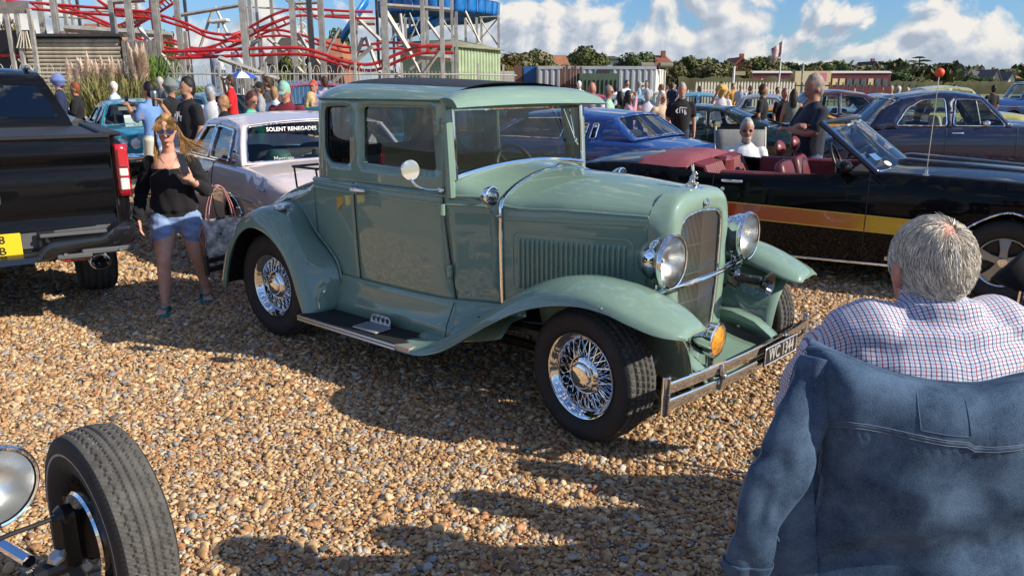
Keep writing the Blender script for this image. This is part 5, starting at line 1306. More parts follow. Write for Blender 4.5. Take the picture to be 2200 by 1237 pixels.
 far = [('saloon_car', 'white open sixties car under the pampas grass', (-12.2, 26.5), -28, (.70, .69, .66), dict(L=5.2, h=1.42, belt=.95), 'white_car_paint'),
   ('estate_car', 'cream old car beside the pampas grass', (-10.6, 27.5), -40, (.42, .40, .30), dict(L=4.2, h=1.55, belt=.98), 'cream_paint'),
   ('pickup_car', 'faded teal car behind the man with the tumbler', (-7.6, 20.6), -35, (.10, .22, .24), dict(L=4.8, h=1.50, belt=1.0), 'faded_teal_paint'),
   ('wagon_car', 'red wagon with a wide windscreen behind the crowd', (-5.3, 21.8), -70, (.42, .018, .022), dict(L=4.8, h=1.66, belt=1.08), 'red_paint'),
   ('saloon_car', 'dark blue car with pale side trim behind the capped woman', (-3.9, 15.6), 170, (.03, .07, .16), dict(L=4.8, h=1.30, belt=.98), 'slate_blue_paint'),
   ('van_car', 'cobalt blue roofed wagon behind the coupe', (-1.7, 17.0), 165, (.01, .03, .33), dict(L=4.7, h=1.76, belt=1.05), 'cobalt_paint'),
   ('hatchback_car', 'pale blue sixties car behind the bearded man', (3.6, 24.6), -15, (.24, .38, .46), dict(L=4.3, h=1.42, belt=.92), 'pale_blue_paint'),
   ('saloon_car', 'small grey saloon beside the straw hat person', (8.4, 26.8), -20, (.26, .29, .32), dict(L=4.2, h=1.40, belt=.92), 'grey_paint'),
   ('saloon_car', 'sky blue car with chrome trim before the picket fence', (7.1, 30.5), -10, (.10, .30, .42), dict(L=4.6, h=1.42, belt=.95), 'sky_paint'),
   ('van_car', 'white vintage van parked before the container', (4.2, 38.5), -35, (.68, .68, .66), dict(L=4.0, h=1.78, belt=1.10), 'van_white'),
   ('saloon_car', 'red saloon partly hidden by the pale shirted men', (3.1, 31.0), 165, (.45, .02, .04), dict(L=4.4, h=1.36, belt=.9), 'bright_red_paint'),
   ('estate_car', 'beige car with raised black bonnet near the container', (6.0, 36.0), 10, (.30, .26, .20), dict(L=4.5, h=1.45, belt=.95), 'beige_paint'),
   ('saloon_car', 'silver blue car behind the standing bald man', (12.9, 28.0), -15, (.20, .30, .40), dict(L=4.3, h=1.40, belt=.92), 'silver_blue_paint'),
   ('saloon_car', 'orange brown coupe seen through the coupe windows', (.35, 14.2), 155, (.45, .10, .02), dict(L=4.6, h=1.45, belt=.95), 'orange_paint'),
   ('saloon_car', 'teal saloon seen through the coupe door window', (-2.6, 12.8), 150, (.02, .17, .24), dict(L=4.6, h=1.40, belt=.95), 'teal_paint'),
   ('van_car', 'yellow roofed van behind the navy saloon', (11.5, 21.5), -8, (.40, .38, .12), dict(L=4.2, h=1.66, belt=1.0), 'pale_yellow_paint'),
   ('van_car', 'blue van far off on the field edge', (21.5, 33.0), -8, (.02, .07, .25), dict(L=4.4, h=1.85, belt=1.1), 'van_blue'),
   ('saloon_car', 'light blue car at the edge behind the navy saloon', (17.5, 22.5), -12, (.22, .36, .50), dict(L=4.4, h=1.5, belt=.95), 'light_blue_paint')]
 proto = {}
 for nm, lb, xy, deg, c, kw, pn in far:
  k = min(((4.4, 1.40, .93), (4.3, 1.75, 1.07), (4.5, 1.52, .98)), key=lambda q: abs(q[1] - kw['h'])); p_ = paint(pn, c)
  if k not in proto:
   sp = spec_saloon(L=k[0], h=k[1], belt=k[2]); sp['step'] = .2
   proto[k] = (make_car(nm, lb, (xy[0], xy[1], 0), math.radians(deg), p_, sp, G)[0], p_); continue
  r0, p0 = proto[k]; r = copy_tree(r0); r.name = nm; r.location = (xy[0], xy[1], 0); r.rotation_euler = (0, 0, math.radians(deg)); r['label'] = lb; r.scale = (kw['L'] / k[0], 1, kw['h'] / k[1])
  for o_ in [r] + r.children_recursive:
   for sl in o_.material_slots:
    if sl.material == p0: sl.link = 'OBJECT'; sl.material = p_
build_cars()
# ------------------------------------------------------------------ black pickup truck (rear corner)
def build_pickup():
 rz = math.radians(123)
 loc = rel((-2.78, 5.68), rz)(0, -1.0)
 root = thing('pickup_truck', loc, rz, 'glossy black pickup truck with its tailgate towards us', 'truck')
 BP = paint('pickup_black', (.005, .0055, .007)); W = 1.0; BP.node_tree.nodes['Principled BSDF'].inputs['Coat IOR'].default_value = 1.36; BP.node_tree.nodes['Principled BSDF'].inputs['Specular IOR Level'].default_value = .02; BP.node_tree.nodes['Principled BSDF'].inputs['Coat Weight'].default_value = .8
 grey = mat('bumper_plastic', (.09, .095, .10), .6, bump=.1, bscale=120)
 def gx(y, z):
  d = 0.0
  d -= .030 * math.exp(-((z - 1.24) / .045) ** 2)         # upper lip sticks out
  d += .022 * math.exp(-((z - 1.15) / .030) ** 2)
  d -= .012 * max(0, 1 - ((z - 1.0) / .14) ** 2)
  d += .030 * math.exp(-((z - .80) / .03) ** 2)
  return .05 + d - .035 * (1 - (y / W) ** 2)
 P = [[(gx(y, z), y, z) for y in np.linspace(-.90, .90, 21)] for z in np.concatenate([np.linspace(.72, 1.1, 14), np.linspace(1.11, 1.34, 18)])]
 mb = MB(); mb.grid(P); tg = mb.build('tailgate', BP, root, sharp=80)
 mb = MB(); mb.box((.06, 0, 1.355), (.13, 1.82, .035), bv=.012); mb.build('tailgate_cap', mat('black_plastic', (.015, .015, .016), .5), tg)
 mb = MB(); mb.box((.0, .02, 1.175), (.06, .30, .085), bv=.03); mb.build('tailgate_handle', BLACK, tg)
 mb = MB(); mb.prism(rrect([(-.20, -.06), (-.10, -.14), (.10, -.14), (.20, -.06), (.20, .06), (.10, .12), (-.10, .12), (-.20, .06)], .02), (-.006, .0, .985), (0, -1, 0), (0, 0, 1), .012); mb.build('emblem', mat('emblem_grey', (.16, .16, .17), .3, .8), tg)
 mb = MB(); mb.prism(rrect([(-.15, -.04), (-.08, -.10), (.08, -.10), (.15, -.04), (.15, .04), (.08, .09), (-.08, .09), (-.15, .04)], .02), (-.010, .0, .985), (0, -1, 0), (0, 0, 1), .012); mb.build('emblem_inset', BLACK, tg)
 for s in (-1, 1):
  P = []
  for z in np.concatenate([[.60], np.linspace(.72, 1.30, 10), [1.34, 1.36]]):
   k = .02 * ((z - 1.0) / .36) ** 2; t = .03 if z > 1.33 else 0
   P.append([(.052, s * (.905), z), (.035, s * (.95 - k), z), (.045, s * (.985 - k - t), z), (.09, s * (1.0 - k - t), z), (.6, s * (1.0 - k - t), z), (1.9, s * (1.0 - k - t), z), (1.9, s * .9, z)])
  mb = MB(); mb.grid(P); mb.build('bed_side', BP, root, sharp=50)
  mb = MB(); mb.box((.98, s * .93, 1.365), (1.85, .12, .03), bv=.01); mb.build('bed_rail', MATS['black_plastic'], root)
  mb = MB(); mb.tube([(.048, s * .903, z) for z in (.72, 1.0, 1.34)], .006, 5); mb.build('tailgate_gap', BLACK, root)
  tl = thing('tail_light', (0, 0, 0)); tl.parent = root
  P = [[(.03, s * .925, z), (.018, s * .945, z), (.018, s * .99, z), (.05, s * 1.012, z), (.14, s * 1.012, z)] for z in np.linspace(.925, 1.295, 8)]
  mb = MB(); mb.grid(P); solidify(mb.build('lens_surround', tail_red(), tl, sharp=60), .012, 0)
  for z, h, m_ in ((1.20, .13, mat('lamp_cell_red', (.55, .03, .04), .15, coat=1)), (1.095, .055, mat('lamp_cell_clear', (.75, .74, .70), .12, coat=1, var=.3, vscale=60)), (1.01, .085, MATS['lamp_cell_clear'])):
   mb = MB(); mb.box((.006, s * .972, z), (.014, .058, h), bv=.006); mb.build('lamp_cell', m_, tl)
 mb = MB(); mb.box((1.0, 0, 1.345), (1.85, 1.78, .02)); mb.build('bed_cover', MATS['black_plastic'], root)
 mb = MB()
 P = []
 for x, zt, w in ((1.80, 1.34, .82), (1.82, 1.42, .80), (1.90, 1.56, .74), (2.01, 1.74, .66), (2.10, 1.795, .63), (2.5, 1.83, .63), (3.6, 1.82, .63), (3.9, 1.78, .63)):
  P.append([(x, y * w, zt + .035 * (1 - abs(y) ** 2.5) * (1 if x > 2.2 else .2)) for y in np.linspace(-1, 1, 17)])
 mb.grid(P); mb.build('cab_back', BP, root, sharp=40)
 mb = MB(); mb.grid([[(x - .012, y * w, z) for y in np.linspace(-1, 1, 9)] for x, z, w in ((1.83, 1.43, .72), (1.90, 1.56, .66), (1.99, 1.70, .58))]); mb.build('rear_screen', DARKGLASS, root)
 for s in (-1, 1):
  mb = MB(); pts = [(1.81, 1.34), (1.90, 1.56), (2.02, 1.76), (2.5, 1.81), (3.6, 1.80), (3.9, 1.76), (4.35, 1.34)]
  panel(mb, [(p[0], p[1]) for p in pts], [rrect([(2.05, 1.40), (3.0, 1.40), (3.0, 1.74), (2.22, 1.74)], .05), rrect([(3.1, 1.40), (4.1, 1.40), (3.78, 1.73), (3.1, 1.74)], .05)], lambda x, z: (x, s * (.83 - (z - 1.34) / .46 * .19), z), .15); mb.build('cab_side', BP, root, fixn=False)
  mb = MB(); panel(mb, rrect([(2.03, 1.38), (4.13, 1.38), (3.80, 1.75), (2.20, 1.76)], .05), [], lambda x, z: (x, s * (.815 - (z - 1.34) / .46 * .19), z), .3); mb.build('cab_window', DARKGLASS, root)
  mb = MB(); P = [[(x, s * 1.0, z) for x in (1.93, 3.2, 4.4, 5.7)] for z in (.45, .8, 1.1, 1.36)]; mb.grid(P); mb.build('cab_lower_side', BP, root)
  mb = MB(); mb.box((3.0, s * .55, 1.86), (1.6, .05, .04), bv=.015); mb.build('roof_rail', mat('rail_grey', (.35, .36, .37), .35, .8), root)
 mb = MB(); mb.box((5.0, 0, 1.12), (1.4, 1.9, .42), bv=.12); mb.build('bonnet', BP, root)
 mb = MB(); mb.box((.9, 0, .62), (1.7, 1.5, .12)); mb.box((3.4, 0, .55), (4.2, 1.7, .14)); mb.build('underbody', BLACK, root)
 bm_ = paint('bumper_black', (.010, .011, .013), 0, .3)
 def bump_z(y):   # the middle step dips for the number plate
  a = abs(y); return float(np.interp(a, [0, .36, .44, .78, .86, 1.0], [.575, .575, .665, .675, .735, .745]))
 P = []
 for y in np.linspace(-1.0, 1.0, 61):
  zt = bump_z(y); zb = float(np.interp(abs(y), [0, .45, .62, 1.0], [.505, .510, .555, .575])); e = max(0, (abs(y) - .8) / .2) ** 2 * .14
  P.append([(.06 + e, y, zt), (-.035 + e, y, zt), (-.075 + e, y, zt - .022), (-.085 + e, y, zt - .06), (-.075 + e, y, zb + .03), (-.045 + e, y, zb), (.05 + e, y, zb)])
 mb = MB(); mb.grid(P, cv=True); bp = mb.build('rear_bumper', bm_, root, sharp=45)
 mb = MB()
 mb.grid([[(.035, y, z) for y in np.linspace(-.93, .93, 13)] for z in (.60, .725)]); mb.build('bumper_panel', grey, bp)
 for s in (-1, 1):
  mb = MB(); mb.box((.0, s * .60, .690), (.10, .42, .025), bv=.006); mb.build('step_pad', grey, bp)
  mb = MB(); mb.box((-.062, s * .80, .555), (.03, .34, .04), bv=.01); mb.build('bumper_strip', grey, bp)
  mb = MB(); mb.box((-.070, s * .585, .535), (.03, .22, .035), bv=.008); mb.build('bumper_strip', grey, bp)
  for yy in (.88, .53): mb = MB(); mb.lathe([(.014, 0), (.012, .006), (0, .006)], (-.082, s * yy, .553), (-1, 0, 0), 14); mb.build('parking_sensor', STEEL, bp)
  mb = MB(); mb.box((.03, s * .605, .505), (.012, .17, .055), bv=.004); mb.build('reflector', tail_red(), root)
  mb = MB();
  ring = lambda r, x: [(x, s * .74 + r * 1.25 * math.cos(a), (.475) + r * math.sin(a)) for a in np.linspace(0, 2 * math.pi, 25)[:-1]]
  mb.grid([ring(.055, .35), ring(.055, -.07), ring(.050, -.075), ring(.047, -.06), ring(.045, .3)], cv=True); mb.build('exhaust_tip', CHROME2, root)
 mb = MB(); mb.box((-.005, -.43, .645), (.02, .11, .15), bv=.02); mb.tube([(-.02, -.43, z) for z in (.60, .69)], [(.025, .018)] * 2, 10); mb.build('trailer_socket', BLACK, root)
 pl = thing('number_plate', (-.012, 0, .645)); pl.parent = root
 mb = MB(); mb.box((0, 0, 0), (.012, .56, .155), bv=.004); mb.build('plate', PLATE_Y, pl)
 text_part('plate_characters', 'YK68', .074, PLATE_T, pl, (-.0075, -.10, .036), (0, -1, 0), (0, 0, 1), .001, squeeze=1.05, bold=.001)
 text_part('plate_characters', 'WTB', .074, PLATE_T, pl, (-.0075, -.10, -.040), (0, -1, 0), (0, 0, 1), .001, squeeze=1.05, bold=.001)
 mb = MB(); mb.tube([(.25, 0, .44), (-.06, 0, .44)], [(.038, .034)] * 2, 4); mb.build('tow_hitch', STEEL, root)
 for s in (-1, 1):
  make_wheel(root, 'wheel', .40, .285, .26, s, (1.19, s * .80, .40), 'alloy', 'road', 200)
  make_wheel(root, 'wheel', .40, .285, .26, s, (4.75, s * .82, .40), 'alloy', 'none', 40)
build_pickup()
# ------------------------------------------------------------------ background: fences, fairground ride, containers, trees, houses
CP, SP_ = math.cos(PITCH), math.sin(PITCH)
def at(px, py, D):
 """world point seen at photograph position (px, py) at the distance Y = D"""
 u = (px - 1100) / 1676.0; v = (618.5 - py) / 1676.0
 d = A(u, CP + v * SP_, -SP_ + v * CP); t = D / d[1]
 return A(0, 0, CAM_H) + d * t
def wx(px, D): return at(px, 184, D)[0]
def wz(py, D): return at(1100, py, D)[2]
GALV = mat('weathered_galvanised', (.37, .36, .33), .6, .25, var=.3, vscale=3)
GALVD = mat('dark_steel', (.06, .065, .075), .6, .2, var=.3, vscale=3)
TRACK = mat('red_track_paint', (.50, .018, .022), .35, coat=.4)
def beam(mb, a, b, w=.16, h=.16): mb.tube([a, b], [(w / 2 * 1.414, h / 2 * 1.414)] * 2, 4)
def build_coaster():
 root = thing('roller_coaster', (wx(500, 35), 35, 0), 0, 'fairground roller coaster with red tube rails on grey steel legs', 'roller coaster')
 o = A(*root.location)
 def trk(name, pts, D, r=.06, gauge=(.30, .22)):
  P = spline([at(x, y, D + (dd if dd else 0)) - o for x, y, dd in pts], 60)
  for k in (0, 1):
   mb = MB(); mb.tube(P + A(0, gauge[0] * 2.0 * k, -gauge[1] * k), r, 8); mb.build(name, TRACK, root)
  for i in range(2, 59, 3):
   mb = MB(); mb.tube([P[i] + A(0, 0, -.02), P[i] + A(0, gauge[0] * 2, -gauge[1])], .045, 5); mb.build('cross_tie', TRACK, root)
 trk('track_rail', [(-60, -2, 0), (0, 2, 0), (91, 8, 0), (136, 12, 0), (233, 19, 0), (320, 27, 0), (350, 35, 0), (398, 50, 0), (437, 68, 0), (486, 75, 0), (519, 68, 1), (573, 39, 1), (618, 22, 1), (660, 20, 1), (750, 25, 1), (801, 26, 1)], 34, .058)
 trk('track_rail', [(100, 10, 0), (136, 16, 0), (175, 27, 0), (223, 47, 0), (252, 60, 0), (291, 80, 0), (330, 95, 0), (369, 105, 0), (408, 107, 0), (457, 101, 0), (486, 87, 0), (525, 70, 0), (563, 66, 0), (602, 65, 0), (641, 74, 0), (680, 85, 0), (719, 97, 0), (748, 102, 0), (787, 97, 0), (836, 92, 0), (894, 96, 0), (940, 99, 0)], 37, .058)
 trk('track_rail', [(-60, 121, 0), (0, 120, 0), (145, 119, 0), (252, 114, 0), (330, 112, 0), (408, 110, 0), (515, 106, 0), (631, 103, 0), (680, 112, 0), (739, 132, 0), (778, 139, 0), (809, 136, 0), (855, 116, 0), (894, 103, 0), (913, 100, 0), (972, 100, 0)], 32, .066)
 trk('track_rail', [(195, -12, 0), (225, 10, 0), (252, 22, 0), (300, 28, 0)], 39)
 trk('track_rail', [(225, 66, 0), (262, 52, 0), (300, 32, 0), (330, 14, 0), (365, -8, 0)], 40)
 trk('track_rail', [(262, 92, 0), (310, 96, 0), (350, 80, 0), (420, 104, 0), (480, 92, 0), (560, 60, 0), (620, 36, 0)], 41)
 cols = [(8, 34, 0, .22), (75, 38, -60, .26), (105, 33, -60, .26), (128, 40, -60, .2), (150, 42, 0, .16), (165, 44, 0, .16), (238, 34, 2, .26), (266, 32, -60, .26), (285, 41, -60, .16), (325, 33, -60, .30), (372, 36, -60, .26), (390, 40, -60, .16), (398, 38, 68, .2), (515, 32, -60, .30), (531, 37, -60, .2), (545, 41, -60, .16), (578, 42, -60, .2), (622, 33, -60, .26), (640, 41, -60, .14), (655, 40, -60, .14), (660, 33, -60, .24), (684, 34, -60, .28), (690, 43, 30, .2), (752, 34, -60, .24), (763, 36, 30, .2), (806, 39, -60, .16), (822, 32, -60, .30), (905, 34, -60, .2), (914, 38, -60, .16), (947, 31.5, -60, .2), (969, 36, -60, .14), (980, 40, 25, .16), (560, 38, 82, .2), (210, 40, 40, .14), (455, 42, 98, .2)]
 for k, (x, D, yt, w) in enumerate(cols):
  w *= .78
  t = at(x, yt, D) - o; t[2] = at(x, max(yt, -60), D)[2]
  b = A(t[0], t[1], 0)
  mb = MB()
  if w > .2:   # I-section: two flanges and a web
   for dy in (-w * .42, w * .42): mb.box((t[0], t[1] + dy, t[2] / 2), (w, w * .12, t[2]))
   mb.box((t[0], t[1], t[2] / 2), (w * .12, w * .8, t[2]))
  else: mb.box((t[0], t[1], t[2] / 2), (w, w, t[2]))
  mb.build('column', GALVD if k in (5, 11, 20, 25) else GALV, root)
 br = [((236, 6), (312, 0), 34, .14), ((140, 62), (372, 76), 36, .22), ((372, 36), (515, 12), 38, .12), ((458, 18), (428, 108), 40, .1), ((463, 16), (488, 70), 40, .1), ((300, 60), (325, 100), 35, .14), ((350, 0), (300, 45), 41, .2), ((292, 44), (228, 74), 41, .16), ((560, 80), (508, 130), 36, .12), ((575, 82), (630, 128), 36, .12), ((620, 8), (684, 6), 36, .1), ((700, 32), (752, 33), 36, .1), ((760, 32), (818, 88), 36, .12), ((822, 16), (880, 110), 34, .16), ((822, 12), (969, 22), 37, .14), ((880, 112), (905, 160), 34, .12), ((757, 50), (806, 50), 38, .16), ((860, 30), (868, 95), 45, .12), ((905, 120), (969, 126), 34, .22),
   ((780, 82), (760, 135), 35, .12), ((785, 80), (815, 155), 35, .12), ((700, 190), (800, 100), 34, .12), ((640, 75), (705, 160), 35, .12), ((690, 160), (600, 195), 34, .12), ((470, 125), (600, 172), 31, .14), ((395, 115), (345, 165), 33, .1), ((345, 110), (370, 150), 32, .1), ((560, 145), (545, 170), 34, .1), ((640, 145), (665, 175), 33, .1), ((880, 150), (940, 100), 35, .1), ((730, 60), (700, 118), 37, .1), ((905, 165), (945, 110), 32.5, .1), ((40, 128), (80, 158), 31, .1), ((515, 15), (620, 20), 42, .06), ((106, 25), (238, 25), 40, .06), ((106, 36), (210, 42), 42, .06), ((615, 0), (690, 45), 40, .1), ((835, 150), (900, 190), 33, .12), ((950, 90), (905, 30), 38, .1), ((1000, 25), (1030, 90), 52, .1)]
 for (a, b, D, w) in br: mb = MB(); beam(mb, at(*a, D) - o, at(*b, D) - o, w, w); mb.build('brace', GALV, root)
 for x0, x1, D in ((262, 300, 42), (640, 658, 42)):
  for k in range(9):
   y0, y1 = 5 + k * 17, 22 + k * 17
   if y1 > 150: continue
   mb = MB(); beam(mb, at(x0, y0, D) - o, at(x1, y1, D) - o, .05, .05); beam(mb, at(x1, y0, D) - o, at(x0, y1, D) - o, .05, .05); mb.build('lattice', mat('pale_lattice', (.55, .55, .5), .6), root)
 mb = MB(); mb.lathe([(0, 0), (.16, .02), (.18, .5), (.18, 1.3), (.1, 1.6), (0, 1.65)], at(335, 68, 38) - o, (0, 0, 1), 14); mb.build('buffer', TRACK, root)
 mb = MB(); mb.box(at(472, 46, 40) - o, (.9, .5, .16), R=roty(-.1), bv=.05); mb.tube([at(470, 48, 40) - o, at(468, 72, 40) - o], .06, 6); mb.build('floodlight', mat('lamp_shell', (.6, .6, .58), .5), root)
def build_slide():
 D = 60; root = thing('water_slide', (wx(920, D), D, 0), 0, 'bright blue water slide flume on tall grey legs', 'slide'); o = A(*root.location)
 blue = mat('flume_blue', (.012, .17, .52), .35, coat=.5); rim = mat('flume_rim', (.10, .26, .55), .4)
 cx, cy, R = wx(935, D), D + 4.0, 4.7
 z0, z1 = wz(37, D), wz(-2, D)
 for s, r, zz in (('wall_panel', R, 0), ('wall_panel', R - 1.4, 0)):
  n = 30
  for k in range(n):
   a0, a1 = 2 * math.pi * k / n, 2 * math.pi * (k + 1) / n - .004
   mb = MB(); mb.grid([[(cx - o[0] + rr * math.cos(a), cy - o[1] + rr * math.sin(a), z) for a in np.linspace(a0, a1, 3)] for z, rr in ((z0 + .25, r - .12), (z0 + .6, r), (z1, r + .03), (z1 + .04, r + .10))]); solidify(mb.build(s, blue, root, sharp=50), .03, 0)
   if r == R: mb = MB(); beam(mb, (cx - o[0] + (r + .03) * math.cos(a0), cy - o[1] + (r + .03) * math.sin(a0), z0 + .4), (cx - o[0] + (r + .05) * math.cos(a0), cy - o[1] + (r + .05) * math.sin(a0), z1), .05, .05); mb.build('wall_rib', rim, root)
 mb = MB(); mb.lathe([(R - 1.5, z0 + .3), (R - .7, z0), (R, z0 + .3)], (cx - o[0], cy - o[1], 0), (0, 0, 1), 40); mb.build('flume_floor', mat('flume_under', (.03, .10, .22), .6, var=.3, vscale=2), root)
 for (a, b, w) in (((985, 30), (855, 88), 1.2), ((790, 5), (735, 90), 1.0)):
  p, q = at(*a, D + 1) - o, at(*b, D + 1) - o
  mb = MB(); mb.grid([[x + A(0, -w / 2, .5), x + A(0, -w / 2, 0), x + A(0, 0, -.2), x + A(0, w / 2, 0), x + A(0, w / 2, .5)] for x in (p, q)]); solidify(mb.build('chute', blue, root, sharp=40), .05, 0)
 mb = MB(); beam(mb, at(960, 30, D) - o, at(845, 82, D) - o, .06, .06); mb.build('handrail', blue, root)
 for x in (870, 880, 905, 978, 1000, 1024, 1034, 1071, 918, 820, 845):
  mb = MB(); t = at(x, 38 if x > 850 else 60, D - .5 + (x % 3)) - o; mb.box((t[0], t[1], t[2] / 2), (.18, .18, t[2])); mb.build('leg', GALV, root)
 for a, b in (((1000, 40), (1034, 95)), ((1024, 95), (1071, 38)), ((1034, 45), (1071, 100)), ((1071, 36), (1030, 38)), ((880, 28), (905, 90)), ((905, 30), (880, 88)), ((950, 40), (985, 95)), ((870, 30), (840, 88))):
  mb = MB(); beam(mb, at(*a, D - .4) - o, at(*b, D - .4) - o, .07, .07); mb.build('brace', GALV, root)
def build_shed():
 D = 56; root = thing('green_shed', (wx(1000, D), D, 0), 0, 'pale green corrugated metal shed under the slide', 'shed'); o = A(*root.location)
 gm = mat('shed_green', (.30, .38, .23), .6, var=.18, vscale=1.5); rm = mat('shed_roof', (.20, .20, .13), .8, var=.35, vscale=2)
 xl, xm, xr = wx(860, D), wx(978, D - 2), wx(1075, D + 1); ze = wz(104, D)
 def corr(name, a, b, z, m_, depth=.05, per=.28):
  n = int(np.linalg.norm(b - a) / per); d = (b - a) / n; nrm = unit(A(d[1], -d[0], 0))
  for k in range(n):
   p = a + d * k; mb = MB(); mb.grid([[p + A(0, 0, zz) for zz in z], [p + d * .15 + nrm * depth + A(0, 0, 0) + A(0, 0, 0) + 0 * d for zz in z]] if False else [[p + d * t + nrm * h + A(0, 0, zz) for zz in z] for t, h in ((0, 0), (.12, depth), (.5, depth), (.62, 0), (1, 0))]); mb.build(name, m_, root, sharp=20)
 corr('cladding_rib', A(xm - o[0], -2, 0), A(xr - o[0], 1, 0), (0, ze), gm); corr('cladding_rib', A(xl - o[0], 0.5, 0), A(xm - o[0], -2, 0), (0, ze - .2), gm)
 mb = MB(); rg = A((xm + xl) / 2 + 1.6 - o[0], 5, wz(86, D + 5)); P = [[A(xl - o[0] - .3, .2, ze), A(xm - o[0], -2.3, ze), A(xr - o[0] + .3, .8, ze - .1)], [A(xl - o[0] + .5, 4, rg[2] - .2), rg, A(xr - o[0] - 1.4, 4.5, ze + .4)]]
 mb.grid(P); mb.grid([P[1], [A(xl - o[0], 9, ze), A(xm - o[0], 9, ze), A(xr - o[0], 9, ze)]]); solidify(mb.build('roof', rm, root), .08, 0)
def build_fence():
 root = thing('railing_fence', (wx(480, 28), 28, 0), 0, 'grey bow topped steel railing fence before the roller coaster', 'fence'); o = A(*root.location)
 m_ = mat('railing_grey', (.42, .41, .36), .6, .2, var=.2, vscale=4)
 z1 = 2.22; path = [(wx(-40, 27), 27), (wx(330, 28), 28), (wx(700, 29), 29), (wx(1000, 30), 30), (wx(1110, 33), 33)]
 P = spline([(a, b, 0) for a, b in path], 14)
 bar = MB(); bar.box((0, 0, z1 / 2), (.020, .020, z1)); barm = bar.mesh('picket', m_, smooth=False)
 bow = MB(); bow.tube([(.105 * math.cos(a) + .105, 0, z1 - .06 + .24 * math.sin(a)) for a in np.linspace(math.pi, 0, 9)], .013, 5); bowm = bow.mesh('bow_top', m_)
 cnt = 0
 for i in range(len(P) - 1):
  a, b = P[i], P[i + 1]; L = np.linalg.norm(b - a); d = (b - a) / L; ang = math.atan2(d[1], d[0])
  mb = MB(); mb.box(a - o + A(0, 0, 1.25), (.08, .08, 2.5)); mb.build('post', m_, root)
  for z in (.25, z1 - .12): mb = MB(); beam(mb, a - o + A(0, 0, z), b - o + A(0, 0, z), .04, .04); mb.build('rail', m_, root)
  k = 0.12
  while k < L - .1 and cnt < 290:
   ob = link('picket', barm, root); ob.location = Vector(a + d * k - o); cnt += 1
   if int(k / .14) % 3 == 0 and i < 9: q = link('bow_top', bowm, root); q.location = Vector(a + d * k - o); q.rotation_euler = (0, 0, ang)
   k += .14
 bl = mat('blue_board', (.10, .26, .55), .5, var=.15, vscale=1)
 for a, b, D, lb in ((355, 410, 30.5, 'pale blue panel behind the railings beside the pampas grass'), (600, 710, 31.5, 'long pale blue panel behind the railings near the umbrella')):
  mb = MB(); p = at(a, 150, D); q = at(b, 150, D); mb.box(((p[0] + q[0]) / 2, D, 1.0), (q[0] - p[0], .10, 1.75), bv=.02); x = mb.build('barrier_panel', bl, None); tag(x, lb, 'panel')
 fl = mat('flag_blue_white', (.05, .25, .60), .7, col2=(.75, .78, .82), var=.5, vscale=2.2)
 for x, lb in ((457, 'blue and white feather flag standing behind the railings'), (503, 'second blue and white feather flag nearer the red track')):
  t = thing('feather_flag', (wx(x, 33), 33, 0), 0, lb, 'flag'); zt = wz(112, 33)
  mb = MB(); mb.tube([(0, 0, 0), (0, 0, zt)], .025, 6); mb.build('pole', GALVD, t)
  mb = MB(); mb.grid([[(x_, .04 * math.sin(z * 2), z) for x_ in np.linspace(.02, .02 + w, 4)] for z, w in ((.7, .5), (1.3, .62), (2.0, .62), (2.6, .5), (zt, .12))]); solidify(mb.build('sail', fl, t), .01, 0)
 t = thing('parasol', (wx(522, 27), 27, 0), 0, 'blue and white panelled parasol among the vehicles', 'umbrella')
 for k in range(8):
  a0, a1 = 2 * math.pi * k / 8, 2 * math.pi * (k + 1) / 8; mb = MB()
  mb.grid([[(r * math.cos(a), r * math.sin(a), z - .04 * (r > .8) * math.sin((a - a0) / (a1 - a0) * math.pi)) for a in np.linspace(a0, a1, 5)] for r, z in ((.02, 2.16), (.2, 2.13), (.42, 2.03), (.56, 1.94))]); mb.build('canopy_panel', mat('parasol_blue', (.02, .09, .42), .7) if k % 2 else mat('parasol_white', (.75, .77, .80), .7), t, sharp=180)
 mb = MB(); mb.tube([(0, 0, 0), (0, 0, 2.2)], .02, 6); mb.build('pole', WHITEP, t)
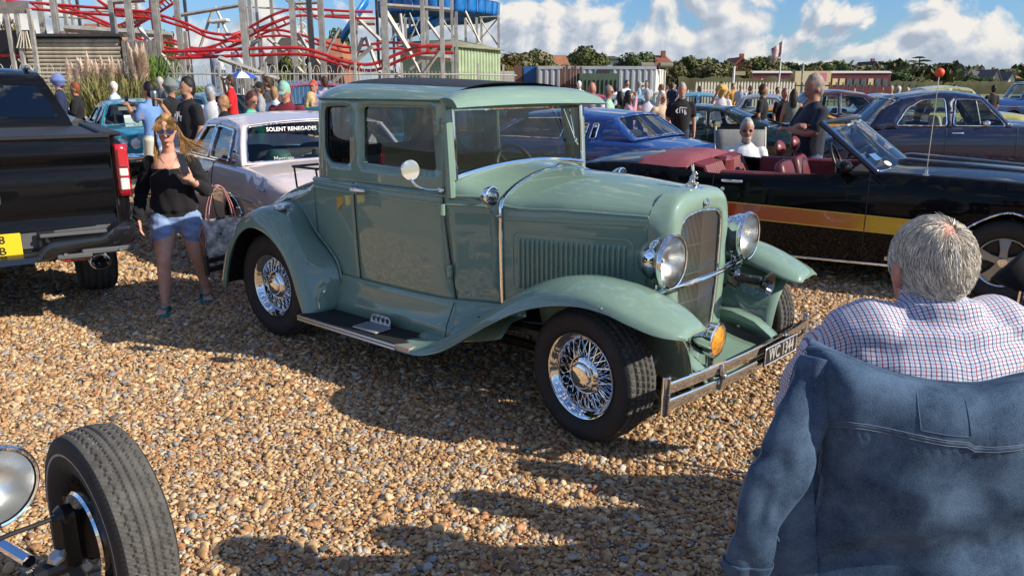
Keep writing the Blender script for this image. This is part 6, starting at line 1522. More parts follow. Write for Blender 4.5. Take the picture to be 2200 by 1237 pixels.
def build_logwall():
 D = 31.5; root = thing('log_building', (wx(160, D), D, 0), 0, 'weathered log wall building under the roller coaster', 'building'); o = A(*root.location)
 lm = mat('weathered_log', (.42, .37, .28), .85, var=.3, vscale=2.5, bump=.4, bscale=12); x0, x1 = wx(68, D), wx(268, D); z1 = wz(80, D); r = .075
 n = int(z1 / (2 * r))
 mb = MB(); P = [[(x, dy, dz) for dy, dz in ((0, -r), (-r * .7, -r * .7), (-r, 0), (-r * .7, r * .7), (0, r))] for x in np.linspace(x0 - o[0], x1 - o[0], 2)]; mb.grid(P); lmsh = mb.mesh('log', lm, sharp=180)
 for k in range(n): q = link('log', lmsh, root); q.location = (RNG.uniform(-.04, .04), 0, r + 2 * r * k)
 mb = MB(); mb.box(((x0 + x1) / 2 - o[0], .15, z1 / 2), (x1 - x0, .2, z1)); mb.build('backing_wall', mat('dark_timber', (.06, .05, .04), .9), root)
 mb = MB(); mb.box(((x0 + x1) / 2 - o[0], 0, z1 + .06), (x1 - x0 + .6, .5, .10)); mb.build('coping', GALVD, root)
 pm = mat('grey_planks', (.22, .20, .18), .85, var=.3, vscale=3)
 for k in range(9):
  mb = MB(); x = x1 - o[0] + .12 + k * .17; mb.box((x, .05, (z1 - .1) / 2), (.15, .06, z1 - .1 - .05 * (k % 3)), bv=.01); mb.build('plank', pm, root)
 for k in range(15):
  mb = MB(); p = at(-4 + k * 4.6, 17, D - .5) - o; mb.box(p, (.085, .05, .42), bv=.01); mb.build('canopy_plank', pm, root)
 for x, yb in ((14, 30), (35, 30), (62, 20)):
  mb = MB(); p = at(x, yb, D - .5) - o; mb.box((p[0], p[1], p[2] / 2), (.13, .13, p[2])); mb.build('shelter_post', GALV, root)
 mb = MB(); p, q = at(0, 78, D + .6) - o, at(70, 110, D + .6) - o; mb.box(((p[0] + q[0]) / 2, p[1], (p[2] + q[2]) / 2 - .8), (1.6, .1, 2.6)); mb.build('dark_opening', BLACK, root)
 g = [at(45, 68, D - .6) - o, at(57, 68, D - .6) - o, at(66, 104, D - .6) - o, at(36, 104, D - .6) - o]
 mb = MB(); mb.tube(g, .03, 5, closed=True)
 for t in (.25, .5, .75): mb.tube([g[0] * (1 - t) + g[1] * t, g[3] * (1 - t) + g[2] * t], .02, 4)
 mb.build('gate_frame', mat('cream_rail', (.55, .52, .42), .6), root)
def build_containers():
 D = 36; gm = mat('container_grey', (.33, .35, .37), .6, .1, var=.2, vscale=.9)
 root = thing('shipping_container', (wx(1155, D), D, 0), math.radians(4), 'long pale grey corrugated shipping container with white end doors', 'container')
 L = wx(1412, D) - wx(1155, D); H = wz(143, D); W2 = 2.4
 n = int(L / .28)
 rb = MB(); rb.grid([[(x, y, z) for z in (.15, H - .12)] for x, y in ((0, 0), (.04, -.045), (.13, -.045), (.17, 0), (.28, 0))]); rm_ = rb.mesh('wall_rib', gm, sharp=20)
 for k in range(n): q = link('wall_rib', rm_, root); q.location = (k * .28, 0, 0)
 for z in (.07, H - .06): mb = MB(); mb.box((L / 2, -.01, z), (L, .10, .12)); mb.build('side_rail', gm, root)
 mb = MB(); mb.box((L / 2, W2 / 2, H - .01), (L, W2, .05)); mb.build('roof', gm, root)
 mb = MB(); mb.box((L / 2, W2 / 2 + .05, H / 2), (L - .05, W2 - .1, H - .1)); mb.build('inner_wall', gm, root)
 dm = mat('container_door_white', (.62, .60, .55), .6, var=.15, vscale=1.5)
 for k in range(2): mb = MB(); mb.box((L + .06 + .22 * (2 * k + 1), .3 + .5 * (2 * k + 1), H / 2), (.06, 1.02, H - .2), R=rotz(-.42), bv=.02); mb.build('end_door', dm, root)
 for k in range(4): mb = MB(); p = A(L + .10 + .10 + .21 * k, .2 + .48 * k, 0); mb.tube([p + A(.02, -.03, .2), p + A(.02, -.03, H - .15)], .025, 6); mb.build('locking_bar', dm, root)
 for (a, b, c, d, m_, nm) in ((.75, 1.25, 1.3, 2.35, mat('faded_black', (.03, .03, .035), .8), 'black_panel'),):
  mb = MB(); x0 = wx(1283, D) - wx(1155, D); mb.box((x0 + .3, -.065, H - .45), (.6, .03, .62)); mb.build(nm, m_, root)
 for dz in (0, .2, .42): mb = MB(); mb.box((wx(1388, D) - wx(1155, D), -.06, H - .75 - dz), (.26, .02, .11)); mb.build('stencil_mark', mat('stencil_pale', (.55, .57, .58), .7), root)
 wood = mat('brown_gate_wood', (.12, .06, .04), .85, var=.25, vscale=4)
 g = thing('wooden_gate', (wx(1205, 34.5), 34.5, 0), 0, 'rough brown plank gate leaning before the grey container', 'gate')
 for k in range(8): mb = MB(); mb.box((k * .12, 0, 1.25 + .04 * (k % 3)), (.10, .04, 2.3 + .08 * (k % 3)), bv=.008); mb.build('plank', wood, g)
 for z in (.6, 1.7): mb = MB(); mb.box((.42, -.035, z), (.95, .03, .12)); mb.build('cross_bar', wood, g)
 g = thing('green_skip', (wx(1245, 34), 34, 0), 0, 'dark green ribbed metal skip standing before the container', 'skip'); gr = mat('skip_green', (.07, .11, .07), .6, var=.25, vscale=2)
 Ls = wx(1330, 34) - wx(1245, 34); mb = MB(); mb.prism([(0, .0), (Ls - .4, 0), (Ls, wz(158, 34)), (0, wz(158, 34))], (0, 0, 0), (1, 0, 0), (0, 0, 1), -1.6); mb.build('shell', gr, g)
 for k in range(9): mb = MB(); mb.box((.12 + k * Ls / 9.2, -.04, 1.0), (.07, .08, 1.9)); mb.build('rib', gr, g)
 tub = mat('tarp_olive', (.14, .14, .10), .8)
 for x, lb in ((1372, 'large dark rolled pipe lying on the container roof'), (1412, 'second rolled pipe end on the container roof')):
  mb = MB(); mb.lathe([(.0, 0), (.10, .0), (.12, .02), (.12, .7), (.1, .72)], (wx(x, D + 1), D + .8, wz(139, D)), (.9, .4, .0), 16); q = mb.build('rolled_pipe', tub); tag(q, lb, 'pipe')
 mb = MB(); mb.box((wx(1140, 37), 37, 1.3), (wx(1152, 37) - wx(1122, 37), .1, 2.5)); q = mb.build('blue_board', mat('board_blue', (.03, .12, .33), .6)); tag(q, 'dark blue board panel beside the container', 'board')
 mb = MB(); mb.box((wx(1113, 36.8), 36.8, 1.3), (.36, .1, 2.6)); q = mb.build('brown_board', mat('board_brown', (.14, .07, .05), .8)); tag(q, 'brown board upright left of the blue panel', 'board')
 mb = MB(); mb.box((wx(1095, 40), 40, 1.25), (.9, .12, 2.3)); q = mb.build('white_board', mat('board_cream', (.58, .56, .50), .7)); tag(q, 'cream board panel left of the brown board', 'board')
 f = thing('picket_fence', (wx(1495, 44), 44, 0), 0, 'white wooden picket fence across the back of the car park', 'fence'); wm = mat('picket_white', (.66, .63, .54), .7, var=.1, vscale=2)
 Lf = wx(1705, 44) - wx(1495, 44); pk = MB(); pk.prism([(0, 0), (.10, 0), (.10, 1.82), (.05, 1.92), (0, 1.82)], (0, 0, 0), (1, 0, 0), (0, 0, 1), -.025); pkm = pk.mesh('picket', wm, smooth=False)
 k = 0.0
 while k < Lf: q = link('picket', pkm, f); q.location = (k, 0, .02 * math.sin(k * 3)); k += .165
 for z in (.5, 1.45): mb = MB(); mb.box((Lf / 2, .03, z), (Lf, .04, .10)); mb.build('rail', wm, f)
 for x0, x1, h in ((-1.9, -.05, 1.55),):
  k = x0
  while k < x1: q = link('picket', pkm, f); q.location = (k, .1, 0); q.scale = (1, 1, .78); k += .165
 f = thing('palisade_fence', (wx(1680, 50), 50, 0), 0, 'dark green upright bar fence behind the bald man', 'fence'); dg = mat('fence_dark_green', (.05, .075, .055), .6)
 Lf = wx(1985, 50) - wx(1680, 50); pk = MB(); pk.box((0, 0, .95), (.07, .05, 1.9)); pkm = pk.mesh('bar', dg, smooth=False); k = 0.0
 while k < Lf: q = link('bar', pkm, f); q.location = (k, 0, 0); k += .42
 for z in (.4, 1.7): mb = MB(); mb.box((Lf / 2, .03, z), (Lf, .05, .09)); mb.build('rail', dg, f)
 t = thing('flag_pole', (wx(1673, 58), 58, 0), 0, 'white flag pole with a red and white flag blowing left', 'flag pole'); zt = wz(85, 58)
 mb = MB(); mb.tube([(0, 0, 0), (0, 0, zt)], [.07, .035], 8); mb.build('pole', WHITEP, t)
 fm = mat('flag_red_white', (.45, .03, .06), .7, col2=(.75, .72, .70), var=.4, vscale=2.4)
 mb = MB(); mb.grid([[(-u * .75 + .08 * math.sin(v * 4), .06 * math.sin(u * 7 + v), zt - .1 - v * 1.05 - u * .55) for u in np.linspace(0, 1, 9)] for v in np.linspace(0, 1, 6)]); solidify(mb.build('flag_cloth', fm, t), .01, 0)
 t = thing('lamp_post', (wx(1722, 55), 55, 0), 0, 'plain grey post standing right of the flag pole', 'post'); mb = MB(); mb.tube([(0, 0, 0), (0, 0, wz(138, 55))], .07, 8); mb.build('shaft', GALV, t); mb = MB(); mb.ball((0, 0, wz(138, 55)), .08); mb.build('cap', GALV, t)
 t = thing('white_post', (wx(1575, 46), 46, 0), 0, 'white post with a small sign board by the picket fence', 'sign post'); mb = MB(); mb.tube([(0, 0, 0), (0, 0, wz(143, 46))], .06, 8); mb.build('shaft', WHITEP, t); mb = MB(); mb.box((.35, 0, wz(158, 46)), (.6, .05, .22)); mb.build('sign_board', mat('sign_tan', (.35, .30, .20), .7), t)
 mar = mat('carriage_maroon', (.13, .018, .03), .5); cream = mat('carriage_cream', (.62, .52, .30), .6)
 for (a, b, D2, lb) in ((1612, 1700, 84, 'maroon and cream railway carriage near the flag pole'), (1782, 1912, 88, 'long maroon and cream railway carriage further right')):
  t = thing('railway_carriage', (wx(a, D2), D2, 0), 0, lb, 'carriage'); L2 = wx(b, D2) - wx(a, D2); H2 = wz(157, D2)
  mb = MB(); mb.box((L2 / 2, 1.2, H2 / 2 + .2), (L2, 2.4, H2 - .4), bv=.05); mb.build('body', mar, t)
  mb = MB(); mb.tube([(0, 1.2, H2), (L2, 1.2, H2)], [(1.35, .22)] * 2, 12); mb.build('roof', mat('carriage_roof', (.55, .50, .46), .7), t)
  k = .25
  while k < L2 - .5:
   mb = MB(); mb.box((k + .3, -.02, H2 * .68), (.55, .06, .75)); w_ = mb.build('window', cream if int(k * 3) % 3 == 0 else mat('far_glass', (.10, .12, .14), .15), t); k += .78
 mb = MB(); mb.box((wx(1745, 86), 87, 1.7), (wx(1782, 86) - wx(1705, 86), 2, 3.0)); q = mb.build('cream_kiosk', cream); tag(q, 'cream kiosk wall between the two railway carriages', 'kiosk')
 mb = MB(); mb.box((wx(1773, 85), 85.8, wz(166, 85)), (.75, .05, .9)); q = mb.build('pink_sign', mat('sign_pink', (.62, .18, .24), .6)); tag(q, 'pink sign board fixed to the cream kiosk', 'sign')
for f_ in (build_coaster, build_slide, build_shed, build_fence, build_logwall, build_containers): f_()
# ------------------------------------------------------------------ vegetation
LEAFM = {}
def leaf_mat(name, c, c2):
 if name in LEAFM: return LEAFM[name]
 m = mat(name, c, .75, var=.45, vscale=.9, col2=c2, spec=.2, detail=3.0); LEAFM[name] = m; return m
BARK = mat('bark', (.10, .075, .05), .9, var=.3, vscale=4, bump=.5, bscale=20)
def crown_mesh(seed, n=2600, lobes=9, flat=.75, ls=.16, mt=None):
 """unit crown (about 1 m radius): leaf-sized faces spread over noisy lobes"""
 rng = np.random.default_rng(seed)
 C = [];
 for k in range(lobes):
  d = rng.normal(size=3); d /= np.linalg.norm(d); r = rng.uniform(.25, .62); p = d * r; p[2] = p[2] * flat + .0
  C.append((p, rng.uniform(.30, .50)))
 V = []; F = []
 for i in range(n):
  p, r = C[rng.integers(lobes)]; d = rng.normal(size=3); d /= np.linalg.norm(d)
  q = p + d * r * rng.uniform(.55, 1.05) ** .6 * A(1, 1, flat); u = unit(np.cross(d, rng.normal(size=3))); v = unit(np.cross(d + .6 * rng.normal(size=3), u)); s = ls * rng.uniform(.5, 1.1)
  b = len(V); V += [q + u * s * .5, q + v * s * .35, q - u * s * .5, q - v * s * .35]; F.append((b, b + 1, b + 2, b + 3))
 me = bpy.data.meshes.new('crown'); me.from_pydata(np.array(V).tolist(), [], F); me.materials.append(mt); return me
CROWNS = {}
def tree(name, label, px, py_top, D, w_px, kind='oak', group='trees behind the car park', seed=0, base=0.0):
 """tree at photograph column px, crown top at py_top, crown width in photograph pixels"""
 x = wx(px, D); zt = wz(py_top, D); rw = w_px / 1676 * D / 2 * 1.42
 pal = {'oak': ((.085, .115, .035), (.17, .18, .065)), 'dark': ((.05, .085, .032), (.10, .14, .05)), 'olive': ((.13, .13, .058), (.23, .21, .10)), 'autumn': ((.11, .085, .02), (.19, .13, .03))}[kind]
 k = (kind, seed % 3)
 if k not in CROWNS: CROWNS[k] = crown_mesh(seed % 3 + 11 * len(kind), mt=leaf_mat('leaves_' + kind, *pal))
 t = thing(name, (x, D, 0), 0, label, 'tree', group)
 rz_ = max(zt * .5, rw * .55); rz_ = min(rz_, zt * .55)
 c = link('crown', CROWNS[k], t); c.location = (0, 0, zt - rz_ * .74); c.scale = (rw, rw * .9, rz_); c.rotation_euler = (0, 0, seed * 1.3)
 mb = MB(); h = zt - rz_; mb.tube([(0, 0, 0), (.04 * rw, 0, h * .5), (0, 0, h * 1.1)], [rw * .09 + .05, rw * .07 + .03, rw * .03], 8)
 for a in (0.5, 2.4, 4.3): mb.tube([(0, 0, h * .7), (rw * .35 * math.cos(a), rw * .3 * math.sin(a), h + rz_ * .2)], [rw * .045 + .02, rw * .015], 6)
 mb.build('trunk', BARK, t)
 return t
def build_trees():
 T = [('bushy_tree', 'broad dark green tree right of the shed', 1125, 97, 82, 110, 'olive'), ('bushy_tree', 'tall pointed green tree right of the shed', 1158, 92, 90, 60, 'dark'), ('bushy_tree', 'autumn tinted bush beside the shed wall', 1090, 108, 72, 70, 'autumn'), ('bushy_tree', 'low olive bush left of the domed tree', 1195, 122, 85, 70, 'olive'),
   ('domed_tree', 'domed green tree above the container left end', 1262, 92, 78, 80, 'oak'), ('bushy_tree', 'dark low tree above the container middle', 1362, 103, 80, 80, 'dark'), ('round_tree', 'round dark tree right of the brick chimneys', 1472, 104, 88, 66, 'oak'), ('bushy_tree', 'bush at the container right end', 1440, 128, 84, 60, 'olive'),
   ('bushy_tree', 'wide olive bush behind the picket fence', 1528, 128, 86, 80, 'olive'), ('bushy_tree', 'thin tree before the red roofed house', 1556, 118, 92, 50, 'oak'), ('round_tree', 'large rounded tree left of the flag pole', 1640, 116, 90, 90, 'oak'), ('bushy_tree', 'bush below the red roofed house', 1585, 140, 80, 60, 'autumn'),
   ('bushy_tree', 'dark tree right of the flag pole', 1705, 132, 100, 70, 'dark'), ('bushy_tree', 'low olive tree behind the kiosk', 1745, 138, 104, 60, 'olive'), ('bushy_tree', 'dark tree behind the carriages', 1790, 132, 108, 60, 'dark'), ('bushy_tree', 'olive tree above the long carriage', 1825, 130, 110, 90, 'olive'), ('bushy_tree', 'tree before the pitched roof house', 1862, 140, 106, 60, 'oak'), ('bushy_tree', 'green bush right of the pitched roof house', 1920, 146, 120, 76, 'dark'), ('bushy_tree', 'pale bush below the orange aerial ball', 1975, 160, 118, 64, 'olive'),
   ('round_tree', 'tree beside the white gabled house', 2015, 150, 170, 40, 'dark'), ('bushy_tree', 'bush before the white gabled house', 2080, 158, 180, 50, 'dark'), ('bushy_tree', 'bush before the far cream house', 2125, 160, 190, 46, 'dark'), ('bushy_tree', 'treetop behind the far right houses', 2160, 145, 240, 60, 'olive'), ('bushy_tree', 'treetop behind the grey roofed house', 2095, 146, 250, 50, 'dark'), ('bushy_tree', 'low hedge tree at the far right', 2195, 162, 200, 40, 'oak'), ('bushy_tree', 'treetops behind the aerial ball', 1960, 143, 210, 90, 'dark'),
   ('bushy_tree', 'dark tree behind the slide tower', 735, 48, 75, 50, 'dark'), ('bushy_tree', 'green tree behind the dark column', 368, 40, 70, 40, 'oak'), ('bushy_tree', 'yellowing tree behind the shelter', 38, 32, 62, 50, 'autumn'), ('bushy_tree', 'dark treetop behind the tiled roofs', 170, 45, 78, 50, 'dark'), ('bushy_tree', 'tree behind the coaster centre', 620, 100, 70, 70, 'oak'), ('bushy_tree', 'treetop behind the shed ridge', 1016, 80, 80, 40, 'dark'), ('bushy_tree', 'far dark tree left of the container', 1215, 128, 120, 60, 'oak'), ('bushy_tree', 'far tree left of the brick chimneys', 1400, 122, 110, 70, 'oak')]
 for i, (n, lb, px, py, D, w, k) in enumerate(T): tree(n, lb, px, py, D, w, k, seed=i)
 D = 200; t = thing('cedar_tree', (wx(1968, D), D, 0), 0, 'flat topped cedar tree behind the orange aerial ball', 'tree', 'trees behind the car park')
 mb = MB(); mb.tube([(0, 0, 0), (.3, 0, 4), (.1, 0, wz(124, D))], [.45, .35, .12], 8); mb.build('trunk', BARK, t)
 me = crown_mesh(77, 1200, 7, .5, .2, leaf_mat('leaves_dark', (.025, .045, .018), (.05, .075, .025)))
 for dx, py, w in ((0, 124, 2.0), (-1.6, 132, 1.7), (1.4, 131, 2.2), (.2, 138, 2.4)): c = link('crown', me, t); c.location = (dx, 0, wz(py, D)); c.scale = (w, w, w * .35)
 D = 25.6; t = thing('pampas_grass', (wx(243, D), D, 0), 0, 'tall pampas grass clump with pale feathery plumes', 'plant')
 rng = np.random.default_rng(3); V = []; F = []
 for i in range(2600):
  x = rng.normal(0, .62) * 1.35; y = rng.normal(0, .4); ln = rng.uniform(.9, 2.25) * (1 - .12 * abs(x)); lean = A(x * .30 + rng.normal(0, .2), y * .3 + rng.normal(0, .2), 0); w = rng.uniform(.010, .020); a = rng.uniform(0, 3.14); s = A(math.cos(a), math.sin(a), 0) * w
  pts = [A(x, y, 0), A(x, y, 0) + lean * .35 + A(0, 0, ln * .55), A(x, y, 0) + lean * 1.0 + A(0, 0, ln * .95), A(x, y, 0) + lean * 1.7 + A(0, 0, ln * (1.0 if i % 3 else .8))]
  b = len(V)
  for k, p in enumerate(pts): ww = (1, .9, .6, .08)[k]; V += [p - s * ww, p + s * ww]
  F += [(b + 2 * k, b + 2 * k + 1, b + 2 * k + 3, b + 2 * k + 2) for k in range(3)]
 me = bpy.data.meshes.new('blades'); me.from_pydata(np.array(V).tolist(), [], F); me.materials.append(mat('pampas_leaf', (.17, .19, .045), .7, var=.4, vscale=1.2, col2=(.30, .27, .10))); q = link('blades', me, t); q['kind'] = 'stuff'
 V = []; F = []
 for i in range(420):
  h = rng.uniform(0, 1); r = .085 * math.sin(math.pi * min(1, h * .9 + .12)) ** .8; a = rng.uniform(0, 6.28); p = A(r * .35 * math.cos(a), r * .35 * math.sin(a), h * .85); e = p + A(math.cos(a) * r, math.sin(a) * r, .10); s = A(-math.sin(a), math.cos(a), .2) * .008; b = len(V); V += [p - s, p + s, e + s * .5, e - s * .5]; F.append((b, b + 1, b + 2, b + 3))
 me = bpy.data.meshes.new('plume'); me.from_pydata(np.array(V).tolist(), [], F); me.materials.append(mat('pampas_plume', (.80, .64, .50), .9, var=.12, vscale=3))
 for i in range(34):
  x = rng.uniform(-1.45, 1.0); left = x < .35; z = wz(rng.uniform(116, 138), D) - .95 if left else wz(rng.uniform(98, 124), D) - .95
  c = link('plume', me, t); c.location = (x + .15, rng.uniform(-.3, .3), z); c.rotation_euler = (rng.normal(0, .12), x * .22 + rng.normal(0, .1), rng.uniform(0, 6)); c.scale = [rng.uniform(.85, 1.25)] * 3
 for (px, py, D2, sc, lb) in ((330, 118, 26.5, 1.15, 'green strappy leaf clump right of the pampas plumes'), (412, 168, 24, .7, 'small yellow green leaf clump behind the hats')):
  t = thing('leaf_clump', (wx(px, D2), D2, 0), 0, lb, 'plant'); V = []; F = []
  for i in range(420):
   a = rng.uniform(0, 6.28); ln = rng.uniform(1.2, 2.6) * sc; out = rng.uniform(.2, .9) * sc; w = .028; d = A(math.cos(a), math.sin(a), 0); s = A(-d[1], d[0], 0) * w; b = len(V)
   for k, (r, h) in enumerate(((0, 0), (.35, .62), (.8, .92), (1.25, .85))): p = d * r * out + A(0, 0, h * ln); V += [p - s * (1, .9, .6, .1)[k], p + s * (1, .9, .6, .1)[k]]
   F += [(b + 2 * k, b + 2 * k + 1, b + 2 * k + 3, b + 2 * k + 2) for k in range(3)]
  me = bpy.data.meshes.new('blades'); me.from_pydata(np.array(V).tolist(), [], F); me.materials.append(mat('strap_leaf', (.10, .17, .03), .6, var=.4, vscale=1.5)); q = link('blades', me, t); q['kind'] = 'stuff'
build_trees()
def house(label, px, py_top, D, w_px, wall, roof, gable=True, eave=.55, chim=True, depth=7, name='house'):
 x = wx(px, D); zt = wz(py_top, D); w = w_px / 1676 * D; ze = zt * eave
 t = thing(name, (x, D, 0), 0, label, 'house', 'houses beyond the field')
 wm = mat('wall_%s' % wall[0], wall[1], .8, var=.08, vscale=1); rm = mat('roof_%s' % roof[0], roof[1], .85, var=.25, vscale=1.2)
 mb = MB()
 if gable:
  mb.prism([(-w / 2, 0), (w / 2, 0), (w / 2, ze), (0, zt - .1), (-w / 2, ze)], (0, 0, 0), (1, 0, 0), (0, 0, 1), -depth); mb.build('wall', wm, t, smooth=False)
  mb = MB(); mb.grid([[(sx, y, z) for y in (-.35, depth)] for sx, z in ((-w / 2 - .35, ze - .3), (0, zt), (w / 2 + .35, ze - .3))]); solidify(mb.build('roof', rm, t, smooth=False), .22, 0)
 else:
  mb.box((0, depth / 2, ze / 2), (w, depth, ze)); mb.build('wall', wm, t, smooth=False)
  mb = MB(); mb.grid([[(-w / 2 - .4, -.4, ze - .05), (w / 2 + .4, -.4, ze - .05)], [(-w * .33, depth / 2, zt), (w * .33, depth / 2, zt)], [(-w / 2 - .4, depth + .4, ze - .05), (w / 2 + .4, depth + .4, ze - .05)]]); mb.add([(-w / 2 - .4, -.4, ze - .05), (-w * .33, depth / 2, zt), (-w / 2 - .4, depth + .4, ze - .05), (w / 2 + .4, -.4, ze - .05), (w * .33, depth / 2, zt), (w / 2 + .4, depth + .4, ze - .05)], [(0, 1, 2), (5, 4, 3)]); solidify(mb.build('roof', rm, t, smooth=False), .15, 0)
 if chim: mb = MB(); mb.box((w * .22, depth * .4, zt + .0), (.55, .55, 1.2)); mb.build('chimney', mat('chimney_brick', (.25, .10, .06), .9), t)
 gm = mat('far_glass', (.10, .12, .14), .15)
 for k in (-1, 1):
  for z in (ze * .35, ze * .8):
   if z + .5 < ze: mb = MB(); mb.box((k * w * .24, -.02, z), (w * .16, .08, ze * .22)); mb.build('window', gm, t)
 return t
def build_houses():
 wh = ('white', (.68, .67, .62)); br = ('brick', (.30, .12, .075)); cr = ('cream', (.55, .47, .34)); grey = ('grey_tile', (.10, .10, .11)); red = ('red_tile', (.26, .075, .04)); tan = ('tan_tile', (.32, .14, .07)); dk = ('dark_tile', (.06, .055, .05))
 house('red tiled roof seen behind the coaster left', 190, 46, 62, 120, br, tan, False, .55, False); house('tan tiled roof right of the log wall', 120, 62, 66, 90, br, tan, False, .6, False); house('grey tiled roof behind the red track', 605, 78, 70, 50, cr, dk, False, .6, False); house('brown roof left of the slide chute', 705, 80, 70, 50, br, tan, False, .7, False)
 house('brick house with two chimneys behind the container', 1420, 118, 105, 45, br, red, False, .75); house('red roofed house left of the round tree', 1590, 124, 110, 50, br, red, True, .7); house('brown roofed house right of the shed', 1205, 118, 110, 36, br, tan, False, .6, False); house('flat pale building beside the domed tree', 1310, 120, 108, 40, wh, dk, False, .92, False)
 house('pitched grey roof house above the carriages', 1875, 133, 140, 40, br, dk, True, .55); house('white gabled house with dark roof far right', 2050, 136, 190, 36, wh, dk, True, .6); house('smaller white gable beside the white house', 2068, 147, 186, 20, wh, grey, True, .6, False); house('cream gable end house far right', 2138, 150, 200, 22, cr, grey, True, .45); house('grey roofed house between the far gables', 2110, 150, 215, 34, cr, grey, False, .6); house('white gable at the right edge', 2172, 155, 210, 18, wh, grey, True, .5, False); house('red brick house below the cedar', 1998, 148, 190, 36, br, red, True, .55); house('pale blue roofed house by the cedar', 1985, 146, 205, 30, wh, ('blue_tile', (.22, .27, .34)), False, .6, False); house('cream house at the far right edge', 2196, 164, 220, 16, cr, tan, False, .6, False)
 mb = MB();
 hd = mat('hedge_brown', (.10, .08, .035), .9, var=.4, vscale=.8, bump=.6, bscale=6, col2=(.07, .08, .028))
 for a, b, D, h, lb in ((1455, 1700, 72, 2.4, 'brown dry hedge behind the picket fence'), (1700, 2020, 112, 2.3, 'low brown hedge along the field edge'), (2000, 2260, 170, 2.6, 'far hedge line below the white houses')):
  x0, x1 = wx(a, D), wx(b, D); n = int((x1 - x0) / .5); mb = MB()
  rng = np.random.default_rng(int(D))
  P = [[(x, D + dy, max(0, z + (rng.normal(0, .14) if z > .1 else 0))) for dy, z in ((-.8, 0), (-.75, h * .6), (-.4, h * .92), (0, h), (.4, h * .92), (.8, 0))] for x in np.linspace(x0, x1, n)]
  mb.grid(P); q = mb.build('hedge', hd); tag(q, lb, 'hedge')
build_houses()
def build_treeline():
 rng = np.random.default_rng(9); V = []; F = []
 for (a, b, D, y0, y1, n) in ((1080, 1260, 125, 132, 178, 2500), (1440, 1720, 125, 142, 178, 4000), (1690, 2040, 150, 147, 176, 5500), (2000, 2260, 270, 157, 174, 3500)):
  for i in range(n):
   px = rng.uniform(a, b); top = y0 + 7 * math.sin(px * .045) + 5 * math.sin(px * .11 + 1) + 3 * math.sin(px * .31); q = rng.uniform(0, 1) ** 1.4
   p = at(px, top + (y1 - top) * q, D); p[1] += rng.normal(0, 2.5); s = D * .010 * rng.uniform(.5, 1.2); u = unit(rng.normal(size=3)); v = unit(np.cross(u, rng.normal(size=3))); k = len(V)
   V += [p + u * s * .5, p + v * s * .4, p - u * s * .5, p - v * s * .4]; F.append((k, k + 1, k + 2, k + 3))
 me = bpy.data.meshes.new('treeline'); me.from_pydata(np.array(V).tolist(), [], F); me.materials.append(mat('leaves_far', (.085, .11, .05), .8, var=.5, vscale=.10, col2=(.19, .20, .10), spec=.15))
 tag(link('far_wood_foliage', me), 'distant belt of woodland along the horizon', 'woodland', kind='stuff')
build_treeline()
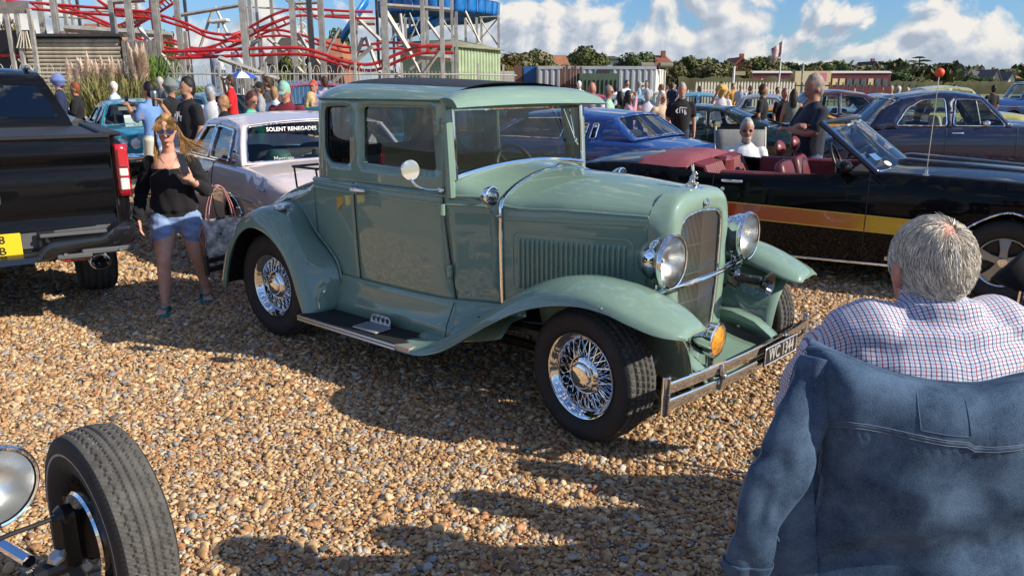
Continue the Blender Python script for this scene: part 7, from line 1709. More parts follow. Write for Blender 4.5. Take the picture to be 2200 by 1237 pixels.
# ------------------------------------------------------------------ people
SKIN = mat('skin', (.42, .22, .145), .5, var=.12, vscale=14, spec=.3); SKINT = mat('tanned_skin', (.42, .20, .12), .48, var=.12, vscale=16, spec=.35); SKINP = mat('pink_skin', (.38, .18, .125), .5, var=.12, vscale=14, spec=.3)
def cloth(name, c, var=.10): return mat('cloth_' + name, c, .88, var=var, vscale=9, bump=.25, bscale=14, sheen=.1, spec=.2)
def hairm(name, c): return mat('hair_' + name, c, .55, var=.35, vscale=30, bump=.5, bscale=60, spec=.3)
def unify(parts, vox, smooth=4):
 """parts: list of (pts, radii(n,2), up, region). One continuous surface by voxel union; faces take the region of the part that reaches furthest out."""
 mb = MB(); segs = []
 for pts, rad, up, reg in parts:
  P = np.asarray(pts, float); R = np.asarray(rad, float)
  if R.ndim == 1: R = np.stack([R, R], 1)
  n = max(4, int(sum(np.linalg.norm(np.diff(P, axis=0), axis=1)) / (vox * 3)))
  Q = spline(np.concatenate([P, R], 1), n); Q[:, 3:] = np.maximum(Q[:, 3:], vox * .35)
  T0 = unit(Q[0, :3] - Q[1, :3]); T1 = unit(Q[-1, :3] - Q[-2, :3]); r0 = Q[0, 3:].min(); r1 = Q[-1, 3:].min()
  Q2 = np.vstack([np.concatenate([Q[0, :3] + T0 * r0 * .7, Q[0, 3:] * .55]), Q, np.concatenate([Q[-1, :3] + T1 * r1 * .7, Q[-1, 3:] * .55])])
  mb.tube(Q2[:, :3], Q2[:, 3:], 14, up=up)
  K_ = spline(np.concatenate([P, R], 1), 2 * len(P))
  for i in range(len(K_) - 1):
   T = unit(K_[i + 1, :3] - K_[i, :3]); sd_ = unit(np.cross(T, up)); nn = np.cross(sd_, T); segs.append((K_[i], K_[i + 1], sd_, nn, reg))
 me = bpy.data.meshes.new('tmp'); me.from_pydata(np.concatenate(mb.v).tolist(), [], mb.f)
 bm = bmesh.new(); bm.from_mesh(me); bmesh.ops.recalc_face_normals(bm, faces=bm.faces); bm.to_mesh(me); bm.free()
 o = bpy.data.objects.new('tmp', me)
 r = o.modifiers.new('r', 'REMESH'); r.mode = 'VOXEL'; r.voxel_size = vox
 s = o.modifiers.new('s', 'SMOOTH'); s.factor = .5; s.iterations = smooth
 out = evaluated(o); bpy.data.meshes.remove(me)
 n = len(out.polygons); C = np.zeros(n * 3, np.float32); out.polygons.foreach_get('center', C); C = C.reshape(-1, 3).astype(float)
 best = np.full(n, 1e9); idx = np.zeros(n, int)
 for a, b, sd_, nn, reg in segs:
  ab = b[:3] - a[:3]; L = ab @ ab + 1e-12; t = np.clip((C - a[:3]) @ ab / L, 0, 1); d = C - a[:3] - t[:, None] * ab
  rx = a[3] + (b[3] - a[3]) * t; ry = a[4] + (b[4] - a[4]) * t; w = d @ unit(ab)
  e = (np.sqrt((d @ sd_ / rx) ** 2 + (d @ nn / ry) ** 2 + (w / np.minimum(rx, ry)) ** 2) - 1) * np.minimum(rx, ry)
  k = e < best; best[k] = e[k]; idx[k] = reg
 return out, idx.tolist()
def hand(parts, w, d, up, s, reg=0, curl=.4, spread=1.0):
 """palm and five fingers from the wrist w along d; up = back of hand"""
 d, up = unit(d), unit(up); sd_ = unit(np.cross(d, up)); up = unit(np.cross(sd_, d))
 parts.append(([w, w + d * .045 * s, w + d * .085 * s], [(.024 * s, .016 * s), (.038 * s, .015 * s), (.040 * s, .013 * s)], tuple(up), reg))
 for k, (o, l) in enumerate(((-.030, .070), (-.010, .082), (.010, .078), (.029, .062))):
  b = w + d * .085 * s + sd_ * o * s * spread; c1 = d * math.cos(curl) - up * math.sin(curl); c2 = d * math.cos(2.1 * curl) - up * math.sin(2.1 * curl)
  parts.append(([b, b + c1 * l * .5 * s, b + (c1 * .5 + c2 * .5) * l * s], [.0105 * s, .0095 * s, .0075 * s], tuple(up), reg))
 b = w + d * .025 * s - sd_ * .030 * s; td = unit(d * .8 - sd_ * .6 - up * .5 * curl)
 parts.append(([b, b + td * .040 * s, b + unit(td + d * .5) * .072 * s], [.0135 * s, .0115 * s, .0085 * s], tuple(up), reg))
BODIES = {}
def person(label, px, ytop, D, face, H=None, top=('black', (.015, .015, .017)), bot=('denim_dark', (.035, .05, .09)), hair=('brown', (.06, .035, .02)), skin=None, arms='down', hat=None, fem=False, long=False, sleeve=.55, belly=0.0, vox=None, seated=False, head_tilt=0.0, loc=None, group='people at the car show', extra=None, beard=None, shorts=False, glasses=False):
 zt = at(px, ytop, D)[2]; H = H or zt
 x = wx(px, D) if loc is None else loc[0]
 t = thing('person', (x, D, 0), math.radians(face), label, 'person', group)
 skin = skin or SKIN; vox = vox or (.016 if D < 14 else .021)
 P = []; f = .93 if fem else 1.0
 hipz = .52
 Z = lambda *a: [A(*p) * H for p in a]
 if seated: dz = (zt - H * .53) - H * .47; off = A(0, 0, zt / H - 1.0)
 else: off = A(0, 0, 0)
 def add(pts, rad, reg, up=(1, 0, 0)): P.append(([(A(*p) + off) * H for p in pts], np.asarray(rad, float) * H, up, reg))
 bl = belly
 add([(0, 0, .485), (0, 0, .53), (bl * .4, 0, .60), (bl * .3 + .006, 0, .70), (0, 0, .775), (-.006, 0, .815)], [(.092, .066), (.100 * (1.05 if fem else 1), .074), (.086 * f + bl * .4, .064 + bl), (.100 * f + bl * .3, .073 + bl * .6 + (.012 if fem else 0)), (.104 * f, .064), (.075 * f, .046)], 1)
 add([(-.004, 0, .80), (.004, 0, .885)], [(.036 * f, .036 * f), (.031 * f, .033 * f)], 0)
 c, s = math.cos(head_tilt), math.sin(head_tilt)
 def hd(p): q = A(*p) - A(0, 0, .885); return (q[0] * c + q[2] * s, q[1], .885 - q[0] * s + q[2] * c)
 hu = (c, 0, -s)
 add([hd(p) for p in ((.020, 0, .872), (.018, 0, .888), (.010, 0, .915), (.004, 0, .945), (.0, 0, .968), (-.002, 0, .984))], [(.020, .022), (.031, .038), (.039, .047), (.042, .052), (.040, .049), (.031, .038)], 0, hu)
 add([hd((.050, 0, .925)), hd((.060, 0, .910))], [(.006, .006), (.009, .009)], 0, hu)
 for y in (-.043, .043): add([hd((-.002, y, .925)), hd((-.004, y, .908))], [(.006, .012), (.005, .009)], 0, hu)
 if hair:
  rec = -.0045 if hair[0] in ('white', 'grey', 'grizzled', 'cropped_grey') and not fem else 0.0
  add([hd((p[0] + rec * (p[2] - .89) / .09, p[1], p[2])) for p in ((-.027, 0, .893), (-.022, 0, .92), (-.012, 0, .950), (-.004, 0, .971), (.0, 0, .990))], [(.036, .028), (.0445, .040), (.0480, .050), (.0460, .0535), (.0345, .044)], 3, hu)
  if long:
   add([hd((-.030, 0, .955)), hd((-.048, 0, .90)), (-.062, 0, .83), (-.066, 0, .76)], [(.046, .022), (.050, .026), (.054, .020), (.038, .012)], 3)
   for y in (-.042, .042): add([hd((.005, y, .95)), hd((.0, y * 1.15, .89)), (-.005, y * 1.3, .83)], [(.013, .020), (.014, .020), (.010, .012)], 3)
 if beard: add([hd((.022, 0, .866)), hd((.027, 0, .878)), hd((.031, 0, .890))], [(.020, .020), (.031, .026), (.029, .022)], 5, hu)
 for sgn in (-1, 1):
  if seated: L = [(0, .055 * sgn, .52), (.22, .075 * sgn, .51), (.235, .075 * sgn, .30), (.22, .075 * sgn, .20)]
  else:
   st = .035 * sgn; L = [(0, .052 * sgn, .51), (st * .6 + .008, .056 * sgn, .28), (st * .9 - .006, .056 * sgn, .16), (st - .004, .056 * sgn, .045)]
  add(L, [(.060, .064), (.040, .043), (.036, .038), (.027 if not shorts else .022, .03)], 2, (1, 0, 0) if not seated else (0, 1, 0))
  e = L[-1]; add([(e[0] - .02, e[1], e[2] - .022), (e[0] + .085, e[1], e[2] - .028)], [(.024, .020), (.026, .014)], 4, (0, 0, 1))
 pose = {'down': [((-.01, .135, .655), (.035, .145, .51)), ((-.01, .135, .655), (.035, .145, .51))], 'phone': [((.05, .13, .68), (.19, .05, .80)), ((.05, .13, .68), (.19, .05, .80))], 'cross': [((.055, .130, .68), (.105, -.06, .715)), ((.055, .130, .68), (.118, -.05, .690))],
   'cup': [((.03, .14, .66), (.16, .10, .81)), ((-.01, .135, .655), (.06, .145, .52))], 'brow': [((.06, .13, .72), (.09, .04, .93)), ((.0, .135, .66), (.10, .10, .60))], 'hip': [((-.05, .17, .67), (.03, .12, .55)), ((-.01, .135, .655), (.05, .13, .53))], 'fold': [((.02, .13, .66), (.13, .03, .62)), ((.02, .13, .66), (.13, .03, .62))]}[arms]
 for k, sgn in enumerate((-1, 1)):
  el, wr = pose[k]; sh = (-.004, .104 * f * sgn, .795); el = (el[0], el[1] * sgn, el[2]); wr = (wr[0], wr[1] * sgn, wr[2])
  add([sh, el, wr], [(.030, .032), (.025, .026), (.017, .018)], 0, (0, 1, .01))
  se = A(*sh) + (A(*el) - A(*sh)) * min(1, sleeve / .55 * .8) if sleeve < 1 else None
  if sleeve >= 1: add([sh, el, A(*el) + (A(*wr) - A(*el)) * .93], [(.038, .040), (.032, .033), (.024, .025)], 1, (0, 1, .01))
  elif sleeve > 0: add([sh, se], [(.040, .042), (.037, .039)], 1, (0, 1, .01))
  q = []; hand(q, (A(*wr) + off) * H, A(*wr) - A(*el), A(.3, sgn, .3) if arms == 'down' else A(0, sgn * .3, 1), H / 1.72, 0, .5)
  P.extend(q)
 if hat:
  k = hat[0]
  if k == 'cap': add([hd(p) for p in ((-.006, 0, .955), (-.004, 0, .985), (-.002, 0, 1.0))], [(.050, .055), (.045, .051), (.025, .030)], 5, hu); add([hd((.045, 0, .958)), hd((.085, 0, .948))], [(.040, .006), (.030, .005)], 5, (0, 0, 1))
  else: add([hd(p) for p in ((-.004, 0, .955), (-.004, 0, .985), (-.002, 0, 1.005))], [(.052, .056), (.048, .052), (.036, .040)], 5, hu); add([hd((0, 0, .950)), hd((0, 0, .957))], [(.092, .098) if k == 'brim' else (.075, .080)] * 2, 5, hu)
 key = (round(H, 2), fem, arms, long, bool(hair), bool(hat), bool(beard)) if vox >= .03 else None
 if key and key[1:] in BODIES: me0, idx, H0 = BODIES[key[1:]]; me = me0.copy(); me.materials.clear(); me.transform(Matrix.Scale(H / H0, 4))
 else:
  me, idx = unify(P, vox)
  if key: BODIES[key[1:]] = (me.copy(), idx, H)
 hm = hairm(*hair) if hair else skin
 xm = cloth(hat[1], hat[2]) if hat else (hairm(*beard) if beard else hm)
 for m_ in (skin, cloth(*top), cloth(*bot), hm, cloth('shoe_dark', (.03, .028, .027)), xm): me.materials.append(m_)
 if shorts:
  cz = [p.center[2] for p in me.polygons]; idx = [0 if (i == 2 and z < .33 * H) else i for i, z in zip(idx, cz)]
 me.polygons.foreach_set('material_index', idx); me.polygons.foreach_set('use_smooth', [True] * len(me.polygons)); me.name = 'body'
 b = link('body', me, t); b['label'] = 'body and clothes of this person'; del b['label']
 HP = lambda p: (A(*hd(p)) + off) * H
 if glasses:
  mb = MB()
  for y in (-.017, .017): mb.ball(HP((.048, y, .931)), (.007 * H, .0165 * H, .011 * H))
  mb.tube([HP((.0, -.043, .932)), HP((.05, -.03, .933)), HP((.053, 0, .933)), HP((.05, .03, .933)), HP((.0, .043, .932))], .0025, 5); mb.build('glasses', BLACK, t)
 else:
  for y in (-.017, .017): mb = MB(); mb.ball(HP((.0475, y, .931)), (.004 * H, .008 * H, .0045 * H), 8, 5); mb.build('eye', mat('eye_dark', (.05, .035, .03), .3), t)
 if not beard: mb = MB(); mb.ball(HP((.0525, 0, .889)), (.005 * H, .014 * H, .003 * H), 8, 5); mb.build('mouth', mat('lips', (.30, .10, .09), .5), t)
 if extra: extra(t, H, HP)
 return t
def chest_text(s, size, z, m_=None, x=.088):
 return lambda t, H, HP: text_part('shirt_print', s, size, m_ or WHITEP, t, (x * H, 0, z * H), (0, 1, 0), (-.05, 0, 1), .004)
def shapes_on(t, H, polys, x=.089):
 for pol in polys:
  mb = MB(); mb.prism(pol, (x * H, 0, .73 * H), (0, 1, 0), (-.05, 0, 1), .004); mb.build('shirt_print', WHITEP, t)
def brush_print(t, H, HP):   # white brush strokes and a short line above them
 shapes_on(t, H, [[(-.02, .045), (.10, .035), (.10, .05), (-.02, .062)], [(-.10, .0), (-.07, .035), (-.055, .03), (-.075, -.02), (-.05, -.045), (-.065, -.055), (-.10, -.03)], [(-.035, .055), (-.02, .06), (-.02, -.05), (-.035, -.045)], [(.0, .03), (.02, .028), (.035, -.04), (.02, -.05)], [(.045, .015), (.07, .01), (.10, -.06), (.06, -.085)]])
def bar_print(t, H, HP):     # tall white bars
 shapes_on(t, H, [[(-.10, -.07), (-.075, -.07), (-.07, .03), (-.095, .02)], [(-.05, -.07), (-.015, -.07), (-.012, .06), (-.047, .06)], [(.01, .0), (.03, .0), (.04, .06), (.022, .06)], [(.045, -.005), (.095, -.005), (.095, .008), (.078, .008), (.078, -.06), (.062, -.06), (.062, .008), (.045, .008)]], .092)
def phone_for(label):
 def f(t, H, HP):
  mb = MB(); mb.box((0, 0, 0), (.012, .075, .15), bv=.004); q = mb.build('mobile_phone', BLACK); M_ = Matrix.Translation(t.location) @ Matrix.Rotation(t.rotation_euler[2], 4, 'Z'); q.location = M_ @ Vector((.245 * H, 0, .845 * H)); q.rotation_euler = (0, 0, t.rotation_euler[2]); tag(q, label, 'phone')
 return f
def build_people():
 B = ('black', (.015, .015, .017)); Wt = ('white', (.72, .73, .75)); NV_ = ('navy', (.02, .03, .07)); G_ = ('grey', (.30, .31, .34)); DJ = ('denim', (.07, .12, .24)); CR = ('cream', (.60, .57, .48)); K = ('charcoal', (.05, .05, .055))
 blk = ('black', (.012, .010, .009)); br = ('brown', (.06, .035, .02)); gy = ('grey', (.36, .35, .34)); wh = ('white', (.66, .62, .54)); bd = ('blonde', (.50, .36, .17)); rd = ('auburn', (.20, .055, .02))
 person('man in a blue polo shirt photographing the turquoise car', 318, 178, 12.4, 165, top=('polo_blue', (.15, .27, .55)), bot=CR, hair=blk, arms='phone', skin=SKINT, extra=phone_for('dark phone held up by the man in the blue polo'))
 def tumbler(t, H, HP):
  mb = MB(); mb.lathe([(.030, 0), (.036, .01), (.042, .17), (.040, .185), (.03, .20), (0, .20)], (0, 0, 0), (0, 0, 1), 18); q = mb.build('steel_tumbler', mat('tumbler_steel', (.35, .40, .40), .3, .9)); M_ = Matrix.Translation(t.location) @ Matrix.Rotation(t.rotation_euler[2], 4, 'Z'); q.location = M_ @ Vector((.205 * H, -.10 * H, .80 * H)); tag(q, 'large steel tumbler held by the man in black', 'tumbler'); bar_print(t, H, HP)
 person('stocky man in a black printed tee holding a tumbler', 402, 168, 10.6, 228, top=B, hair=blk, arms='cup', belly=.012, extra=tumbler, beard=('stubble', (.10, .07, .055)))
 person('man in white tee and blue cap with his back turned', 452, 184, 13.2, 80, top=Wt, hair=gy, hat=('cap', 'cap_denim', (.10, .17, .30)))
 person('boy with light brown hair in a black tee', 476, 206, 12.3, 215, top=B, hair=('fair', (.30, .17, .08)))
 person('woman in a mint green vest top with auburn hair', 536, 198, 11.4, -25, top=('mint', (.07, .58, .38)), hair=('dark_auburn', (.09, .03, .025)), sleeve=0, fem=True, belly=.02, skin=SKINP, glasses=True, head_tilt=.25)
 person('man in a maroon printed tee and pale green cap', 612, 176, 11.0, -95, top=('maroon', (.15, .018, .035)), hair=gy, hat=('cap', 'cap_mint', (.22, .42, .34)), arms='fold', head_tilt=.5, belly=.01, extra=chest_text('BROOKLYN', .105, .715))
 person('tall man in a red polo shirt with hand to mouth', 495, 163, 19.0, 190, top=('red', (.55, .015, .02)), bot=K, hair=br, arms='brow')
 person('man in a grey felt hat and black waistcoat', 366, 173, 13.8, -10, top=B, hair=gy, hat=('brim2', 'hat_grey', (.17, .19, .18)), sleeve=.2)
 person('grey haired man in a grey tee by the cream car', 346, 167, 23, 60, top=('grey_dark', (.13, .14, .15)), hair=gy)
 person('man in a patterned blue bucket hat walking left', 126, 163, 16.6, 200, top=NV_, bot=K, hair=br, hat=('brim2', 'hat_blue', (.14, .19, .42)), skin=SKINT)
 person('auburn haired woman in a black hoodie', 160, 178, 16.8, 195, top=B, bot=K, hair=rd, fem=True, sleeve=1, arms='fold')
 person('grey haired man in a black tee near the log wall', 72, 160, 18.5, 75, top=B, hair=gy, skin=SKINP)
 person('man in a yellow tee by the left edge', 40, 155, 20.0, 110, top=('yellow', (.65, .30, .01)), hair=br)
 person('white haired woman in a pale blue shirt before the pampas', 243, 177, 21.0, 185, top=('pale_blue', (.42, .52, .66)), hair=wh, fem=True, sleeve=1, glasses=True)
 person('man in a dark cap talking beside the red wagon', 556, 178, 17.0, 200, top=G_, hair=br, hat=('cap', 'cap_black', (.02, .02, .022)), arms='fold')
 person('bearded man in a charcoal tee beside the capped man', 574, 166, 18.2, 185, top=K, hair=br, beard=('brown', (.06, .035, .02)), arms='cross')
 person('small boy in a white tee by the red wagon', 589, 188, 16.0, 60, top=Wt, hair=('fair', (.30, .17, .08)))
 person('bearded man in a white and red cap', 673, 174, 17.2, -100, top=('blue_shirt', (.16, .22, .42)), hair=gy, hat=('cap', 'cap_red', (.45, .08, .06)), beard=('ginger', (.32, .14, .07)))
 person('blonde woman partly hidden by the coupe roof', 667, 200, 13.0, 20, top=('wine', (.25, .02, .04)), hair=bd, fem=True, long=True)
 person('person in a checked shirt left of the coupe roof', 697, 166, 20.5, 150, top=('check_purple', (.30, .26, .38)), hair=br)
 person('person in a white hoodie with folded arms on the open truck', 553, 150, 25.0, 200, H=1.75, top=Wt, hair=rd, arms='brow', sleeve=1)
 person('bald man in a pale grey tee right of the coupe visor', 1272, 178, 14.6, 60, top=('pale_grey', (.46, .46, .50)), hair=None, skin=SKINP, belly=.01)
 person('man in a mint polo beside the bald man in grey', 1309, 185, 16.4, -15, top=('mint_pale', (.30, .46, .38)), hair=('grizzled', (.20, .17, .15)), skin=SKINP, glasses=True)
 person('dark haired woman in pink taking a picture', 1352, 196, 16.6, -5, top=('pink', (.58, .30, .38)), hair=blk, fem=True, long=True, arms='brow', sleeve=1, belly=.02)
 person('person in a black hooded top behind the woman in pink', 1332, 198, 18.0, 150, top=B, hair=blk, fem=True, long=True, sleeve=1)
 person('grey haired woman in a sleeveless white blouse', 1392, 195, 16.6, 85, top=('blouse', (.55, .54, .60)), hair=gy, fem=True, sleeve=0)
 person('woman with long white hair and a cream top', 1424, 197, 15.2, -60, top=('cream_print', (.55, .42, .30)), hair=wh, fem=True, long=True, glasses=True, arms='hip', belly=.015)
 person('bearded man in a black tee with white print', 1466, 180, 14.6, -100, top=B, hair=gy, beard=('grizzly', (.30, .28, .26)), belly=.018, extra=brush_print)
 person('person in a straw hat with hand on chin', 1551, 185, 18.6, -110, top=('tee_white', (.60, .58, .60)), hair=br, hat=('brim', 'hat_straw', (.50, .33, .09)), arms='brow', fem=True)
 person('man in a plain black tee by the grey car', 1641, 182, 17.0, -30, top=B, hair=br, skin=SKINT)
 person('man in black leaning beside the dark haired woman', 1688, 191, 18.6, -80, top=B, hair=('shaved', (.20, .12, .09)), skin=SKINP)
 person('woman with long dark hair seen from behind', 1707, 193, 18.2, 80, top=('sage', (.18, .22, .18)), hair=('dark', (.03, .018, .014)), fem=True, long=True, sleeve=0)
 person('bald man with crossed arms behind the convertible', 1752, 163, 8.6, 188, top=('dark_navy', (.022, .026, .042)), bot=DJ, hair=('cropped_grey', (.26, .20, .17)), skin=SKINP, arms='cross', belly=.030, vox=.012, head_tilt=.18)
 t = person('white bearded man in sunglasses seated in a white shirt', 1612, 258, 9.4, -100, H=1.74, top=('shirt_white', (.74, .75, .78)), hair=('snow', (.36, .345, .32)), beard=('silver_beard', (.40, .38, .35)), seated=True, arms='fold', glasses=True, sleeve=1, vox=.012, skin=mat('weathered_skin', (.34, .155, .10), .5, var=.12, vscale=14, spec=.3))
 c = thing('camping_chair', (t.location[0], t.location[1] + .12, 0), math.radians(-100), 'grey folding chair under the white bearded man', 'chair'); fm = cloth('chair_grey', (.20, .20, .20))
 mb = MB(); mb.grid([[(-.16 - .22 * k, y, .45 + .72 * k) for y in np.linspace(-.29, .29, 7)] for k in np.linspace(0, 1, 5)]); solidify(mb.build('backrest', fm, c), .02, 0)
 mb = MB(); mb.box((.08, 0, .43), (.48, .56, .03)); mb.build('seat', fm, c)
 for s in (-1, 1):
  mb = MB(); mb.tube([(-.42, s * .30, 1.2), (-.10, s * .30, .44), (.30, s * .30, .01)], .014, 8); mb.build('frame', GALV, c); mb = MB(); mb.tube([(.25, s * .30, .60), (-.1, s * .30, .44), (-.30, s * .30, .01)], .014, 8); mb.build('leg', GALV, c)
 far = [(1245, 175, 30, Wt, wh, 'white topped person beyond the coupe visor'), (1322, 183, 29, Wt, blk, 'dark haired person in white by the white van'), (1347, 173, 33, Wt, br, 'man in a white shirt before the container'), (1373, 175, 33, ('teal', (.22, .36, .40)), gy, 'man in a green shirt before the container'), (1389, 174, 33, ('lilac', (.50, .50, .58)), br, 'man in a lilac shirt before the container doors'), (1420, 182, 27, K, rd, 'dark person bending near the raised bonnet'), (1445, 178, 34, NV_, br, 'person in navy by the container end'), (1503, 186, 32, B, br, 'dark clad person behind the bearded man'), (1575, 180, 36, ('orange', (.50, .25, .05)), br, 'person with orange collar by the picket fence'), (1592, 181, 34, ('blue_white', (.42, .46, .52)), gy, 'man in a pale checked shirt by the fence'), (1612, 185, 33, NV_, br, 'person in navy beside the pale checked shirt'), (1550, 176, 40, B, br, 'distant person in black at the picket fence'), (1672, 188, 30, ('lilac2', (.48, .36, .44)), br, 'person in lilac left of the flag pole'), (1733, 186, 32, G_, gy, 'grey figure behind the bald man'), (1836, 190, 33, K, rd, 'distant auburn head above the maroon roof'), (1895, 189, 34, ('rust', (.35, .14, .08)), rd, 'distant person in rust behind the maroon roof'), (1916, 185, 30, ('amber', (.60, .34, .02)), gy, 'person in a yellow top right of the maroon car'), (1931, 186, 29, Wt, wh, 'white haired person beside the yellow top'), (1951, 189, 26, ('beige', (.45, .36, .26)), bd, 'blonde person right of the aerial'), (1996, 188, 27, B, blk, 'dark haired person behind the navy roof'), (2052, 183, 40, ('green', (.03, .20, .08)), blk, 'person in green by the far stall'), (2135, 184, 26, B, blk, 'woman with wind blown black hair behind the navy roof'), (520, 168, 30, K, br, 'distant figure behind the railings'), (603, 172, 24, ('slate', (.14, .16, .20)), blk, 'person in slate behind the pale green cap')]
 for k, (px, y, D, tp, hr, lb) in enumerate(far): person(lb, px, y, D, RNG.choice((-120, -60, 40, 100, 170)), top=tp, hair=hr, vox=.030, fem=k % 3 == 1, arms=('down', 'fold', 'hip')[k % 3])
build_people()
# ------------------------------------------------------------------ the woman walking with her phone
def strands(name, roots, mt, parent, w=.0016, seg=5):
 """hair as thin strips: roots = list of point lists"""
 V = []; F = []
 rng = np.random.default_rng(len(roots))
 for pts in roots:
  Q = spline(pts, seg); b = len(V); side = unit(np.cross(Q[-1] - Q[0] + 1e-6, rng.normal(size=3)))
  for i, q in enumerate(Q): ww = w * (1 - .75 * i / (seg - 1)); V += [q - side * ww, q + side * ww]
  F += [(b + 2 * k, b + 2 * k + 1, b + 2 * k + 3, b + 2 * k + 2) for k in range(seg - 1)]
 me = bpy.data.meshes.new(name); me.from_pydata(np.array(V).tolist(), [], F); me.materials.append(mt); me.polygons.foreach_set('use_smooth', [True] * len(F))
 return link(name, me, parent)
def build_woman():
 O_ = A(-2.66, 6.12, 0); rz = math.radians(-72)
 t = thing('person', O_, rz, 'blonde woman in black top and denim shorts walking with her phone', 'person')
 H = 1.0; P = []
 def add(pts, rad, reg, up=(1, 0, 0)): P.append(([A(*p) for p in pts], np.asarray(rad, float), up, reg))
 add([(-.005, .0, .775), (.0, 0, .82), (.02, 0, .89), (.040, 0, .97), (.036, 0, 1.02)], [(.182, .138), (.178, .134), (.160, .122), (.160, .122), (.156, .106)], 1)
 for y in (-.065, .065): add([(.078, y, 1.01), (.088, y, .985)], [(.055, .050), (.058, .050)], 1)
 add([(-.030, 0, 1.00), (-.034, 0, 1.10), (-.024, 0, 1.165)], [(.150, .085), (.145, .062), (.105, .048)], 1)
 add([(.030, 0, 1.02), (.026, 0, 1.085), (.012, 0, 1.14), (.004, 0, 1.185)], [(.128, .108), (.130, .086), (.112, .066), (.070, .050)], 0)
 add([(.0, 0, 1.16), (.028, 0, 1.285)], [(.048, .048), (.044, .046)], 0)
 add([(-.01, 0, .655), (-.005, 0, .70), (0, 0, .78)], [(.150, .112), (.158, .120), (.140, .105)], 2)
 foot = [A(.245, -.125, 0), A(-.09, .16, 0)]
 for k, sg in enumerate((-1, 1)):
  f = foot[k]; hip = A(0, .085 * sg, .66); kn = hip * .48 + A(f[0], f[1], 0) * .52 + A(.045, 0, .045); kn[2] = .385; an = f + A(-.03, 0, .065)
  add([hip, hip * .5 + kn * .5, kn, kn * .55 + an * .45 + A(-.018, 0, 0), an], [(.098, .105), (.078, .084), (.054, .056), (.050, .054), (.030, .034)], 0)
  add([hip + A(0, .008 * sg, .03), hip * .64 + kn * .36 + A(0, .014 * sg, 0)], [(.098, .114), (.092, .104)], 2)
  d = unit(A(1, .12 * sg, 0)); add([f + A(-.055, 0, .036) , f + d * .05 + A(0, 0, .034), f + d * .14 + A(0, 0, .026)], [(.028, .030), (.036, .024), (.040, .014)], 0, (0, 0, 1))
  for q in range(5): b = f + d * .145 + A(0, (q - 2) * .0155, .022); add([b, b + d * (.032 - .004 * abs(q - 1 * (1 if sg < 0 else 3)))], [.0095, .0085], 0, (0, 0, 1))
 shR, elR, wrR = A(-.01, -.165, 1.125), A(-.07, -.235, .90), A(.02, -.265, .70)
 add([shR, elR, wrR], [(.036, .038), (.037, .039), (.024, .026)], 0, (0, 1, .01)); add([shR + A(0, .02, .01), elR, wrR + (elR - wrR) * .02], [(.056, .058), (.050, .052), (.040, .042)], 1, (0, 1, .01))
 hand(P, wrR, A(.12, 0, -1), A(0, -1, 0), .95, 0, .35)
 shL, elL, wrL = A(-.01, .165, 1.125), A(.05, .245, .905), A(.205, .150, 1.005)
 add([shL, elL, wrL], [(.036, .038), (.037, .039), (.023, .026)], 0, (0, 1, .01)); add([shL + A(0, -.02, .01), elL, elL * .45 + wrL * .55], [(.056, .058), (.052, .054), (.046, .048)], 1, (0, 1, .01))
 hd_ = unit(A(.25, -.35, .9)); hand(P, wrL, hd_, A(.85, .4, 0), .95, 0, .75, 1.0)
 tl = .26; c, s = math.cos(tl), math.sin(tl)
 def hq(x, y, z): return A(.035 + x * c + z * s, y, 1.375 - x * s + z * c)
 hu = (c, 0, -s)
 add([hq(.038, 0, -.108), hq(.034, 0, -.085), hq(.018, 0, -.04), hq(.006, 0, .01), hq(0, 0, .055), hq(-.005, 0, .085)], [(.026, .028), (.043, .050), (.060, .070), (.066, .083), (.060, .075), (.036, .045)], 0, hu)
 add([hq(.086, 0, .008), hq(.100, 0, -.022)], [(.009, .010), (.0145, .013)], 0, hu); add([hq(.080, 0, -.062), hq(.083, 0, -.068)], [(.022, .008), (.020, .008)], 0, hu); add([hq(.068, 0, -.100), hq(.070, 0, -.098)], [(.020, .016)] * 2, 0, hu)
 for y in (-.066, .066): add([hq(-.005, y, .01), hq(-.005, y, -.025)], [(.009, .018), (.008, .012)], 0, hu)
 add([hq(-.022, 0, -.02), hq(-.02, 0, .03), hq(-.012, 0, .070), hq(-.008, 0, .092)], [(.070, .078), (.076, .088), (.068, .080), (.042, .052)], 3, hu)
 me, idx = unify(P, .0075, 5)
 rng = np.random.default_rng(2)
 vn = np.zeros(len(me.vertices) * 3, np.float32); me.vertex_normals.foreach_get('vector', vn); vn = vn.reshape(-1, 3)
 reg = np.zeros(len(me.vertices), int)
 for p, r in zip(me.polygons, idx):
  for v in p.vertices: reg[v] = r
 for i, v in enumerate(me.vertices):
  x, y, z = v.co
  if reg[i] == 1:
   arm = abs(y) > .18
   a = .0045 * math.sin(y * 62 + 5 * mnoise.noise(Vector((x * 5, y * 5, z * 3)))) * max(0, min(1, (1.0 - z) / .2)) if not arm else .0035 * math.sin(z * 75 + 6 * mnoise.noise(Vector((x * 9, y * 9, z * 9))))
   v.co += Vector(vn[i]) * (a + .006 * mnoise.noise(Vector((x * 9, y * 9, z * 6))))
  elif reg[i] == 2: v.co += Vector(vn[i]) * (.003 * math.sin(z * 90 + y * 30) + .004 * mnoise.noise(Vector((x * 16, y * 16, z * 16))))
 sk = mat('woman_skin', (.62, .33, .235), .45, var=.14, vscale=18, spec=.35)
 hm = hairm('honey_blonde', (.33, .19, .075))
 for m_ in (sk, cloth('black_jersey', (.014, .014, .016)), cloth('pale_denim', (.22, .31, .52), .2), hm): me.materials.append(m_)
 me.polygons.foreach_set('material_index', idx); me.polygons.foreach_set('use_smooth', [True] * len(me.polygons)); me.name = 'body'; link('body', me, t)
 R = []
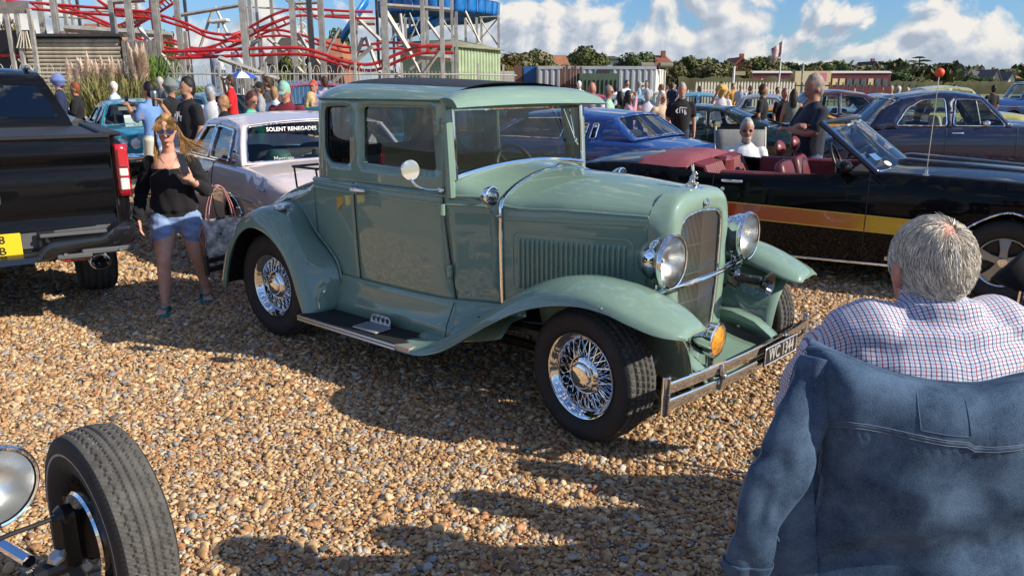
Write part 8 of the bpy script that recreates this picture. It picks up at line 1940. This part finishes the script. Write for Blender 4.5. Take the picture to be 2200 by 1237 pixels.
 for i in range(4200):
  a = rng.uniform(-math.pi, math.pi); e = rng.uniform(.1, 1.0); side = 1 if math.sin(a) > 0 else -1
  root = hq(-.012 + .080 * math.cos(a) * e, .072 * math.sin(a) * e, .048 + .058 * math.sqrt(max(0, 1 - e * e)))
  if math.cos(a) * e > .35:    # fringe swept to both sides, ending above the sunglasses
   y = root[1]; L = rng.uniform(.55, 1.0); R.append([root, hq(.060, y + side * .006, .072), hq(.084, y * 1.1 + side * .012, .055 - .012 * L), hq(.086, y * 1.15 + side * (.014 + .02 * L), .048 - .030 * L)])
  else:
   wnd = rng.uniform(0, 1) ** 9 * (1.0 if side > 0 else .10); b = hq(-.030 - .02 * rng.uniform(), side * (.070 + .012 * rng.uniform()), -.02); z = rng.uniform(1.10, 1.24)
   fr = rng.uniform() < .22
   R.append([root, hq(-.025, side * .078, .03), b + A(.01 * rng.normal(), side * .012 + .05 * wnd, -.07), A((.075 if fr else -.055) + .02 * rng.normal(), side * (.085 + .02 * rng.uniform()) + .26 * wnd, z + .06 * wnd)])
 h = strands('hair', R, hm, t, .0016, 8); h['kind'] = 'stuff'
 g = thing('sunglasses', (0, 0, 0)); g.parent = t; fr = mat('tortoise_frame', (.20, .15, .12), .3, var=.9, vscale=60); ln = mat('dark_lens', (.03, .012, .02), .08, coat=1)
 for y in (-.032, .032):
  o = hq(.090, y, .012); pol = [(.030 * math.cos(a) * (1 + .12 * (math.sin(a) > 0)), .024 * math.sin(a)) for a in np.linspace(0, 2 * math.pi, 21)[:-1]]
  ex = A(-.25 * np.sign(y), 1, 0); ey = A(-s, 0, c); nz = unit(np.cross(unit(ex), ey)); mb = MB(); mb.prism(pol, o - nz * .002, unit(ex), ey, .004); mb.build('lens', ln, g); mb = MB(); mb.tube([o + unit(ex) * p * 1.04 + ey * q * 1.04 for p, q in pol], .0034, 6, closed=True); mb.build('frame', fr, g)
  mb = MB(); mb.tube([hq(.082, y * 1.95, .018), hq(.0, y * 2.15, .012)], .003, 5); mb.build('temple', fr, g)
  e = hq(-.002, y * 2.2, -.055); mb = MB(); mb.tube([e + A(.014 * math.cos(a), 0, .018 * math.sin(a)) for a in np.linspace(0, 2 * math.pi, 15)[:-1]], .0025, 5, closed=True); mb.build('hoop_earring', mat('silver', (.7, .68, .62), .2, 1), t)
 mb = MB(); mb.tube(spline([(.03, -.068, 1.20), (.075, -.05, 1.15), (.115, .0, 1.085), (.075, .05, 1.15), (.03, .068, 1.20)], 24), .0016, 5); mb.ball((.118, 0, 1.078), .006); mb.build('necklace', MATS['silver'], t)
 mb = MB(); mb.ball(hq(.0905, 0, -.066), (.006, .023, .006), 12, 7); mb.build('lips', mat('lips_rose', (.36, .10, .09), .4), t)
 for z in (1.045, 1.005, .965): mb = MB(); mb.lathe([(.0, .003), (.006, .003), (.0065, 0)], (.148 - (1.045 - z) * .1, .0, z), (1, 0, .1), 12); mb.build('button', mat('button_grey', (.12, .12, .11), .4), t)
 mb = MB(); mb.tube([(.205 + .028 * math.cos(a) * .7 - .02, .158 + .028 * math.sin(a), .985 + .018 * math.sin(a)) for a in np.linspace(0, 2 * math.pi, 17)[:-1]], [(.006, .011)] * 16, 6, closed=True); mb.build('wrist_watch', mat('watch_dark', (.10, .09, .07), .3, .6), t)
 tq = mat('turquoise_rubber', (.02, .24, .28), .6)
 for k, sg in enumerate((-1, 1)):
  f = foot[k]; fl = thing('flip_flop', Vector(f)); fl.parent = t
  mb = MB(); mb.prism(rrect([(-.10, -.032), (.02, -.040), (.15, -.045), (.195, -.02), (.195, .022), (.15, .045), (.02, .04), (-.10, .032)], .03), (0, 0, .0), (1, 0, 0), (0, 1, 0), .016); mb.build('sole', tq, fl)
  mb = MB(); mb.tube([(.03, -.043, .02), (.07, -.032, .055), (.125, 0, .045), (.07, .034, .055), (.03, .043, .02)], [(.014, .005)] * 5, 6); mb.build('strap', tq, fl)
 M_ = Matrix.Translation(O_) @ Matrix.Rotation(rz, 4, 'Z')
 mb = MB(); mb.box((0, 0, 0), (.011, .074, .155), bv=.004); ph = mb.build('mobile_phone', mat('phone_black', (.012, .012, .013), .25)); ph.matrix_world = M_ @ Matrix.Translation((.262, .115, 1.13)) @ Matrix.Rotation(-.45, 4, 'Y') @ Matrix.Rotation(.9, 4, 'Z') @ Matrix.Rotation(.35, 4, 'X'); tag(ph, 'black phone in the hand of the walking woman', 'phone')
 mb = MB(); mb.box((.006, .018, .05), (.003, .03, .035), bv=.001); mb.build('camera_bump', mat('phone_black', (.012, .012, .013), .25), ph)
 bg = thing('tote_bag', Vector(M_ @ Vector((-.06, .33, 0))), math.radians(-58), 'black and white patterned tote bag with pink straps', 'bag')
 pm_ = mat('bag_pattern', (.07, .075, .10), .8, col2=(.88, .84, .76), var=.6, vscale=13, detail=4)
 P_ = []
 for z, w, d in ((.325, .135, .05), (.40, .165, .075), (.55, .178, .085), (.645, .180, .070), (.66, .178, .060)):
  P_.append([(d * (1 if abs(q) < .999 else 1), w * q, z + .01 * math.sin(q * 5)) for q in np.linspace(-1, 1, 9)] + [(-d, w * q, z + .01 * math.sin(q * 5)) for q in np.linspace(1, -1, 9)])
 mb = MB(); mb.grid(P_, cv=True); mb.add(P_[0], [list(range(18))]); mb.build('pouch', pm_, bg, sharp=60)
 mb = MB(); mb.grid([[(.086 if z < .6 else .074, y, z) for y in (-.18, -.155)] for z in (.33, .5, .64)]); solidify(mb.build('side_panel', mat('bag_tan', (.30, .19, .10), .8), bg), .01, 0)
 pk = mat('bag_strap_pink', (.66, .30, .30), .8)
 for x in (.07, -.06): mb = MB(); mb.tube(spline([(x, -.115, .63), (x * .8, -.095, .76), (x * .5, -.05, .89), (x * .4, .0, .925), (x * .5, .04, .89), (x * .8, .085, .76), (x, .105, .63)], 20), [(.004, .024)] * 20, 6, up=(1, 0, 0)); mb.build('strap', pk, bg)
 mb = MB(); mb.tube([(.09, -.17, .62), (.10, -.20, .55), (.095, -.175, .47)], [(.014, .005)] * 3, 6); mb.tube([(.09, -.17, .62), (.10, -.15, .54), (.10, -.16, .45)], [(.014, .005)] * 3, 6); mb.build('ribbon', pk, bg)
build_woman()
# ------------------------------------------------------------------ hot rod corner, seated man seen from behind, draped jacket
def build_hotrod():
 rz = math.radians(-42); loc = (-1.285, 2.22, 0)
 t = thing('hot_rod', loc, rz, 'hot rod front wheel and headlight in the near lower corner', 'car')
 w = make_wheel(t, 'wheel', .335, .175, .195, -1, (0, 0, .335), 'steel', 'zigzag', 768, stripe=(.52, .57, mat('thin_whitewall', (.42, .42, .40), .7)), hubs=BLACK)
 for ch in list(w.children):
  if ch.name.startswith(('rim', 'hub_cap')): bpy.data.objects.remove(ch)
 mb = MB(); mb.lathe([(.192, .055), (.188, .07), (.175, .045), (.165, .01), (.0, .01)], ax=(0, -1, 0), n=48); mb.build('rim', mat('black_wheel', (.01, .01, .011), .25, coat=1), w)
 mb = MB(); mb.lathe([(.148, .03), (.150, .075), (.142, .082), (.125, .080), (.05, .085), (0, .085)], ax=(0, -1, 0), n=48); mb.build('backing_plate', CHROME, w, sharp=40)
 blk = mat('oily_black', (.008, .008, .009), .3)
 mb = MB(); mb.box((0, -.12, .02), (.06, .08, .20), bv=.02); mb.lathe([(.03, 0), (.034, .03), (.02, .05)], (.0, -.10, .10), (0, -1, 0), 14); mb.tube([(.0, -.12, -.06), (-.02, -.22, -.07)], .03, 10); mb.build('stub_axle', blk, w)
 mb = MB(); mb.lathe([(.028, 0), (.03, .012), (.018, .02), (0, .02)], (.02, -.16, -.02), (.2, -.5, .8), 6); mb.build('castle_nut', STEEL, w)
 mb = MB(); mb.tube(spline([(.01, -.13, .44), (.0, -.19, .435), (-.02, -.30, .42), (-.04, -.36, .36), (-.03, -.42, .27), (0, -.50, .25)], 24), .0075, 8); mb.build('brake_hose', mat('hose_rubber', (.012, .012, .013), .6), t)
 mb = MB(); mb.tube([(-.02, -.16, .27), (-.02, -.5, .22), (-.02, -1.2, .22)], .026, 10); mb.build('axle_beam', blk, t)
 mb = MB(); mb.tube([(-.05, -.22, .30), (-.55, -.32, .32)], .02, 10); mb.build('radius_rod', CHROME, t)
 for y in (-.55, -.95): mb = MB(); mb.tube([(-.9, y, .42), (.0, y, .40)], [(.03, .05)] * 2, 4); mb.build('chassis_rail', blk, t)
 c = at(-28, 1040, 1.72); R_ = rotz(rz); lc = R_.T @ (c - A(*loc))
 hl = thing('headlight', Vector(lc)); hl.parent = t; hl.rotation_euler = (0, 0, .22); hl.scale = (.93, .93, .93)
 mb = MB(); mb.lathe([(0, -.13), (.04, -.125), (.085, -.08), (.104, -.02), (.106, .02), (.112, .026), (.113, .042), (.106, .05), (.100, .048)], ax=(1, 0, 0), n=48); mb.build('housing', CHROME, hl, sharp=60)
 mb = MB(); mb.lathe([(.100, .046), (.08, .056), (.045, .064), (0, .067)], ax=(1, 0, 0), n=48); mb.build('lens', LENS(), hl, sharp=180)
 mb = MB(); mb.lathe([(.098, .042), (.08, .01), (.04, -.02), (0, -.028)], ax=(1, 0, 0), n=40); mb.build('reflector', MATS['reflector_silver'], hl)
 mb = MB(); mb.tube([(-.04, 0, -.09), (-.04, 0, -.28), (-.05, -.05, -.36)], .014, 8); mb.build('stem', CHROME, hl)
 mb = MB(); mb.grid([[(-.15, lc[1] - .55, z), (.0, lc[1] - .30, z), (-.08, lc[1] - .22, z)] for z in (.35, .7)]); mb.build('grille_shell', blk, t)
build_hotrod()
def plaid():
 m = mat('checked_shirt', (.62, .66, .74), .85, sheen=.15, spec=.2); nt = m.node_tree; N, K = nt.nodes, nt.links; p = N['Principled BSDF']
 at_ = N.new('ShaderNodeUVMap'); at_.uv_map = 'weave'; sp = N.new('ShaderNodeSeparateXYZ'); K.new(at_.outputs[0], sp.inputs[0])
 def mth(op, a, b=None):
  n = N.new('ShaderNodeMath'); n.operation = op
  for i, v in enumerate((a, b)):
   if v is None: continue
   if isinstance(v, (int, float)): n.inputs[i].default_value = v
   else: K.new(v, n.inputs[i])
  return n.outputs[0]
 def line(src, per, off, w): return mth('LESS_THAN', mth('ABSOLUTE', mth('SUBTRACT', mth('FRACT', mth('ADD', mth('DIVIDE', src, per), off)), .5)), w)
 per = .0205; base = (.60, .66, .78, 1); cur = None
 for col, off, w in (((.02, .035, .12, 1), .0, .075), ((.34, .045, .04, 1), .5, .070), ((.30, .40, .58, 1), .25, .05)):
  for k in (0, 1):
   f = mth('MULTIPLY', line(sp.outputs[k], per, off, w), .86 if k == 0 else .72); mx = N.new('ShaderNodeMix'); mx.data_type = 'RGBA'; K.new(f, mx.inputs['Factor'])
   if cur is None: mx.inputs[6].default_value = base
   else: K.new(cur, mx.inputs[6])
   mx.inputs[7].default_value = col; cur = mx.outputs[2]
 K.new(cur, p.inputs['Base Color']); return m
def denim():
 m = mat('blue_denim', (.045, .095, .20), .9, spec=.04); nt = m.node_tree; N, K = nt.nodes, nt.links; p = N['Principled BSDF']
 tc = N.new('ShaderNodeTexCoord'); n1 = N.new('ShaderNodeTexNoise'); n1.inputs['Scale'].default_value = 9; n1.inputs['Detail'].default_value = 6; n1.inputs['Roughness'].default_value = .65; K.new(tc.outputs['Object'], n1.inputs[0])
 n2 = N.new('ShaderNodeTexNoise'); n2.inputs['Scale'].default_value = 420; n2.inputs['Detail'].default_value = 2; K.new(tc.outputs['Object'], n2.inputs[0])
 ad = N.new('ShaderNodeMath'); ad.operation = 'MULTIPLY_ADD'; K.new(n2.outputs['Fac'], ad.inputs[0]); ad.inputs[1].default_value = .55; K.new(n1.outputs['Fac'], ad.inputs[2])
 r = N.new('ShaderNodeValToRGB'); K.new(ad.outputs[0], r.inputs[0]); e = r.color_ramp.elements; e[0].position = .50; e[0].color = (.011, .026, .057, 1); e[1].position = 1.0; e[1].color = (.098, .155, .240, 1); K.new(r.outputs[0], p.inputs['Base Color'])
 b = N.new('ShaderNodeBump'); b.inputs['Strength'].default_value = .5; b.inputs['Distance'].default_value = .0015; K.new(n2.outputs['Fac'], b.inputs['Height']); K.new(b.outputs[0], p.inputs['Normal']); return m
def build_seated_man():
 cx, cy = 1.042, 1.832   # seated man: local shape is drawn at unit size, then set to SZ about his seat
 SZ, DZ = 1.12, -.204
 t = thing('person', (cx, cy, 0), math.radians(96), 'grey haired man in a checked shirt seated with his back to us', 'person')
 P = []
 def add(pts, rad, reg, up=(1, 0, 0)): P.append(([A(*p) for p in pts], np.asarray(rad, float), up, reg))
 add([(.02, 0, .50), (.0, 0, .70), (-.02, 0, .92), (-.02, 0, 1.06), (0, 0, 1.16), (.02, 0, 1.215)], [(.19, .14), (.20, .145), (.215, .14), (.220, .13), (.195, .105), (.10, .075)], 1)
 for s in (-1, 1):
  add([(.01, s * .125, 1.185), (.03, s * .188, 1.145), (.12, s * .192, 1.05), (.21, s * .180, .92)], [(.075, .085), (.076, .084), (.068, .074), (.062, .066)], 1, (1, 0, .01)); add([(.21, s * .180, .92), (.27, s * .165, .80), (.33, s * .15, .72)], [(.052, .055), (.045, .048), (.03, .034)], 0, (0, 1, 0))
  q = []; hand(P, A(.33, s * .15, .72), A(1, -s * .3, -.1), A(0, 0, 1), 1.0, 0, .6)
  add([(.05, s * .10, .52), (.42, s * .13, .52), (.47, s * .13, .40), (.45, s * .13, .25)], [(.095, .09), (.07, .07), (.058, .06), (.04, .045)], 2, (0, 1, 0)); add([(.42, s * .13, .225), (.58, s * .14, .22)], [(.045, .04), (.045, .03)], 4, (0, 0, 1))
 add([(.02, 0, 1.19), (.045, 0, 1.29)], [(.062, .062), (.058, .060)], 0)
 hz = 1.322; hx = .045; h9 = .90
 add([(hx + .068, 0, hz - .103), (hx + .054, 0, hz - .076), (hx + .022, 0, hz - .031), (hx + .005, 0, hz + .018), (hx - .003, 0, hz + .056), (hx - .004, 0, hz + .074)], [(.027, .027), (.045, .050), (.063, .079), (.068, .088), (.059, .076), (.036, .045)], 0)
 add([(hx + .115, 0, hz - .01), (hx + .125, 0, hz - .04)], [(.01, .01), (.016, .014)], 0)
 for s in (-1, 1): add([(hx + .005, s * .075, hz + .002), (hx - .006, s * .083, hz - .022), (hx + .004, s * .073, hz - .050)], [(.008, .018), (.011, .020), (.008, .012)], 0)
 add([(-.052, -.055, 1.228), (-.066, 0, 1.236), (-.052, .055, 1.228), (.0, .078, 1.222)], [(.012, .030)] * 4, 1, (0, 0, 1)); add([(-.052, .055, 1.228), (-.066, 0, 1.236), (-.052, -.055, 1.228), (.0, -.078, 1.222)], [(.012, .030)] * 4, 1, (0, 0, 1))
 me, idx = unify(P, .0085, 5)
 vn = np.zeros(len(me.vertices) * 3, np.float32); me.vertex_normals.foreach_get('vector', vn); vn = vn.reshape(-1, 3)
 reg = np.zeros(len(me.vertices), int)
 for p, r in zip(me.polygons, idx):
  for v in p.vertices: reg[v] = r
 co0 = [v.co.copy() for v in me.vertices]
 for i, v in enumerate(me.vertices):
  if reg[i] == 1 and v.co[2] < 1.205:
   x, y, z = v.co; n = mnoise.noise(Vector((x * 4, y * 3.2 + 1.7, z * 7))); w = math.sin(z * 46 + y * 9 + 4.0 * n)
   v.co += Vector(vn[i]) * (.007 * w * abs(w) + .012 * n)
 uv = me.uv_layers.new(name='weave')
 for p in me.polygons:
  for li in p.loop_indices:
   c = co0[me.loops[li].vertex_index]; uv.data[li].uv = (c[0] * .8 - .9 * abs(c[1]), c[2]) if abs(c[1]) > .19 and c[2] < 1.12 else (c[1] + .25 * c[0] + .02 * math.sin(c[2] * 18), c[2] + .9 * c[0] - .25 * abs(c[1]))
 sk = mat('ruddy_skin', (.52, .24, .17), .5, var=.15, vscale=20, spec=.3)
 for m_ in (sk, plaid(), cloth('beige_trousers', (.30, .26, .19)), sk, cloth('shoe_brown', (.08, .05, .03))): me.materials.append(m_)
 me.polygons.foreach_set('material_index', idx); me.polygons.foreach_set('use_smooth', [True] * len(me.polygons)); me.name = 'body'; link('body', me, t)
 rng = np.random.default_rng(4); C = A(hx - .002, 0, hz + .002); rr = A(.095, .0745, .096); cr = unit(A(-.45, -.06, .9))
 wm = []
 for tone, col in (('silver', (.66, .62, .54)), ('grey_brown', (.32, .28, .22)), ('pale', (.84, .80, .71))):
  R = []
  for i in range(4200 if tone != 'grey_brown' else 2600):
   d = unit(rng.normal(size=3))
   if d[0] > .62 or d[2] < -.86 or (d[2] < -.15 and d[0] > .05) or (d[2] < -.62 and tone == 'pale'): continue
   if d @ cr > .972 and rng.uniform() < .6: continue
   flow = d - cr * (d @ cr); flow = unit(flow + .45 * np.cross(cr, d)) if np.linalg.norm(flow) > 1e-3 else A(0, 0, -1)
   flow = unit(flow + A(0, 0, -.35) + .16 * rng.normal(size=3)); flow = unit(flow - d * (flow @ d)); L = rng.uniform(.024, .045) * (1.15 if d[2] > -.2 else .7); p = C + d * rr
   wob = rng.normal(size=3) * .0022; p1 = C + unit(p - C + flow * L * .5) * 1.0 * (rr * unit((p - C + flow * L * .5) / rr) @ unit(p - C + flow * L * .5)) if False else p + flow * L * .5 + d * (.006 + .003 * rng.uniform())
   q2 = (p - C + flow * L) / rr; p2 = C + unit(q2) * rr + unit(q2) * (.004 + .006 * rng.uniform() ** 3) + wob
   R.append([p, p1 * .6 + (C + unit((p1 - C) / rr) * rr * 1.07) * .4, p2])
  h = strands('hair', R, mat('hair_' + tone, col, .42, var=.2, vscale=40, spec=.35), t, .00085, 5); h['kind'] = 'stuff'
 for ch in t.children: ch.data.transform(Matrix.Translation((0, 0, DZ)) @ Matrix.Scale(SZ, 4))
 return t
def build_jacket():
 D_ = denim(); c = thing('folding_chair', (1.05, 1.75, 0), math.radians(96), 'folding chair under the checked shirt man, hidden by his jacket', 'chair')
 for s in (-1, 1):
  mb = MB(); mb.tube([(-.10, s * .25, .90), (-.04, s * .25, .46), (.02, s * .25, .02)], .013, 8); mb.build('rear_leg', GALV, c); mb = MB(); mb.tube([(.42, s * .27, .64), (.45, s * .27, .42), (.40, s * .27, .02)], .013, 8); mb.build('front_leg', GALV, c)
  mb = MB(); mb.tube([(.12, s * .27, .66), (.42, s * .27, .64)], [(.02, .012)] * 2, 8); mb.build('armrest', BLACK, c)
 mb = MB(); mb.box((.18, 0, .40), (.50, .54, .03), bv=.01); mb.build('seat', cloth('chair_black', (.02, .02, .022)), c)
 mb = MB(); mb.grid([[(-.04 - .06 * k, y, .50 + .40 * k) for y in np.linspace(-.26, .26, 5)] for k in np.linspace(0, 1, 4)]); solidify(mb.build('backrest', MATS['cloth_chair_black'], c), .015, 0)
 AT = lambda x, y, d: at(x, y, d * 1.12)
 t = thing('denim_jacket', (1.064, 1.523, .0), 0, 'blue denim jacket draped over the seated man\'s chair back', 'jacket'); o = A(1.064, 1.523, 0)
 rows = [[(1752, 736, 1.51), (1800, 756, 1.505), (1900, 794, 1.495), (2000, 816, 1.485), (2100, 820, 1.485), (2200, 804, 1.49), (2320, 780, 1.50), (2400, 755, 1.54)],
   [(1738, 738, 1.46), (1798, 768, 1.415), (1900, 812, 1.385), (2000, 838, 1.375), (2100, 842, 1.375), (2200, 826, 1.38), (2330, 800, 1.41), (2420, 770, 1.49)],
   [(1742, 850, 1.44), (1810, 866, 1.375), (1900, 894, 1.345), (2000, 914, 1.33), (2100, 920, 1.33), (2200, 916, 1.335), (2330, 892, 1.38), (2440, 860, 1.46)],
   [(1744, 960, 1.44), (1812, 988, 1.38), (1900, 1012, 1.35), (2000, 1032, 1.335), (2100, 1036, 1.335), (2200, 1030, 1.34), (2330, 1010, 1.385), (2450, 980, 1.46)],
   [(1722, 1075, 1.44), (1800, 1104, 1.39), (1900, 1130, 1.36), (2000, 1146, 1.345), (2100, 1150, 1.345), (2200, 1144, 1.35), (2330, 1120, 1.395), (2460, 1100, 1.47)],
   [(1668, 1200, 1.45), (1775, 1222, 1.40), (1890, 1245, 1.37), (2000, 1260, 1.36), (2100, 1262, 1.36), (2200, 1256, 1.365), (2330, 1235, 1.405), (2465, 1220, 1.47)],
   [(1636, 1330, 1.46), (1760, 1350, 1.41), (1880, 1372, 1.385), (2000, 1384, 1.375), (2100, 1386, 1.375), (2200, 1380, 1.38), (2330, 1365, 1.415), (2470, 1345, 1.47)],
   [(1628, 1440, 1.47), (1755, 1455, 1.42), (1878, 1470, 1.395), (2000, 1480, 1.385), (2100, 1482, 1.385), (2200, 1478, 1.39), (2330, 1465, 1.42), (2470, 1450, 1.475)]]
 G_ = np.array([[AT(*q) - o for q in r] for r in rows]); nu, nv = 96, 110
 Ps = np.array([spline(r, nv) for r in G_]); Pd = np.array([spline(Ps[:, j], nu) for j in range(nv)]).transpose(1, 0, 2)
 dn = np.zeros_like(Pd)
 for i in range(nu):
  for j in range(nv):
   u, v = j / nv, i / nu; p = Pd[i, j]; n = mnoise.noise(Vector((u * 2.2, v * 2.6, 1.3))); n2 = mnoise.noise(Vector((u * 6, v * 5, 4.1)))
   f = .019 * n + .008 * n2 - .013 * abs(mnoise.noise(Vector((u * 7 + v * 4, v * 6 - u * 3, 7.7)))) + .0016 * math.sin(u * 240) * math.exp(-((v - .285) / .018) ** 2)
   f += .010 * math.exp(-((v - .36 - .30 * (1 - u) ** 2) / .03) ** 2) * (1 - u) * .8              # fold running down from the shoulder
   f += .008 * math.sin(10 * u - 16 * v + 3 * n) * max(0, min(1, (v - .22) / .2)) * .85
   f -= .028 * math.exp(-((v - .55 - .18 * (u - .5) ** 2 * 4) / .07) ** 2)                       # hollow across the back
   dn[i, j] = unit(A(0, -1, .15)) * f
 Pj = Pd + dn
 mb = MB(); mb.grid(Pj); back = mb.build('jacket_back', D_, t, sharp=180); solidify(back, .006, 0)
 seam = mat('seam_denim', (.045, .085, .15), .85, var=.3, vscale=90); thr = mat('stitch_thread', (.13, .17, .22), .8)
 def on(u, v, lift=.004): a = Pj[min(nu - 1, max(0, int(v * (nu - 1)))), min(nv - 1, max(0, int(u * (nv - 1))))]; return a + unit(A(0, -1, .15)) * lift
 def seamline(uv, nm='seam'):
  pts = [on(u, v, .0045) for u, v in spline([(a, b) for a, b in uv], 60)]
  mb = MB(); mb.tube(pts, [(.0045, .0018)] * 60, 6, up=(0, -1, 0)); mb.build(nm, seam, back)
  for k in (-1, 1): mb = MB(); mb.tube([p + A(0, -.001, .0058 * k) if abs(uv[0][0] - uv[-1][0]) > .3 else p + A(.0058 * k, -.001, 0) for p in pts], .0009, 4); mb.build('stitching', thr, back)
 seamline([(0, .275), (.2, .278), (.5, .285), (1, .28)], 'yoke_seam'); seamline([(.04, .28), (.06, .5), (.045, .8)]); seamline([(.30, .62), (.31, .8), (.33, .99)]) if False else None
 seamline([(.02, .14), (.025, .22), (.0, .30)]); seamline([(0, .86), (.3, .87), (.7, .87), (1, .86)], 'waistband_seam')
 if 0: mb = MB(); mb.grid([[on(u, v, .0038) for u in np.linspace(.30, .42, 7)] for v in np.linspace(.165, .262, 6)]); solidify(mb.build('inner_patch', mat('patch_denim', (.026, .058, .125), .85, var=.15, vscale=40), back), .001, 0)
 mb = MB(); mb.tube([on(*q, .0035) for q in resample([(.30, .165), (.42, .165), (.42, .262), (.30, .262)], .01)], [(.0012, .0012)] * len(resample([(.30, .165), (.42, .165), (.42, .262), (.30, .262)], .01)), 4, closed=True); mb.build('patch_stitching', seam, back)
 mb = MB(); mb.tube([on(u, .10, .0) for u in np.linspace(.0, 1, 40)], [(.010, .007)] * 40, 8); mb.build('collar_edge', D_, back)
 path = [(1762, 775, 1.45), (1742, 850, 1.425), (1712, 930, 1.405), (1680, 1010, 1.395), (1645, 1085, 1.39), (1620, 1150, 1.395), (1606, 1205, 1.405), (1602, 1228, 1.41)]
 wid = [(.045, .042), (.058, .034), (.065, .028), (.067, .024), (.060, .023), (.050, .024), (.046, .027), (.047, .029)]
 Q = spline([np.concatenate([AT(*p) - o, w]) for p, w in zip(path, wid)], 70); rings = []
 for i in range(70):
  T = unit(Q[min(i + 1, 69), :3] - Q[max(i - 1, 0), :3]); sd_ = unit(np.cross(T, A(0, -1, 0))); nn = np.cross(sd_, T); row = []
  for a in np.arange(36) / 36 * 2 * math.pi:
   p = Q[i, :3] + sd_ * Q[i, 3] * math.cos(a) + nn * Q[i, 4] * math.sin(a); nz_ = mnoise.noise(Vector(p * 13)); q = nz_ * .007 - .012 * abs(mnoise.noise(Vector((p[0] * 22, p[1] * 22, p[2] * 10)))) + .007 * (abs(math.sin(i * .16 + 1.8 * math.cos(a) + 3 * mnoise.noise(Vector(p * 6)))) - .6); row.append(p + unit(p - Q[i, :3]) * q)
  rings.append(row)
 mb = MB(); mb.grid(rings, cv=True); sl = mb.build('sleeve', D_, t, sharp=180); solidify(sl, .004, 0)
 mb = MB(); b = Q[64:70]; rr_ = []
 for i, q in enumerate(b): rr_.append([q[:3] + (np.array(rings[64 + i][k]) - q[:3]) * 1.10 for k in range(36)])
 mb.grid(rr_, cv=True); solidify(mb.build('cuff', D_, sl, sharp=180), .004, 0)
 for k, off in ((2, 0), (9, .0)):
  mb = MB(); mb.tube([np.array(rings[i][(27 + k) % 36]) + A(0, -.002, 0) for i in range(4, 64, 2)], [(.0035, .0016)] * 30, 5); mb.build('sleeve_seam', thr if k == 9 else seam, sl)
 mb = MB(); q = [AT(1642, 1060, 1.375) - o, AT(1650, 1120, 1.375) - o, AT(1690, 1165, 1.375) - o]
 P_ = [[AT(x, y, d) - o for x, y, d in r] for r in ([(1660, 1040, 1.44), (1700, 1010, 1.43), (1745, 985, 1.42)], [(1642, 1110, 1.44), (1690, 1100, 1.425), (1750, 1090, 1.415)], [(1634, 1190, 1.45), (1690, 1190, 1.43), (1756, 1200, 1.42)], [(1622, 1330, 1.46), (1690, 1330, 1.44), (1760, 1340, 1.43)])]
 mb.grid(np.array([spline(c_, 14) for c_ in np.array([spline(r, 12) for r in P_]).transpose(1, 0, 2)])); solidify(mb.build('jacket_front', D_, t, sharp=180), .005, 0)
 mb = MB(); mb.tube(spline([AT(1646, 1048, 1.41) - o, AT(1650, 1105, 1.41) - o, AT(1672, 1160, 1.405) - o], 14), [(.003, .007)] * 14, 6); mb.build('pocket_welt', seam, t)
 c = thing('camp_stool', tuple(A(*at(2185, 600, 2.9)[:2], 0)), 0, 'black fabric camp stool with steel tube at the right border', 'stool'); o2 = A(*c.location)
 g = [at(2135, 598, 2.9) - o2, at(2205, 540, 2.9) - o2, at(2290, 520, 3.0) - o2, at(2290, 640, 3.0) - o2, at(2200, 636, 2.85) - o2]
 mb = MB(); mb.add(g, [(0, 1, 2, 3, 4)]); solidify(mb.build('fabric_seat', MATS['cloth_chair_black'], c), .03, 0)
 for a, b in (((2196, 625), (2200, 760)), ((2270, 600), (2240, 800))): mb = MB(); p = at(*a, 2.85) - o2; mb.tube([p, A(p[0], p[1] + .05, 0)], .011, 8); mb.build('leg', CHROME2, c)
build_seated_man(); build_jacket()
def build_shadow_sitters():  # unseen sitters added to cast the foreground shadow; grey pair fills its gaps
 for (x, y, lb, lc, hh) in ((2.42, 2.46, 'unseen person in khaki casting shadow from beyond the right border', 'unseen folding chair of the khaki shadow caster', 300), (2.14, 2.18, 'unseen middle person in grey added to fill the foreground shadow', 'unseen folding chair added under the middle shadow caster', 318), (1.86, 1.90, 'unseen nearest person in grey added to fill the foreground shadow', 'unseen folding chair added under the nearest shadow caster', 332)):
  person(lb, 2600, hh, y, 100, H=1.76, loc=(x, y), seated=True, arms='hip', top=('khaki', (.20, .18, .11)) if y > 2.2 else ('grey', (.30, .31, .34)), sleeve=1, belly=.03, group=None, vox=.025)
  c = thing('unseen_chair', (x, y - .06, 0), math.radians(100), lc, 'chair'); fm = MATS['cloth_chair_black']
  mb = MB(); mb.grid([[(-.16 - .16 * k, q, .45 + .62 * k) for q in np.linspace(-.32, .32, 5)] for k in np.linspace(0, 1, 4)]); solidify(mb.build('backrest', fm, c), .02, 0)
  mb = MB(); mb.box((.10, 0, .42), (.5, .58, .03)); mb.build('seat', fm, c)
  for s in (-1, 1):
   mb = MB(); mb.tube([(-.30, s * .31, 1.05), (-.08, s * .31, .42), (.30, s * .31, .01)], .014, 8); mb.build('frame', GALV, c); mb = MB(); mb.tube([(.25, s * .31, .62), (-.05, s * .31, .42), (-.28, s * .31, .01)], .014, 8); mb.build('leg', GALV, c)
build_shadow_sitters()
bpy.data.scenes.remove(TMP)
